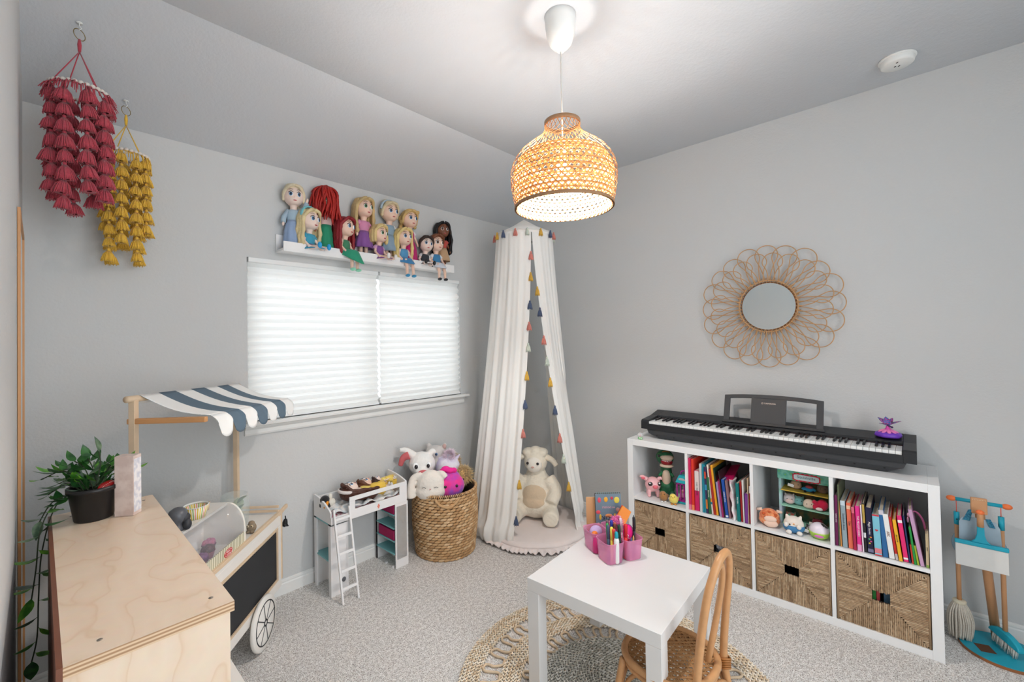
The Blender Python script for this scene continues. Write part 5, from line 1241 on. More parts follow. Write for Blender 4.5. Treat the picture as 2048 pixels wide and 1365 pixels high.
plush('cream plush bunny with long drooping ears at the front left of the basket', 'plush toy', 'plush_bunny', P4, fc(P4) - .1, [('s', (0, 0, .115), (.095, .075, .100)), ('s', (0, -.005, .08), (.100, .078, .07)), ('t', [(-.060, .0, .185), (-.112, -.006, .165), (-.130, -.016, .10), (-.128, -.02, .04)], [.020, .030], 10), ('t', [(.050, .0, .192), (.078, -.01, .19), (.10, -.015, .165)], [.018, .022])],
      fur('plush_cream', (236, 228, 218), .02), .0065, parts=(('closed_eye', EYD, [('t', [(-.050, -.0735, .118), (-.038, -.077, .124), (-.024, -.0805, .119)], [.0016, .0016], 5)], 0), ('closed_eye', EYD, [('t', [(.028, -.0795, .119), (.042, -.076, .124), (.054, -.072, .118)], [.0016, .0016], 5)], 0), ('nose', mat('rose_thread', (214, 150, 150), .8), [('s', (.004, -.082, .112), (.005, .003, .004))], 0)))
P5 = (-1.190, -.345, .362)
plush('bright pink and purple tie dye plush at the front of the laundry basket', 'plush toy', 'plush_blob', P5, fc(P5) + .05, [('s', (0, 0, .09), (.108, .080, .090)), ('s', (0, 0, .14), (.080, .06, .06))], mat('tie_dye_plush', (238, 56, 150), .9, vs=11, col2=(160, 84, 200), bump=.3, bs=60, sheen=.3), .0065,
      parts=(('ruffle_tuft', mat('hot_pink_plush', (240, 44, 150), .9, bump=.5), [('s', (-.02, -.02, .208), (.030, .024, .020)), ('s', (.01, -.03, .200), (.032, .026, .018)), ('s', (-.045, -.02, .190), (.022, .02, .02)), ('s', (.035, -.02, .196), (.022, .02, .018))], .004), ('eye', EYD, [('s', (-.026, -.078, .106), (.0095, .006, .0095))], 0), ('eye', EYD, [('s', (.050, -.070, .106), (.0095, .006, .0095))], 0)))
P6 = (-1.032, -.300, .375)
t = plush('shaggy golden plush dog face at the right side of the basket', 'plush toy', 'plush_dog', P6, fc(P6), [('s', (0, 0, .09), (.066, .06, .065)), ('s', (0, -.04, .075), (.036, .036, .030))], fur('plush_golden', (206, 170, 112), .14), .006, parts=(('nose', EYD, [('s', (.006, -.080, .095), (.012, .008, .008))], 0),))
tf = MB(); fuzz(tf, (0, 0, .09), (.066, .058, .064), 1800, .026, .0012, 8, cone=(0, -.3, .5)); tf.build('shaggy_fur', fur('plush_golden_pile', (220, 190, 136), .16), t)
P7 = (-1.005, -.180, .440)
t = plush('curly tan plush toy at the back right of the basket against the wall', 'plush toy', 'plush_poodle', P7, 0, [('s', (0, 0, .07), (.05, .05, .09)), ('s', (.02, 0, .0), (.06, .06, .06))], fur('plush_tan', (200, 168, 120), .14), .006)
tf = MB(); fuzz(tf, (0, 0, .08), (.05, .048, .086), 1200, .016, .0012, 9); tf.build('curly_pile', fur('plush_tan_pile', (212, 184, 140), .14), t)

# ---------------- big seated lamb plush under the canopy ----------------
PS = (-.480, -.530, .0765); LMB = fur('lamb_cream', (236, 226, 208), .05, .9, 60)
t = plush('large cream plush lamb sitting on the round cushion under the canopy', 'plush toy', 'plush_lamb', PS, fc(PS) - .22, [('s', (0, .02, .16), (.125, .105, .165)), ('s', (0, .01, .10), (.15, .12, .105)), ('s', (0, 0, .385), (.083, .078, .080)), ('s', (0, .015, .29), (.072, .065, .07)),
      ('t', [(-.085, 0, .27), (-.135, -.03, .20), (-.125, -.075, .13)], [.050, .042], 12), ('t', [(.085, 0, .27), (.14, -.03, .20), (.12, -.08, .13)], [.050, .042], 12),
      ('t', [(-.09, -.02, .07), (-.12, -.11, .058), (-.115, -.17, .055)], [.062, .052], 12), ('t', [(.09, -.02, .07), (.12, -.11, .058), (.13, -.17, .055)], [.062, .052], 12), ('s', (-.05, -.0, .445), (.045, .05, .032)), ('s', (.045, .0, .448), (.045, .05, .032)), ('s', (0, .0, .46), (.04, .05, .03))], LMB, .009, scale=1.1,
      parts=(('belly_patch', fur('lamb_belly', (214, 192, 164), .04), [('s', (0, -.045, .165), (.088, .058, .085)), ('s', (0, -.05, .12), (.095, .065, .06))], .009), ('muzzle', fur('lamb_face', (240, 232, 220), .02, .2), [('s', (0, -.055, .375), (.058, .040, .055))], .007),
      ('ear', LMB, [('t', [(-.07, 0, .42), (-.12, -.01, .40), (-.145, -.02, .36)], [.022, .018], 10)], .007), ('ear', LMB, [('t', [(.07, 0, .42), (.12, -.01, .40), (.150, -.02, .365)], [.022, .018], 10)], .007), ('eye', EYD, [('s', (-.036, -.092, .392), (.0095, .006, .0095))], 0), ('eye', EYD, [('s', (.034, -.092, .392), (.0095, .006, .0095))], 0),
      ('nose', mat('rose_nose', (216, 168, 156), .8), [('s', (0, -.096, .368), (.010, .005, .006))], 0)))
# ---------------- books in the cube shelf ----------------
PAGE = mat('book_pages', (226, 214, 194), .85, vs=160, col2=(200, 186, 164))
def pm(c): return mat('print_%d_%d_%d' % c, c, .42, var=.03)
LTW = mat('print_white', (245, 240, 236), .5, var=0); LTD = mat('print_dark', (50, 46, 60), .5, var=0)
FL = .3905
def book(x, th, h, lean, dep, col, label, name='picture_book', txt=None, tc=None, band=None, y0=.012, group='books in the cube shelf', ts=None, pages=True, mark=None, z0=FL):
    B = thing(name, label, 'book', wallB(x + max(0, math.tan(lean) * h if lean > 0 else 0) * 0, y0, z0 + .0008 + (th * sin(-lean) if lean < 0 else 0) * 1.0), group=group, rot=(0, 0, 0))
    B.rotation_mode = 'QUATERNION'; B.rotation_quaternion = (Matrix.Rotation(-PI / 2, 3, 'Z') @ Matrix.Rotation(lean, 3, 'Y')).to_quaternion()
    c = min(.0022, th * .22); mb = MB()
    mb.bb(0, c, 0, dep, 0, h); mb.bb(th - c, th, 0, dep, 0, h); mb.bb(c, th - c, 0, c, 0, h); mb.build('cover', pm(col), B, bevel=.0004, seg=1)
    MB().bb(c, th - c, c, dep - .003, .002, h - .003).build('pages', PAGE, B)
    if band:
        for (zb_, zt_, bc) in band: MB().bb(.0003, th - .0003, -.0004, 0, zb_ * h, zt_ * h).build('spine_band', pm(bc), B)
    if txt:
        s_ = ts or min(th * .62, .011); text('spine_lettering', txt, s_, tc or LTW, Tr(th / 2, -.0006, h * (.55 if not mark else .5)) @ basis((0, 0, 0), (0, 0, -1), (1, 0, 0)), B)
    return B
def cx1(z): u = (z - 135) / 1055; return .389 + .335 * u * (1 + .06 * (1 - u))
L1 = [(137, 184, .308, 0, .27, (206, 38, 92), 'tall magenta book, first from the left edge in the left row', None, [(0, .1, (226, 120, 150))], None),
 (187, 232, .306, 0, .27, (222, 56, 40), 'tall red book beside the magenta one in the left row', None, [(0, .1, (238, 140, 90))], None),
 (236, 318, .240, 0, .21, (200, 34, 98), 'thick pink and white book with bold capital letters on its spine in the left row', 'CARS  PRINCESS', [(.5, .985, (226, 214, 212))], LTD),
 (323, 368, .284, 0, .24, (204, 204, 204), 'pale grey slim book right of the bold lettered pink book', None, None, None),
 (371, 400, .286, 0, .25, (40, 140, 160), 'first teal slim book in the left row beside the pale grey one', None, None, None),
 (402, 430, .280, -.02, .25, (54, 160, 180), 'lighter teal blue slim book leaning left in the left row', None, None, None),
 (433, 470, .270, -.035, .23, (60, 50, 88), 'dark patterned book with orange marks between teal and green books', None, [(.1, .3, (200, 120, 50)), (.5, .62, (60, 140, 190)), (.75, .9, (190, 70, 50))], None),
 (474, 520, .212, -.05, .22, (44, 104, 68), 'short dark green book with small white lettering in the left row', 'little stories', None, LTW),
 (524, 552, .285, -.09, .24, (232, 222, 214), 'tall white book with orange and teal spots leaning left', None, [(.25, .32, (236, 140, 50)), (.2, .245, (30, 120, 150))], None),
 (556, 596, .262, -.09, .24, (170, 48, 40), 'brick red slim book leaning in the left row', None, None, None),
 (600, 640, .285, -.10, .24, (234, 164, 44), 'bright yellow orange book leaning in the left row', None, None, None),
 (644, 662, .270, -.10, .22, (36, 62, 50), 'very thin dark green booklet behind the yellow orange book', None, None, None),
 (666, 704, .195, -.10, .2, (172, 150, 196), 'lilac slim book leaning right of the yellow orange book', None, None, None),
 (707, 738, .205, -.10, .2, (158, 44, 100), 'plum pink slim book leaning beside the lilac one', None, None, None),
 (742, 758, .262, -.11, .23, (52, 34, 40), 'dark red brown book standing high behind the leaning plum pink book', None, None, None),
 (764, 812, .215, -.10, .23, (34, 84, 168), 'blue book with white lettering leaning in the left row', 'WORLD ATLAS', [(.02, .07, (220, 230, 240))], LTW),
 (816, 846, .212, -.09, .22, (150, 112, 116), 'dull mauve slim book between the blue book and the white cloth bag', None, None, None),
 (962, 1016, .212, -.03, .22, (20, 118, 118), 'teal book with a white title beside the cloth bag in the left row', 'fairy tales', None, LTW),
 (1022, 1056, .224, -.025, .22, (168, 38, 40), 'deep red slim book right of the teal titled one', None, None, None),
 (1142, 1156, .250, -.01, .24, (214, 190, 160), 'thin tan folder between the purple book and the last red book', None, None, None),
 (1159, 1192, .210, 0, .22, (176, 40, 44), 'red book at the right end of the left row', None, [(.80, .99, (226, 226, 228))], None)]
for a, b_, h, ln, dp, c, lb, tx, bd, tc_ in L1:
    xa, xb = cx1(a), cx1(b_); book(xa, (xb - xa) * .93, h, ln, dp, c, lb, txt=tx, tc=tc_, band=bd, y0=.010 + .012 * rnd.random(), group='books in the second cube from the left')
for (za, zb2, h, c, lb, nm) in ((1062, 1086, .235, (226, 222, 220), 'white sheet folder with a bent corner in the left row', 'paper_folder'),):
    xa = cx1(za); book(xa, .006, h, -.02, .22, c, lb, name=nm, group='books in the second cube from the left')
x_ = cx1(1090); book(x_, .0155, .165, 0, .2, (104, 44, 122), 'short thick purple book near the right end of the left row', band=[(.05, .95, (120, 60, 140))], group='books in the second cube from the left')
# soft white cloth bag between the books, with a magenta folder above
t = thing('cloth_bag', 'crumpled white cloth bag with pastel marks squeezed between the books', 'bag', wallB(cx1(852), .012, FL + .0008), -PI / 2)
G = []
for j in range(15):
    z = .215 * j / 14; G.append([(.016 + (.015 + .003 * sin(z * 60)) * cos(a) - .10 * z + .003 * sin(z * 90), .07 + (.07 - .10 * z) * sin(a) + .004 * sin(5 * a + 30 * z), z) for a in [2 * PI * i / 24 for i in range(24)]])
MB().grid(G, closed_u=True).add(G[0], [tuple(range(23, -1, -1))]).add(G[-1], [tuple(range(24))]).build('bag', mat('pastel_marked_cotton', (240, 238, 236), .9, vs=28, col2=(236, 206, 214), bump=.7, bs=35, bd=.006), t)
t = thing('plastic_folder', 'magenta plastic folder lying tilted above the leaning books', 'folder', wallB(.545, .05, .578), rot=(0, .32, -PI / 2)); t.rotation_euler = (0, 0, -PI / 2)
MB(T=Ry(-.30) @ Rx(.22)).bb(0, .085, 0, .2, 0, .008).build('folder', mat('magenta_plastic', (196, 24, 92), .35), t, bevel=.001)
cp = MB(); cp.tube([(0, .36, .30), (.03, .35, .22)], .0025, 6); 
def cx3(px): u = (px - 1669) / 190; return 1.091 + .335 * u * (1 + .12 * (1 - u))
L3 = [(1670.5, 1676.5, .246, 0, .2, (112, 34, 84), 'plum book with small white lettering at the left end of the right row', 'bedtime stories', None, LTW),
 (1677, 1680.5, .300, 0, .25, (96, 104, 78), 'tall olive book behind the plum book at the left of the right row', None, None, None),
 (1681, 1684, .22, -.03, .22, (214, 146, 78), 'thin orange tan booklet beside the plum book in the right row', None, None, None),
 (1685.5, 1695.5, .225, -.03, .24, (150, 168, 176), 'thick grey blue book with dark lettering in the right row', 'Storybook Library', [(.9, 1.0, (200, 214, 222))], LTD),
 (1697, 1706.5, .219, -.03, .22, (230, 112, 84), 'coral orange book with a pale top band in the right row', 'Tales', [(.86, .94, (240, 190, 160))], LTD),
 (1707.2, 1713.5, .205, -.03, .24, (176, 40, 78), 'crimson book between coral and hot pink ones in the right row', None, [(.86, 1.0, (222, 110, 130))], None),
 (1714.5, 1724.5, .212, -.03, .22, (234, 50, 146), 'hot pink book with large white capitals in the right row', 'THE MILLION KISSES', [(.0, .14, (238, 170, 210))], LTW),
 (1725.2, 1728, .222, -.03, .24, (240, 220, 232), 'thin pinkish white booklet right of the hot pink book', None, None, None),
 (1728.6, 1734, .230, -.03, .22, (44, 40, 44), 'slim black and yellow book in the right row', None, [(.6, .98, (190, 160, 80)), (.3, .4, (220, 220, 220))], None),
 (1735.5, 1748, .215, -.03, .24, (28, 28, 62), 'thick navy book with small colourful shapes on its spine', 'Magic Stories', [(.03, .1, (120, 120, 150))], LTW),
 (1749.5, 1764.5, .190, -.04, .2, (128, 196, 216), 'light blue book with a red heart and red bands on its spine', None, [(0, .03, (206, 60, 72)), (.96, 1.0, (206, 60, 72)), (.06, .18, (222, 130, 140))], None),
 (1765.5, 1776.5, .215, -.06, .24, (44, 104, 158), 'medium blue book leaning beside the light blue heart book', None, [(.9, 1.0, (206, 200, 210))], None),
 (1778, 1789.5, .200, -.10, .22, (236, 236, 234), 'white book with dark letters spelling an alphabet on its spine', 'ABC', None, mat('abc_brown', (110, 60, 40), .5)),
 (1790.5, 1796.5, .192, -.11, .22, (200, 44, 40), 'red book right of the white alphabet book', None, [(.0, .14, (200, 190, 190))], None),
 (1797.5, 1805, .184, -.11, .2, (236, 180, 42), 'yellow book with small dark lettering in the right row', 'first words', None, LTD),
 (1807, 1817, .205, -.10, .2, (232, 46, 118), 'bright pink book with a white mark near its foot, right part of the right row', None, [(.05, .09, (245, 240, 240)), (.84, .9, (245, 240, 240))], None),
 (1818, 1821.5, .210, -.09, .22, (46, 60, 104), 'dark navy slim book behind the pink one', None, None, None),
 (1823.5, 1827.5, .085, -.08, .14, (226, 74, 56), 'very short red booklet in the right row', None, None, None),
 (1828, 1833, .165, -.10, .16, (40, 150, 70), 'short green booklet leaning in the right row', None, None, None),
 (1833.8, 1838.5, .085, -.12, .14, (176, 196, 60), 'very short lime green booklet in the right row', None, None, None),
 (1852, 1858.5, .150, 0, .18, (226, 208, 170), 'cream book at the right end of the right row', 'poems', [(0, .08, (150, 190, 90))], LTD)]
for a, b_, h, ln, dp, c, lb, tx, bd, tc_ in L3:
    xa, xb = cx3(a), cx3(b_); B = book(xa, (xb - xa) * .94, h, ln, dp, c, lb, txt=tx, tc=tc_, band=bd, y0=.010 + .010 * rnd.random(), group='books in the rightmost cube', ts=.013 if tx == 'ABC' else None)
    if 'heart' in lb and 'light blue book with' in lb: MB(T=basis(((xb - xa) * .47, -.0012, h * .62), (1, 0, 0), (0, 0, 1))).prism([(.006 * (sin(q) ** 3), .0055 * (.81 * cos(q) - .31 * cos(2 * q) - .12 * cos(3 * q))) for q in [k * PI / 10 for k in range(20)]], .0008).build('heart_print', pm((206, 50, 66)), B)
    if 'colourful' in lb:
        for q, cc in enumerate(((230, 200, 60), (220, 80, 140), (90, 190, 120), (240, 140, 60))): MB().sph(((xb - xa) * (.35 + .25 * (q % 2)), -.0006, h * (.22 + .045 * q)), (.004, .0006, .0035), 8, 5).build('star_print', pm(cc), B)
book(cx3(1840.5), .0125, .245, -.15, .2, (196, 156, 190), 'thick lilac pink book leaning left near the right end of the right row', group='books in the rightmost cube')
t = thing('toy_headband', 'pink ribbon headband hooked over the books at the right end of the right row', 'headband', wallB(1.385, .06, .60), -PI / 2)
MB().tube(bez([(-.025, -.02, -.03), (-.02, 0, .0), (.0, .02, .012), (.022, .03, -.02), (.032, .03, -.07)], 6), .004, 8, flat=.4).build('band', mat('rose_ribbon', (224, 120, 170), .6), t)
MB().sph((-.022, -.015, .002), (.007, .005, .010)).sph((-.026, -.02, -.02), (.004, .004, .014)).build('ribbon_end', mat('pale_pink_ribbon', (238, 180, 208), .6), t)

# ---------------- toys in the first and third cube ----------------
def toyat(x, y, z=FL): return wallB(x, y, z + .0008)
def fcl(x, y): p = wallB(x, y); return fc(p)
PKT1 = mat('toy_pig_pink', (244, 186, 190), .35); PKT2 = mat('toy_pig_rose', (236, 110, 124), .35)
x, y = .132, .085
t = plush('pink plastic toy piglet with big eyes on the first cube shelf', 'toy', 'toy_pig', toyat(x, y), fcl(x, y) + .15, [('s', (0, 0, .078), (.050, .048, .048))] + [('t', [(sx * .026, sy * .022, .045), (sx * .028, sy * .024, .004)], [.013, .011]) for sx in (-1, 1) for sy in (-1, 1)], PKT1, .0035,
      parts=(('ear', PKT1, [('t', [(-.038, -.004, .11), (-.066, -.006, .128), (-.084, -.008, .126)], [.016, .005])], .003), ('ear', PKT1, [('t', [(.034, -.004, .112), (.046, -.008, .125), (.052, -.02, .115)], [.013, .005])], .003), ('ear_lining', PKT2, [('s', (-.062, -.016, .120), (.014, .004, .009))], 0),
      ('snout', PKT2, [('s', (.008, -.048, .074), (.017, .010, .012))], 0), ('eye', EYD, [('s', (-.022, -.044, .092), (.0145, .006, .0135))], 0), ('eye', EYD, [('s', (.036, -.036, .092), (.0125, .006, .0135))], 0), ('eye_glint', EYW, [('s', (-.026, -.049, .097), (.005, .003, .005))], 0), ('eye_glint', EYW, [('s', (.034, -.041, .097), (.005, .003, .005))], 0)))
x, y = .195, .150
DGN = mat('dino_green', (40, 112, 70), .5, vs=30, col2=(28, 86, 58)); DCR = mat('dino_cream', (214, 190, 168), .55); DMO = mat('dino_mouth', (130, 16, 26), .35)
t = plush('green toy dinosaur with an open toothy mouth at the back of the first cube', 'toy', 'toy_dinosaur', toyat(x, y), fcl(x, y), [('s', (0, 0, .06), (.052, .05, .06)), ('s', (0, 0, .12), (.040, .038, .06)), ('t', [(0, 0, .14), (0, 0, .21)], [.036, .034], 12), ('s', (-.006, .004, .250), (.056, .050, .050)), ('s', (.002, -.03, .266), (.042, .040, .028)), ('t', [(-.03, -.02, .03), (-.04, -.04, .006)], [.022, .018]), ('t', [(.03, -.02, .03), (.04, -.04, .006)], [.022, .018]), ('t', [(-.03, -.02, .15), (-.045, -.045, .14)], [.011, .008]), ('t', [(.03, -.02, .15), (.045, -.045, .14)], [.011, .008])],
      DGN, .004, parts=(('belly', DCR, [('s', (0, -.012, .12), (.030, .036, .075))], 0), ('jaw', DCR, [('s', (.004, -.038, .208), (.044, .036, .014))], 0), ('muzzle', DCR, [('s', (.006, -.050, .262), (.040, .030, .020))], 0), ('open_mouth', DMO, [('s', (.004, -.048, .234), (.037, .028, .022))], 0), ('eye', EYC['green'], [('s', (-.040, -.030, .268), (.014, .010, .016))], 0), ('pupil', EYD, [('s', (-.043, -.039, .268), (.008, .005, .010))], 0), ('crest', mat('dino_orange', (190, 116, 52), .5), [('s', (.0, -.015, .288), (.026, .022, .008))], 0)))
for i in range(8):
    a = -1.1 + i * .32; MB().tube([(.004 + .030 * sin(a), -.046 - .026 * cos(a), .247), (.004 + .030 * sin(a), -.047 - .026 * cos(a), .238)], [.0035, .0008], 6).build('tooth', EYW, t)
for i in range(7):
    a = -1.0 + i * .33; MB().tube([(.004 + .029 * sin(a), -.044 - .025 * cos(a), .226), (.004 + .029 * sin(a), -.045 - .026 * cos(a), .234)], [.0035, .0008], 6).build('tooth', EYW, t)
for x, y, c, lb in ((.222, .040, (176, 124, 74), 'brown fluffy toy chick on the first cube shelf'), (.288, .034, (244, 222, 106), 'yellow fluffy toy chick on the first cube shelf')):
    t = plush(lb, 'toy', 'toy_chick', toyat(x, y), fcl(x, y), [('s', (0, 0, .030), (.028, .026, .027)), ('s', (-.004, -.004, .048), (.020, .019, .017)), ('s', (.02, .01, .034), (.012, .012, .012))], fur('chick_%d' % c[0], c, .12, .8, 160), .0028, parts=(('beak', mat('chick_beak', (226, 150, 60), .5), [('t', [(-.004, -.020, .046), (-.004, -.028, .044)], [.004, .001])], 0), ('eye', EYD, [('s', (-.012, -.019, .051), (.0026, .002, .0026))], 0), ('eye', EYD, [('s', (.005, -.021, .051), (.0026, .002, .0026))], 0), ('foot', EYW if c[0] < 200 else mat('chick_beak', (226, 150, 60)), [('s', (-.010, -.012, .003), (.008, .010, .003))], 0), ('foot', EYW if c[0] < 200 else mat('chick_beak', (226, 150, 60)), [('s', (.010, -.012, .003), (.008, .010, .003))], 0)))
# bird cage toy
TQ = mat('toy_turquoise', (36, 186, 200), .3); MG = mat('toy_magenta', (186, 44, 158), .3)
t = thing('toy_bird_cage', 'magenta and turquoise toy bird cage against the right side of the first cube', 'toy', toyat(.330, .100), -PI / 2 + 0)
mb = MB(); mb.bb(-.040, .040, -.035, .035, 0, .012); mb.build('base', TQ, t, bevel=.003)
MB().bb(-.036, .036, -.031, .031, .012, .022).build('tray', MG, t, bevel=.002)
for k in range(4):
    for sy in (-1, 1): xx = -.033 + .022 * k; MB().bb(xx - .003, xx + .003, sy * .031 - .003, sy * .031 + .003, .022, .125).build('bar', MG, t)
MB().bb(-.037, .037, -.034, .034, .118, .128).build('top_frame', MG, t, bevel=.002)
mb = MB(); mb.add([(-.042, -.040, .128), (.042, -.040, .128), (.042, .040, .128), (-.042, .040, .128), (-.026, -.020, .172), (.026, -.020, .172), (.026, .020, .172), (-.026, .020, .172)], [(3, 2, 1, 0), (4, 5, 6, 7), (0, 1, 5, 4), (1, 2, 6, 5), (2, 3, 7, 6), (3, 0, 4, 7)], False); mb.build('roof', TQ, t, bevel=.004)
MB(T=Tr(-.002, -.0330, .150) @ Rx(.43)).sph((0, 0, 0), (.022, .0012, .013)).build('oval_badge', mat('badge_white', (236, 226, 232), .4, var=0), t)
MB().tube([(-.02, 0, .172), (-.016, 0, .192), (0, 0, .200), (.016, 0, .192), (.02, 0, .172)], .0045, 8).build('handle', MG, t)
plush('tiny pink toy bird inside the magenta toy cage', 'toy', 'toy_bird', toyat(.322, .098, FL + .022), -PI / 2 + .3, [('s', (0, 0, .026), (.014, .015, .022)), ('s', (0, -.004, .050), (.012, .012, .012)), ('t', [(0, .010, .03), (0, .024, .02)], [.008, .003])], mat('bird_pink', (226, 150, 190), .4), .0025, parts=(('beak', mat('chick_beak', (226, 150, 60), .5), [('t', [(0, -.014, .050), (0, -.022, .047)], [.004, .001])], 0), ('wing', mat('bird_blue', (90, 170, 210), .4), [('s', (-.013, .0, .03), (.004, .010, .014))], 0)))
# play house display
t = thing('play_house', 'open cardboard play house display with yellow and mint shelves in the third cube', 'toy house', toyat(.832, .150), -PI / 2)
m, N, L, b = nodes_of('leafy_print'); b.inputs['Roughness'].default_value = .6
tc = N.new('ShaderNodeTexCoord'); nz = N.new('ShaderNodeTexVoronoi'); nz.inputs['Scale'].default_value = 45; L.new(tc.outputs['Object'], nz.inputs['Vector']); r = ramp(N, [(.1, (120, 190, 90)), (.35, (90, 176, 160)), (.7, (130, 200, 176))]); L.new(nz.outputs['Distance'], r.inputs[0]); L.new(r.outputs[0], b.inputs['Base Color']); LEAFP = m
hw_ = .235; hh2 = .300
for xx in (0, hw_ - .012): MB().bb(xx, xx + .012, 0, .10, 0, hh2 - .045).build('side_wall', mat('pale_lilac_card', (186, 196, 216), .6, vs=20, col2=(150, 206, 190)), t)
MB().bb(.012, hw_ - .012, .094, .10, 0, hh2 - .02).build('back_wall', mat('house_back_print', (70, 104, 84), .7, vs=26, col2=(150, 120, 84)), t)
MB().bb(-.004, hw_ + .004, -.006, .0, hh2 - .052, hh2).build('header', LEAFP, t); MB().bb(-.004, hw_ + .004, 0, .10, hh2 - .006, hh2).build('roof_panel', TQ, t)
SCB = mat('scalloped_red', (206, 40, 62), .5, var=0)
mb = MB(T=Tr(hw_ * .55, -.0064, hh2 - .030) @ Rx(PI / 2)); mb.prism([(.062 * max(-1, min(1, 1.18 * cos(q))) * (1 + .03 * sin(22 * q)), .021 * max(-1, min(1, 1.25 * sin(q))) * (1 + .10 * sin(22 * q))) for q in [k * PI / 60 for k in range(120)]], .0016); sg = mb.build('sign_border', SCB, t)
mb = MB(T=Tr(hw_ * .55, -.0082, hh2 - .030) @ Rx(PI / 2)); mb.prism([(.056 * max(-1, min(1, 1.2 * cos(q))), .0145 * max(-1, min(1, 1.3 * sin(q)))) for q in [k * PI / 24 for k in range(48)]], .0008); mb.build('sign_plate', mat('sign_pale', (220, 232, 236), .5, var=0), sg)
text('sign_lettering', 'Squishville', .019, mat('sign_teal', (50, 130, 136), .5, var=0), Tr(hw_ * .55, -.0094, hh2 - .028) @ basis((0, 0, 0), (1, 0, 0), (0, 0, 1)), sg, squash=1.05)
MB().bb(.012, hw_ - .012, -.012, .094, .185, .190).build('upper_shelf', mat('shelf_yellow', (232, 196, 84), .5), t); MB().bb(.012, hw_ - .012, -.012, .094, .100, .105).build('lower_shelf', mat('shelf_mint', (160, 214, 190), .5), t); MB().bb(.012, hw_ - .012, -.0, .094, .0, .003).build('floor_panel', mat('shelf_mint', (160, 214, 190), .5), t)
def squish(label, x, y, z, r, c, extra=(), tag_=False, name='plush_toy', col2=None, ears=True, rx=1.0):
    P = [('s', (0, 0, r * .92), (r * rx, r * .82, r * .92)), ('s', (0, 0, r * .6), (r * 1.04 * rx, r * .86, r * .6))]
    if ears: P += [('t', [(-r * .55, 0, r * 1.55), (-r * .72, 0, r * 1.95)], [r * .26, r * .10]), ('t', [(r * .55, 0, r * 1.55), (r * .72, 0, r * 1.95)], [r * .26, r * .10])]
    t = plush(label, 'plush toy', name, toyat(x, y, z), fcl(x, y), P, fur('squish_%d_%d_%d' % c, c, .03, .25, 90, col2=col2, vs=70), max(.0025, r * .085), parts=tuple(extra) + (('eye', EYD, [('s', (-r * .38, -r * .72, r * 1.05), (r * .09, r * .06, r * .09))], 0), ('eye', EYD, [('s', (r * .38, -r * .72, r * 1.05), (r * .09, r * .06, r * .09))], 0)))
    if tag_: MB().box((-r * .9, -r * .8, r * .8), (r * 1.1, .0008, r * .6), Matrix.Rotation(.2, 3, 'Y')).build('paper_tag', LTW, t)
    return t
HB = FL
squish('small tan plush with a white tag on the yellow shelf of the play house', .905, .195, HB + .1905, .026, (196, 158, 124), tag_=True, ears=False)
squish('small brown plush at the right of the yellow shelf in the play house', 1.025, .200, HB + .1905, .026, (134, 106, 88), ears=True)
t = thing('toy_car', 'soft blue toy car with a red top on the yellow play house shelf', 'toy', toyat(.967, .175, HB + .1905), -PI / 2 + .2)
MB().sph((0, 0, .014), (.034, .018, .013)).build('body', mat('plush_car_blue', (46, 142, 184), .8), t); MB().sph((.002, 0, .026), (.018, .014, .011)).build('roof', mat('plush_car_red', (176, 70, 78), .8), t)
for xx in (-.018, .018): MB().cyl((xx, -.018, .006), (xx, -.014, .006), .006, n=12).build('wheel', KB, t)
squish('light grey plush hippo on the mint shelf at the left of the play house', .875, .185, HB + .1055, .029, (190, 182, 184), extra=(('snout', mat('plush_blush', (214, 190, 186), .9), [('s', (0, -.024, .018), (.020, .012, .013))], 0),))
squish('teal grey plush on the mint shelf beside the grey hippo', .920, .190, HB + .1055, .026, (110, 164, 164))
squish('round cream plush lying on the mint shelf with its back turned', .968, .165, HB + .1055, .027, (226, 206, 186), ears=False)
t = plush('bright red plush with a white tipped tail on the mint shelf of the play house', 'plush toy', 'plush_fox', toyat(1.018, .170, HB + .1055), -PI / 2, [('s', (.008, 0, .030), (.026, .022, .030)), ('s', (-.018, -.008, .018), (.022, .018, .017)), ('t', [(-.01, -.012, .03), (-.03, -.02, .05)], [.014, .010])], fur('plush_red', (206, 26, 70), .03), .003, parts=(('tail_tip', mat('plush_white_tip', (238, 232, 230), .9), [('s', (-.004, -.022, .012), (.016, .010, .009))], 0),))
squish('small green and red plush on the floor of the play house behind the bear', .880, .185, HB + .004, .029, (70, 150, 120), col2=(150, 70, 60))
squish('dark red small plush half hidden at the lower right of the play house', 1.000, .190, HB + .004, .026, (120, 34, 50), tag_=True)
ORG = (238, 158, 106)
t = squish('orange spotted plush giraffe at the front left of the third cube', .800, .070, HB, .050, ORG, col2=(214, 104, 62), name='plush_giraffe', extra=(('muzzle', mat('plush_peach', (240, 206, 186), .9), [('s', (.004, -.036, .046), (.030, .012, .018))], 0), ('belly_patch', mat('plush_peach', (240, 206, 186), .9), [('s', (.006, -.034, .022), (.034, .014, .020))], 0), ('spot', mat('giraffe_spot', (200, 92, 50), .9), [('s', (-.028, -.034, .072), (.008, .006, .008)), ('s', (.0, -.040, .086), (.007, .005, .006)), ('s', (.030, -.030, .070), (.008, .006, .007))], 0),
      ('ear', mat('plush_peach', (240, 206, 186), .9), [('t', [(-.034, 0, .082), (-.060, -.004, .080)], [.010, .006])], 0), ('ear', mat('plush_peach', (240, 206, 186), .9), [('t', [(.034, 0, .082), (.060, -.004, .080)], [.010, .006])], 0)), ears=False)
BLU = mat('plush_overall_blue', (74, 132, 180), .85)
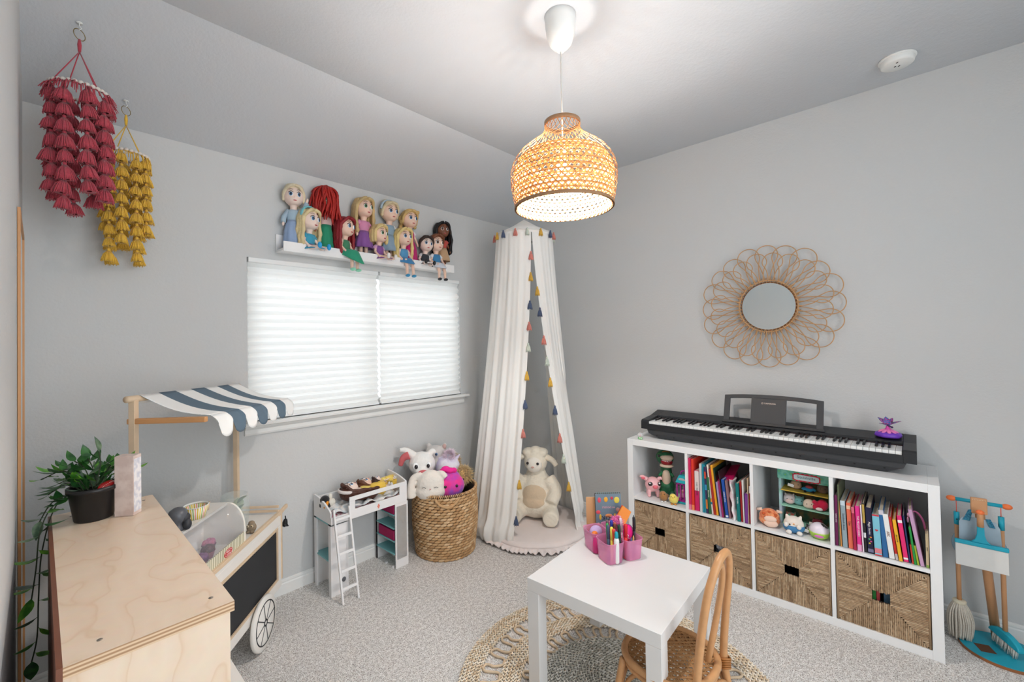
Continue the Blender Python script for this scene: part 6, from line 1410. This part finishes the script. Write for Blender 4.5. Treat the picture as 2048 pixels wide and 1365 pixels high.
t = squish('white plush bear wearing blue overalls at the front of the third cube', .915, .055, HB, .046, (236, 224, 212), name='plush_bear', extra=(('overalls', BLU, [('s', (0, -.001, .028), (.0495, .0425, .0285))], 0), ('paw', mat('plush_paw_white', (238, 230, 222), .9), [('s', (-.034, -.034, .046), (.010, .009, .012))], 0), ('paw', mat('plush_paw_white', (238, 230, 222), .9), [('s', (.022, -.042, .044), (.011, .009, .012))], 0), ('foot', mat('plush_paw_white', (238, 230, 222), .9), [('s', (-.022, -.040, .012), (.013, .010, .011))], 0), ('foot', mat('plush_paw_white', (238, 230, 222), .9), [('s', (.024, -.040, .012), (.013, .010, .011))], 0), ('nose', mat('chick_beak', (226, 150, 60)), [('s', (0, -.040, .056), (.004, .003, .003))], 0)))
ZB = mat('zebra_print', (236, 234, 232), .8, vs=36, col2=(30, 30, 34)); 
squish('small black and white striped plush between the bear and the toy bowl', .985, .085, HB, .026, (200, 196, 190), col2=(30, 30, 34), tag_=True, name='plush_zebra')
t = thing('toy_ball', 'white zebra striped toy dome in a lime green bowl in the third cube', 'toy', toyat(1.024, .058), -PI / 2 + .3)
MB().lathe([(.0, .0), (.022, .0005), (.038, .012), (.044, .030), (.0445, .036), (.042, .036), (.036, .012), (0, .004)], 32).build('lime_bowl', mat('toy_lime', (176, 214, 84), .35), t)
MB().sph((0, 0, .038), (.0425, .0425, .040), 24, 16).build('dome', mat('toy_dome_white', (232, 222, 234), .35, var=0), t)
for q in range(6): MB().tube([(.0432 * sin(u) * cos(.35 * q - .7), -.0432 * sin(u) * sin(.35 * q + .5) , .038 + .0408 * cos(u)) for u in (.25, .45, .65, .85)][::1], [.001, .0030, .0028, .0008], 5).build('zebra_stripe', KB, t)
MB(T=Rz(-.2) @ Tr(0, -.0415, .022) @ Rx(.25)).sph((0, 0, 0), (.020, .0016, .008)).build('oval_badge', mat('badge_pink', (222, 120, 190), .4, var=0), t)
t = thing('toy_chest', 'small magenta and dark teal toy chest at the back right of the third cube', 'toy', toyat(1.088 - .020, .255), -PI / 2); t.location = toyat(1.052, .285)
MB().bb(-.012, .020, 0, .05, 0, .118).build('teal_body', mat('toy_dark_teal', (32, 74, 76), .4), t); MB().bb(-.012, .020, 0, .05, .1185, .165).build('magenta_body', mat('toy_deep_magenta', (150, 26, 84), .4), t)
for z in (.03, .07, .105): MB().bb(-.010, .018, -.002, 0, z, z + .003).build('drawer_gap', TQ, t)
MB().sph((.004, .025, .168), (.014, .02, .012)).build('white_knob', WP, t)

# on top of the shelf and piano
t = thing('snow_globe', 'tiny clear globe on a green base at the left end of the shelf top', 'globe', wallB(.078, .030, .7655))
MB().lathe([(0, 0), (.014, 0), (.016, .004), (.014, .014), (0, .016)], 20).build('green_base', mat('leaf_green_base', (110, 180, 110), .5, vs=90, col2=(220, 230, 214)), t)
MB().sph((0, 0, .028), .017, 20, 12).build('glass_ball', mat('globe_glass', (244, 246, 248), .04, var=0, alpha=.30), t); MB().sph((0, 0, .024), (.006, .006, .009)).build('tiny_figure', mat('globe_figure', (228, 170, 170), .6), t)
t = thing('butterfly_toy', 'blue and pink toy butterfly on a purple flower base on the piano', 'toy', (-.140, -2.552, .9105), -PI / 2); VIO = mat('toy_violet', (116, 60, 190), .35)
MB().lathe([(0, 0), (.050, 0), (.053, .008), (.048, .020), (.03, .024), (0, .026)], 28, wav=lambda a, z: 1 + .04 * sin(6 * a)).build('purple_base', VIO, t)
for k in range(9): a = 2 * PI * k / 9; MB(T=Rz(a) @ Tr(.026, 0, .028) @ Ry(.45)).sph((0, 0, 0), (.017, .009, .004)).build('petal', mat('petal_pink', (238, 130, 190), .45), t)
MB().sph((0, 0, .034), (.014, .014, .012)).tube([(0, 0, .034), (-.002, 0, .052)], [.010, .006], 8).build('flower_centre', mat('petal_deep', (214, 80, 170), .45), t)
m, N, L, b = nodes_of('butterfly_wing'); b.inputs['Roughness'].default_value = .4; tc = N.new('ShaderNodeTexCoord'); wv = N.new('ShaderNodeTexVoronoi'); wv.inputs['Scale'].default_value = 130; L.new(tc.outputs['Object'], wv.inputs['Vector']); r = ramp(N, [(.15, (56, 130, 186)), (.45, (70, 90, 170)), (.6, (206, 70, 150)), (.8, (40, 36, 70))]); L.new(wv.outputs['Distance'], r.inputs[0]); L.new(r.outputs[0], b.inputs['Base Color'])
for s_, (L1_, W1, az, el) in enumerate(((.058, .040, 150, .75), (.050, .032, 110, 1.05), (.058, .036, 12, .55), (.048, .030, 50, 1.0), (.036, .026, 190, .35))):
    mb = MB(); leafmesh(mb, Tr(0, 0, .054) @ Rz(math.radians(az)) @ Ry(-el), L1_, W1, 0, .08); mb.build('wing', m, t, solid=.0014)
MB().tube([(.014, -.012, .050), (.0, 0, .056), (-.014, .012, .062)], [.003, .005, .003], 8).sph((.016, -.014, .050), .005).build('butterfly_body', mat('bf_body', (64, 40, 90), .5), t)

# ---------------- craft caddy on the white table ----------------
TZ = .4508
CD = thing('craft_caddy', 'translucent pink caddy full of pens and craft things on the white table', 'caddy', (-1.428, -1.688, TZ), math.radians(-27))
m, N, L, b = nodes_of('pink_translucent_plastic'); CPK = m; b.inputs['Base Color'].default_value = (*lin((240, 150, 196)), 1); b.inputs['Roughness'].default_value = .25; b.inputs['Alpha'].default_value = .46
def pocket(x0_, x1_, y0_, y1_, h=.088):
    """tapered open pocket with rounded corners"""
    n = 28; cx_, cy_ = (x0_ + x1_) / 2, (y0_ + y1_) / 2; hx, hy_ = (x1_ - x0_) / 2, (y1_ - y0_) / 2; rows_ = []
    for f, z in ((.0, .0), (.80, .0), (.86, .004), (.93, .05), (1.0, h), (1.03, h + .001), (1.03, h + .004), (.985, h + .004), (.97, h - .002), (.90, .05), (.83, .006), (0, .003)):
        row = []
        for i in range(n):
            a = 2 * PI * i / n; c, s_ = cos(a), sin(a); k = (abs(c) ** 5 + abs(s_) ** 5) ** (-.2); row.append((cx_ + hx * f * k * c, cy_ + hy_ * f * k * s_, z))
        rows_.append(row)
    MB().grid(rows_, closed_u=True).build('pocket', CPK, CD)
pocket(.0, .093, .0, .108); pocket(.097, .190, .0, .108); pocket(.0, .093, .114, .222); pocket(.097, .190, .114, .222)
def cad(x, y, z=0): q = V((x, y, 0)); q.rotate(Euler((0, 0, math.radians(-27)))); return (-1.428 + q.x, -1.688 + q.y, TZ + .0045 + z)
PENS = [(.030, .040, .15, .0050, (72, 92, 116), (72, 92, 116), 'slate blue marker pen at the left of the pink caddy', .10, .05),
 (.040, .030, .148, .0050, (240, 226, 90), (240, 226, 90), 'yellow capped marker pen in the pink caddy beside the slate one', .05, .02), (.052, .026, .142, .0055, (226, 80, 50), (226, 80, 50), 'thick orange red marker pen in the front of the pink caddy', -.02, .03),
 (.044, .060, .150, .0050, (60, 160, 90), (60, 160, 90), 'green capped marker pen in the pink caddy behind the glue bottle', .04, .06), (.068, .064, .160, .0052, (44, 64, 170), (44, 64, 170), 'royal blue capped marker pen standing high in the caddy', .02, .04),
 (.056, .080, .156, .0050, (110, 92, 96), (236, 230, 226), 'white marker pen with a grey brown cap in the back of the caddy', .04, .05), (.078, .052, .150, .0052, (120, 70, 50), (140, 60, 70), 'glittery brown marker pen in the middle of the caddy', -.03, .03), (.064, .046, .130, .0050, (186, 70, 150), (60, 40, 60), 'dark pen with a purple pink cap in the caddy', .02, .0),
 (.086, .034, .152, .0056, (34, 70, 54), (34, 60, 50), 'dark green marker pen near the middle divider of the caddy', -.03, .02), (.086, .060, .150, .0050, (238, 130, 70), (238, 130, 70), 'orange pencil like marker behind the dark green one in the caddy', -.02, .05),
 (.110, .030, .150, .0062, (214, 38, 44), (226, 52, 56), 'thick bright red marker in the right front pocket of the caddy', .05, .0), (.120, .060, .170, .0046, (236, 214, 224), (240, 236, 240), 'slim white pen with a pink clip standing high in the caddy', -.10, .03), (.172, .050, .165, .0044, (36, 36, 42), (44, 44, 50), 'black ballpoint pen standing at the right end of the caddy', .03, .02)]
for x, y, l, r, cc, bc, lb, tx_, ty_ in PENS:
    t = thing('marker_pen' if 'ballpoint' not in lb and 'slim' not in lb else 'ballpoint_pen', lb, 'pen', cad(x, y), group='pens in the pink caddy', rot=(-ty_, tx_ * .8, 0))
    r *= 1.3; MB().tube([(0, 0, 0), (0, 0, .004), (0, 0, l * .62), (0, 0, l * .62 + .001)], [r * .7, r * .92, r * .92, r * .8], 12).build('barrel', pm(bc), t)
    MB().tube([(0, 0, l * .62 + .001), (0, 0, l - .006), (0, 0, l - .001), (0, 0, l)], [r, r, r * .8, r * .5], 12).build('cap', pm(cc), t)
    if 'ballpoint' in t.name: MB().bb(-.001, .001, -r - .003, -r - .0015, l * .68, l * .95).build('clip', pm(cc), t); MB().cyl((0, 0, l), (0, 0, l + .008), .0018, n=8).build('push_button', pm(cc), t)
t = thing('glue_bottle', 'small white glue bottle with a teal cap at the front of the pink caddy', 'bottle', cad(.046, .012, .062)); t.rotation_euler = (.04, -.05, 0); t.location = cad(.052, .0135, .0)
MB().lathe([(0, 0), (.010, 0), (.0115, .004), (.0115, .098), (.009, .108), (.006, .111), (0, .111)], 20).build('bottle', mat('glue_white', (240, 240, 238), .3), t); MB().lathe([(0, .1112), (.008, .1112), (.0085, .118), (.0072, .134), (.004, .138), (0, .138)], 18).build('teal_cap', mat('glue_cap_teal', (30, 160, 176), .35), t)
t = thing('pompom_pen', 'fluffy pink pompom pen in the middle of the pink caddy', 'pen', cad(.095, .075), rot=(0, .05, 0))
MB().cyl((0, 0, 0), (0, 0, .13), .004, n=8).build('barrel', pm((226, 90, 160)), t); mb = MB(); mb.sph((0, 0, .148), .016, 12, 8); fuzz(mb, (0, 0, .148), (.016, .016, .015), 420, .014, .0009, 11); mb.build('pompom', mat('pompom_pink', (244, 130, 190), .9), t)
HP = mat('hot_pink_pouch', (232, 26, 128), .45)
t = thing('zip_pouch', 'round hot pink zip pouch with a wavy trim in the right pocket of the caddy', 'pouch', cad(.142, .068, .062), math.radians(-27))
MB(T=Tr(0, 0, .030) @ Ry(.2)).sph((0, 0, 0), (.032, .022, .040)).build('pouch', HP, t); MB(T=Tr(0, 0, .030) @ Ry(.2)).tube([(.0325 * cos(a) * 1.0, -.006 + .0015 * sin(9 * a), .0405 * sin(a)) for a in [k * PI / 24 for k in range(48)]], .0014, 5, closed=True).build('zip_trim', mat('zip_purple', (150, 70, 150), .5), t)
MB().tube([(-.01, -.0215, .035), (-.004, -.0225, .028), (-.008, -.0225, .020), (0, -.0225, .014)], .0016, 5).build('wavy_print', LTW, t)
t = thing('eraser', 'small orange rounded eraser in the left pocket of the pink caddy', 'eraser', cad(.028, .150, .062)); MB().sph((0, 0, .012), (.018, .013, .012)).build('eraser', mat('eraser_orange', (238, 130, 50), .5), t)
t = thing('lilac_sponge', 'pale lilac soft sponge ball at the back left pocket of the caddy', 'ball', cad(.048, .172, .045)); MB().sph((0, 0, .026), (.034, .028, .028)).build('sponge', mat('lilac_foam', (206, 180, 226), .8), t)
t = thing('tape_roll', 'magenta card tube standing in the left pocket of the pink caddy', 'tube', cad(.022, .130)); MB().cyl((0, 0, 0), (0, 0, .070), .016, n=20).build('tube', pm((206, 40, 120)), t)
t = thing('hair_clip', 'hot pink patterned clip poking out behind the red marker in the caddy', 'clip', cad(.098, .052, .06)); t.rotation_euler = (0, .2, 0); MB().sph((0, 0, .022), (.011, .008, .026)).build('clip', mat('clip_pink', (226, 40, 130), .4, vs=120, col2=(250, 190, 214)), t)
rp_ = random.Random(5)
for k, (c, w_) in enumerate((((214, 140, 90), 'tan'), ((236, 170, 60), 'amber'), ((190, 90, 60), 'rust red'), ((90, 110, 160), 'denim blue'), ((226, 190, 120), 'sand yellow'), ((120, 60, 100), 'plum'))):
    t = thing('crayon', '%s crayon in the right front pocket of the caddy seen through the pink plastic' % w_, 'crayon', cad(.112 + .012 * k, .030 + .02 * (k % 3)), rot=(rp_.uniform(-.08, .08), rp_.uniform(-.1, .1), 0), group='crayons in the caddy')
    MB().tube([(0, 0, 0), (0, 0, .074), (0, 0, .086)], [.0042, .0042, .0012], 8).build('stick', pm(c), t); MB().cyl((0, 0, .010), (0, 0, .066), .0045, n=8).build('paper_wrap', pm(tuple(int(v * .85) for v in c)), t)
# spiral book and orange notebook behind the caddy
t = thing('activity_book', 'grey blue spiral activity book with fruit drawings standing upside down behind the caddy', 'book', (-1.163, -1.545, TZ), math.radians(-45), rot=(math.radians(-4), 0, math.radians(-45)))
MB().bb(-.062, .062, 0, .010, 0, .205).build('pages', PAGE, t); MB().bb(-.064, .064, -.0018, 0, 0, .207).build('cover', pm((112, 132, 146)), t); MB().bb(-.064, .064, .010, .012, 0, .209).build('back_cover', pm((44, 46, 52)), t)
text('title_lettering', 'BOOK', .030, LTD, Tr(.006, -.0024, .092) @ basis((0, 0, 0), (-1, 0, 0), (0, 0, -1)), t); text('subtitle_lettering', 'MY DOODLE', .011, mat('subtitle_pink', (236, 176, 190), .5), Tr(0, -.0024, .142) @ basis((0, 0, 0), (-1, 0, 0), (0, 0, -1)), t)
for q, (x, z, c, rx, rz_) in enumerate(((-.045, .178, (226, 80, 96), .009, .013), (-.012, .180, (236, 170, 50), .010, .013), (.018, .186, (196, 56, 76), .007, .008), (.042, .176, (226, 206, 80), .014, .016), (-.052, .120, (226, 84, 96), .011, .009), (-.042, .096, (226, 180, 60), .006, .014), (.046, .130, (206, 160, 150), .010, .010), (.030, .098, (226, 190, 60), .006, .015), (.050, .090, (206, 180, 130), .009, .011), (-.052, .058, (226, 160, 150), .009, .012), (.0, .102, (230, 150, 96), .018, .009), (-.02, .03, (214, 120, 90), .020, .008), (.03, .03, (206, 90, 110), .014, .007))): MB().sph((x, -.0020, z), (rx, .0008, rz_), 12, 6).build('fruit_print', pm(c), t)
for k in range(12): MB().tube([(-.056 + .010 * k, -.003 + .009 * (1 - cos(a)) , .207 + .006 * sin(a)) for a in [PI * q / 5 for q in range(6)]], .0009, 4).build('spiral_ring', mat('spiral_teal', (150, 196, 206), .3, metal=.4), t)
t = thing('tan_notebook', 'tan paper notebook standing behind the grey blue activity book', 'notebook', (-1.176, -1.508, TZ), rot=(math.radians(-4), 0, math.radians(-50))); MB().bb(-.070, .060, 0, .008, 0, .185).build('pages', PAGE, t); MB().bb(-.072, .060, -.0012, 0, 0, .186).build('cover', pm((206, 156, 110)), t)
t = thing('orange_notebook', 'orange notebook with a red cover leaning diagonally in the back of the caddy', 'notebook', cad(.125, .165, .02), rot=(math.radians(-18), math.radians(38), math.radians(-42))); MB().bb(-.024, .024, -.004, .006, 0, .165).build('pages', pm((240, 170, 60)), t); MB().bb(-.026, .026, -.0056, -.004, 0, .167).build('cover', pm((238, 140, 50)), t); MB().bb(.024, .0256, -.004, .006, .0, .166).build('red_edge', pm((190, 30, 36)), t); MB().bb(-.026, .026, .0062, .0085, 0, .170).build('back_cover', pm((196, 36, 34)), t)

# ---------------- toy cleaning stand ----------------
TEAL2 = mat('cleaning_teal', (28, 162, 186), .42, var=.03); BCH = mat('beech_dowel', (206, 152, 108), .5, var=.10, vs=12); ORP = mat('orange_knob', (240, 120, 62), .45, var=.02); EDG = mat('board_edge_brown', (152, 96, 56), .6)
SX, SY = -.158, -2.912
ST = thing('cleaning_stand', 'turquoise and beech toy cleaning stand beside the right end of the shelf unit', 'stand', (SX, SY, .0015))
mb = MB(); mb.lathe([(0, 0), (.136, 0), (.136, .012), (0, .012)], 48, flatshade=True); mb.build('base_board', EDG, ST); MB().lathe([(0, .0121), (.135, .0121), (.135, .0145), (0, .0145)], 48, flatshade=True).build('turquoise_top', TEAL2, ST)
MB(T=Tr(-.035, .055, 0) @ Rz(.35)).bb(-.030, .030, -.026, .026, .0146, .0152).build('square_recess', mat('recess_brown', (104, 66, 44), .7), ST)
MB().tube([(.075, .010, .014), (.030, .040, .40), (.012, .058, .655)], [.0165, .0165, .0160], 14).build('post', BCH, ST)
zb_ = .655
MB().cyl((.012, .058 - .075, zb_ - .004), (.012, .058 + .075, zb_ - .004), .0085, n=12).build('cross_bar', TEAL2, ST)
for s_ in (-1, 1): MB().sph((.012, .058 + s_ * .086, zb_ - .004), (.0125, .018, .0125)).build('end_knob', ORP, ST)
BRD = lambda y: (SX + .012, SY + .058 + y, .0)
t = thing('brush_head', 'beech scrub brush block hanging on the middle of the turquoise cross bar', 'brush', (SX - .012, SY + .058, .607), rot=(0, 0, -PI / 2 + .12))
MB().bb(-.026, .026, -.008, .008, .0, .072).build('block', BCH, t, bevel=.004)
for k in range(9): MB().cyl((-.020 + .005 * k, -.0085, .064), (-.020 + .005 * k, -.010, .064), .0016, n=6).build('bristle_hole', mat('bristle_cream', (232, 210, 180), .8), t)
# mop
t = thing('toy_mop', 'toy mop with cream yarn strands hanging at the left of the cleaning stand', 'mop', (SX + .012, SY + .058 + .070, .035), rot=(0, 0, 0))
MB().cyl((0, 0, .135), (0, 0, .555), .0085, n=12).build('stick', BCH, t); MB().cyl((0, 0, .500), (0, 0, .557), .0100, n=12).build('turquoise_end', TEAL2, t)
MB().tube([(0, 0, .552), (-.004, .0, .580), (0, 0, .612)], .0016, 5).build('hanging_cord', mat('cord_coral', (226, 96, 76), .7), t); MB().sph((-.0095, 0, .525), (.003, .003, .003), 8, 6).build('cord_hole', KB, t)
MB().lathe([(.008, .150), (.020, .150), (.024, .144), (.022, .132), (.008, .130)], 22).build('collar', mat('collar_cream', (216, 206, 182), .6), t)
YM = mat('mop_yarn', (214, 204, 190), .95, var=.16, vs=160, bump=.8, bs=300); mb = MB()
for k in range(74):
    a = k * 2.399; r_ = .006 + .013 * math.sqrt((k + .5) / 74); o = r_ * 2.25; zl_ = .002 + .018 * rnd.random() - (.02 if k % 5 else 0) * 0
    mb.tube(bez([(r_ * cos(a), r_ * sin(a), .138), (o * .85 * cos(a), o * .85 * sin(a), .100), (o * 1.05 * cos(a + .08), o * 1.05 * sin(a + .08), .050), (o * .90 * cos(a + rnd.uniform(-.2, .2)), o * .9 * sin(a), zl_ - .028)], 4), .0036, 5)
mb.build('yarn_strands', YM, t)
# broom
t = thing('toy_broom', 'toy broom with a turquoise head and white bristles at the front of the cleaning stand', 'broom', (SX + .012 - .004, SY + .058 - .068, .017))
MB().cyl((-.012, .0, .060), (0, 0, .585), .0085, n=12).build('stick', BCH, t); MB().cyl((-.001, 0, .530), (0, 0, .588), .0100, n=12).build('turquoise_end', TEAL2, t)
MB().tube([(0, 0, .584), (.004, 0, .605), (.0, 0, .630)], .0016, 5).build('hanging_cord', mat('cord_coral', (226, 96, 76), .7), t)
HDT = Tr(-.020, 0, .058) @ Rz(.62) @ Ry(-.18)
mb = MB(T=HDT @ Rx(PI / 2) @ Tr(0, 0, -.012)); mb.prism([(.070 * cos(a), .040 * sin(a) - .008) for a in [PI * k / 12 for k in range(13)]], .024); mb.build('broom_head', TEAL2, t, bevel=.004)
mb = MB(T=HDT)
for k in range(110):
    xx = rnd.uniform(-.052, .052); yy = rnd.uniform(-.009, .009); mb.tube([(xx, yy, -.008), (xx * 1.02, yy * 1.2, -.046 - .004 * rnd.random())], [.0022, .0016], 4)
mb.build('bristles', mat('bristle_white', (226, 222, 214), .8, var=.08, vs=200), t)
# dustpan squeegee hanging in front
t = thing('toy_dustpan', 'white toy dustpan with a turquoise edge hanging in front of the cleaning stand', 'dustpan', (SX - .052, SY + .058, .375), rot=(0, 0, -PI / 2))
w_ = .080
mb = MB(); mb.bb(-w_, w_, -.010, -.004, .0, .098); mb.bb(-w_, -w_ + .004, -.004, .022, 0, .098); mb.bb(w_ - .004, w_, -.004, .022, 0, .098); mb.bb(-w_ + .004, w_ - .004, -.004, .022, 0, .004); mb.build('pan', mat('dustpan_white', (222, 220, 216), .4), t, bevel=.002)
MB().bb(-w_ - .002, w_ + .002, -.014, .002, .0985, .116).build('turquoise_edge', TEAL2, t, bevel=.003)
mb = MB(T=Tr(.0, -.012, .1165) @ Rx(PI / 2) @ Tr(0, 0, -.012)); mb.prism([(-.030, 0), (-.018, .014), (-.012, .036), (-.011, .075), (.011, .075), (.012, .036), (.018, .014), (.030, 0)], .012); mb.build('handle_foot', TEAL2, t, bevel=.002)
MB().tube([(0, -.006, .188), (0, -.006, .245)], [.0115, .0105], 12).build('handle', BCH, t); MB().sph((0, -.006, .252), (.014, .012, .011)).build('handle_knob', ORP, t)
# grey boards behind
t = thing('toy_apron', 'pale grey toy apron pocket with a teal dotted ribbon hanging behind the dustpan', 'apron', (SX - .014, SY + .058, .470), rot=(0, 0, -PI / 2))
MB().prism([(-.066, 0), (.066, 0), (.062, .085), (.050, .110), (.010, .116), (-.030, .118), (-.055, .110), (-.064, .09)], .003, basis((0, 0, 0), (1, 0, 0), (0, 0, 1))).build('panel', mat('apron_grey', (166, 184, 196), .8), t)
DOT = mat('dotted_ribbon', (24, 96, 128), .7, vs=210, col2=(60, 140, 166))
MB().prism([(-.052, .10), (-.030, .10), (-.018, .155), (-.034, .150)], .003, basis((0, -.004, 0), (1, 0, 0), (0, 0, 1))).build('ribbon', DOT, t); MB().prism([(.018, .120), (.034, .122), (.048, .086), (.030, .086)], .003, basis((0, -.004, 0), (1, 0, 0), (0, 0, 1))).build('ribbon', DOT, t)
t = thing('toy_dish', 'round pale blue toy dish behind the dustpan on the cleaning stand', 'dish', (SX + .010, SY + .060, .447), rot=(0, PI / 2 - .1, 0)); MB().lathe([(0, 0), (.055, 0), (.086, .006), (.088, .008), (.055, .004), (0, .004)], 40).build('dish', mat('dish_blue', (140, 168, 184), .3), t)
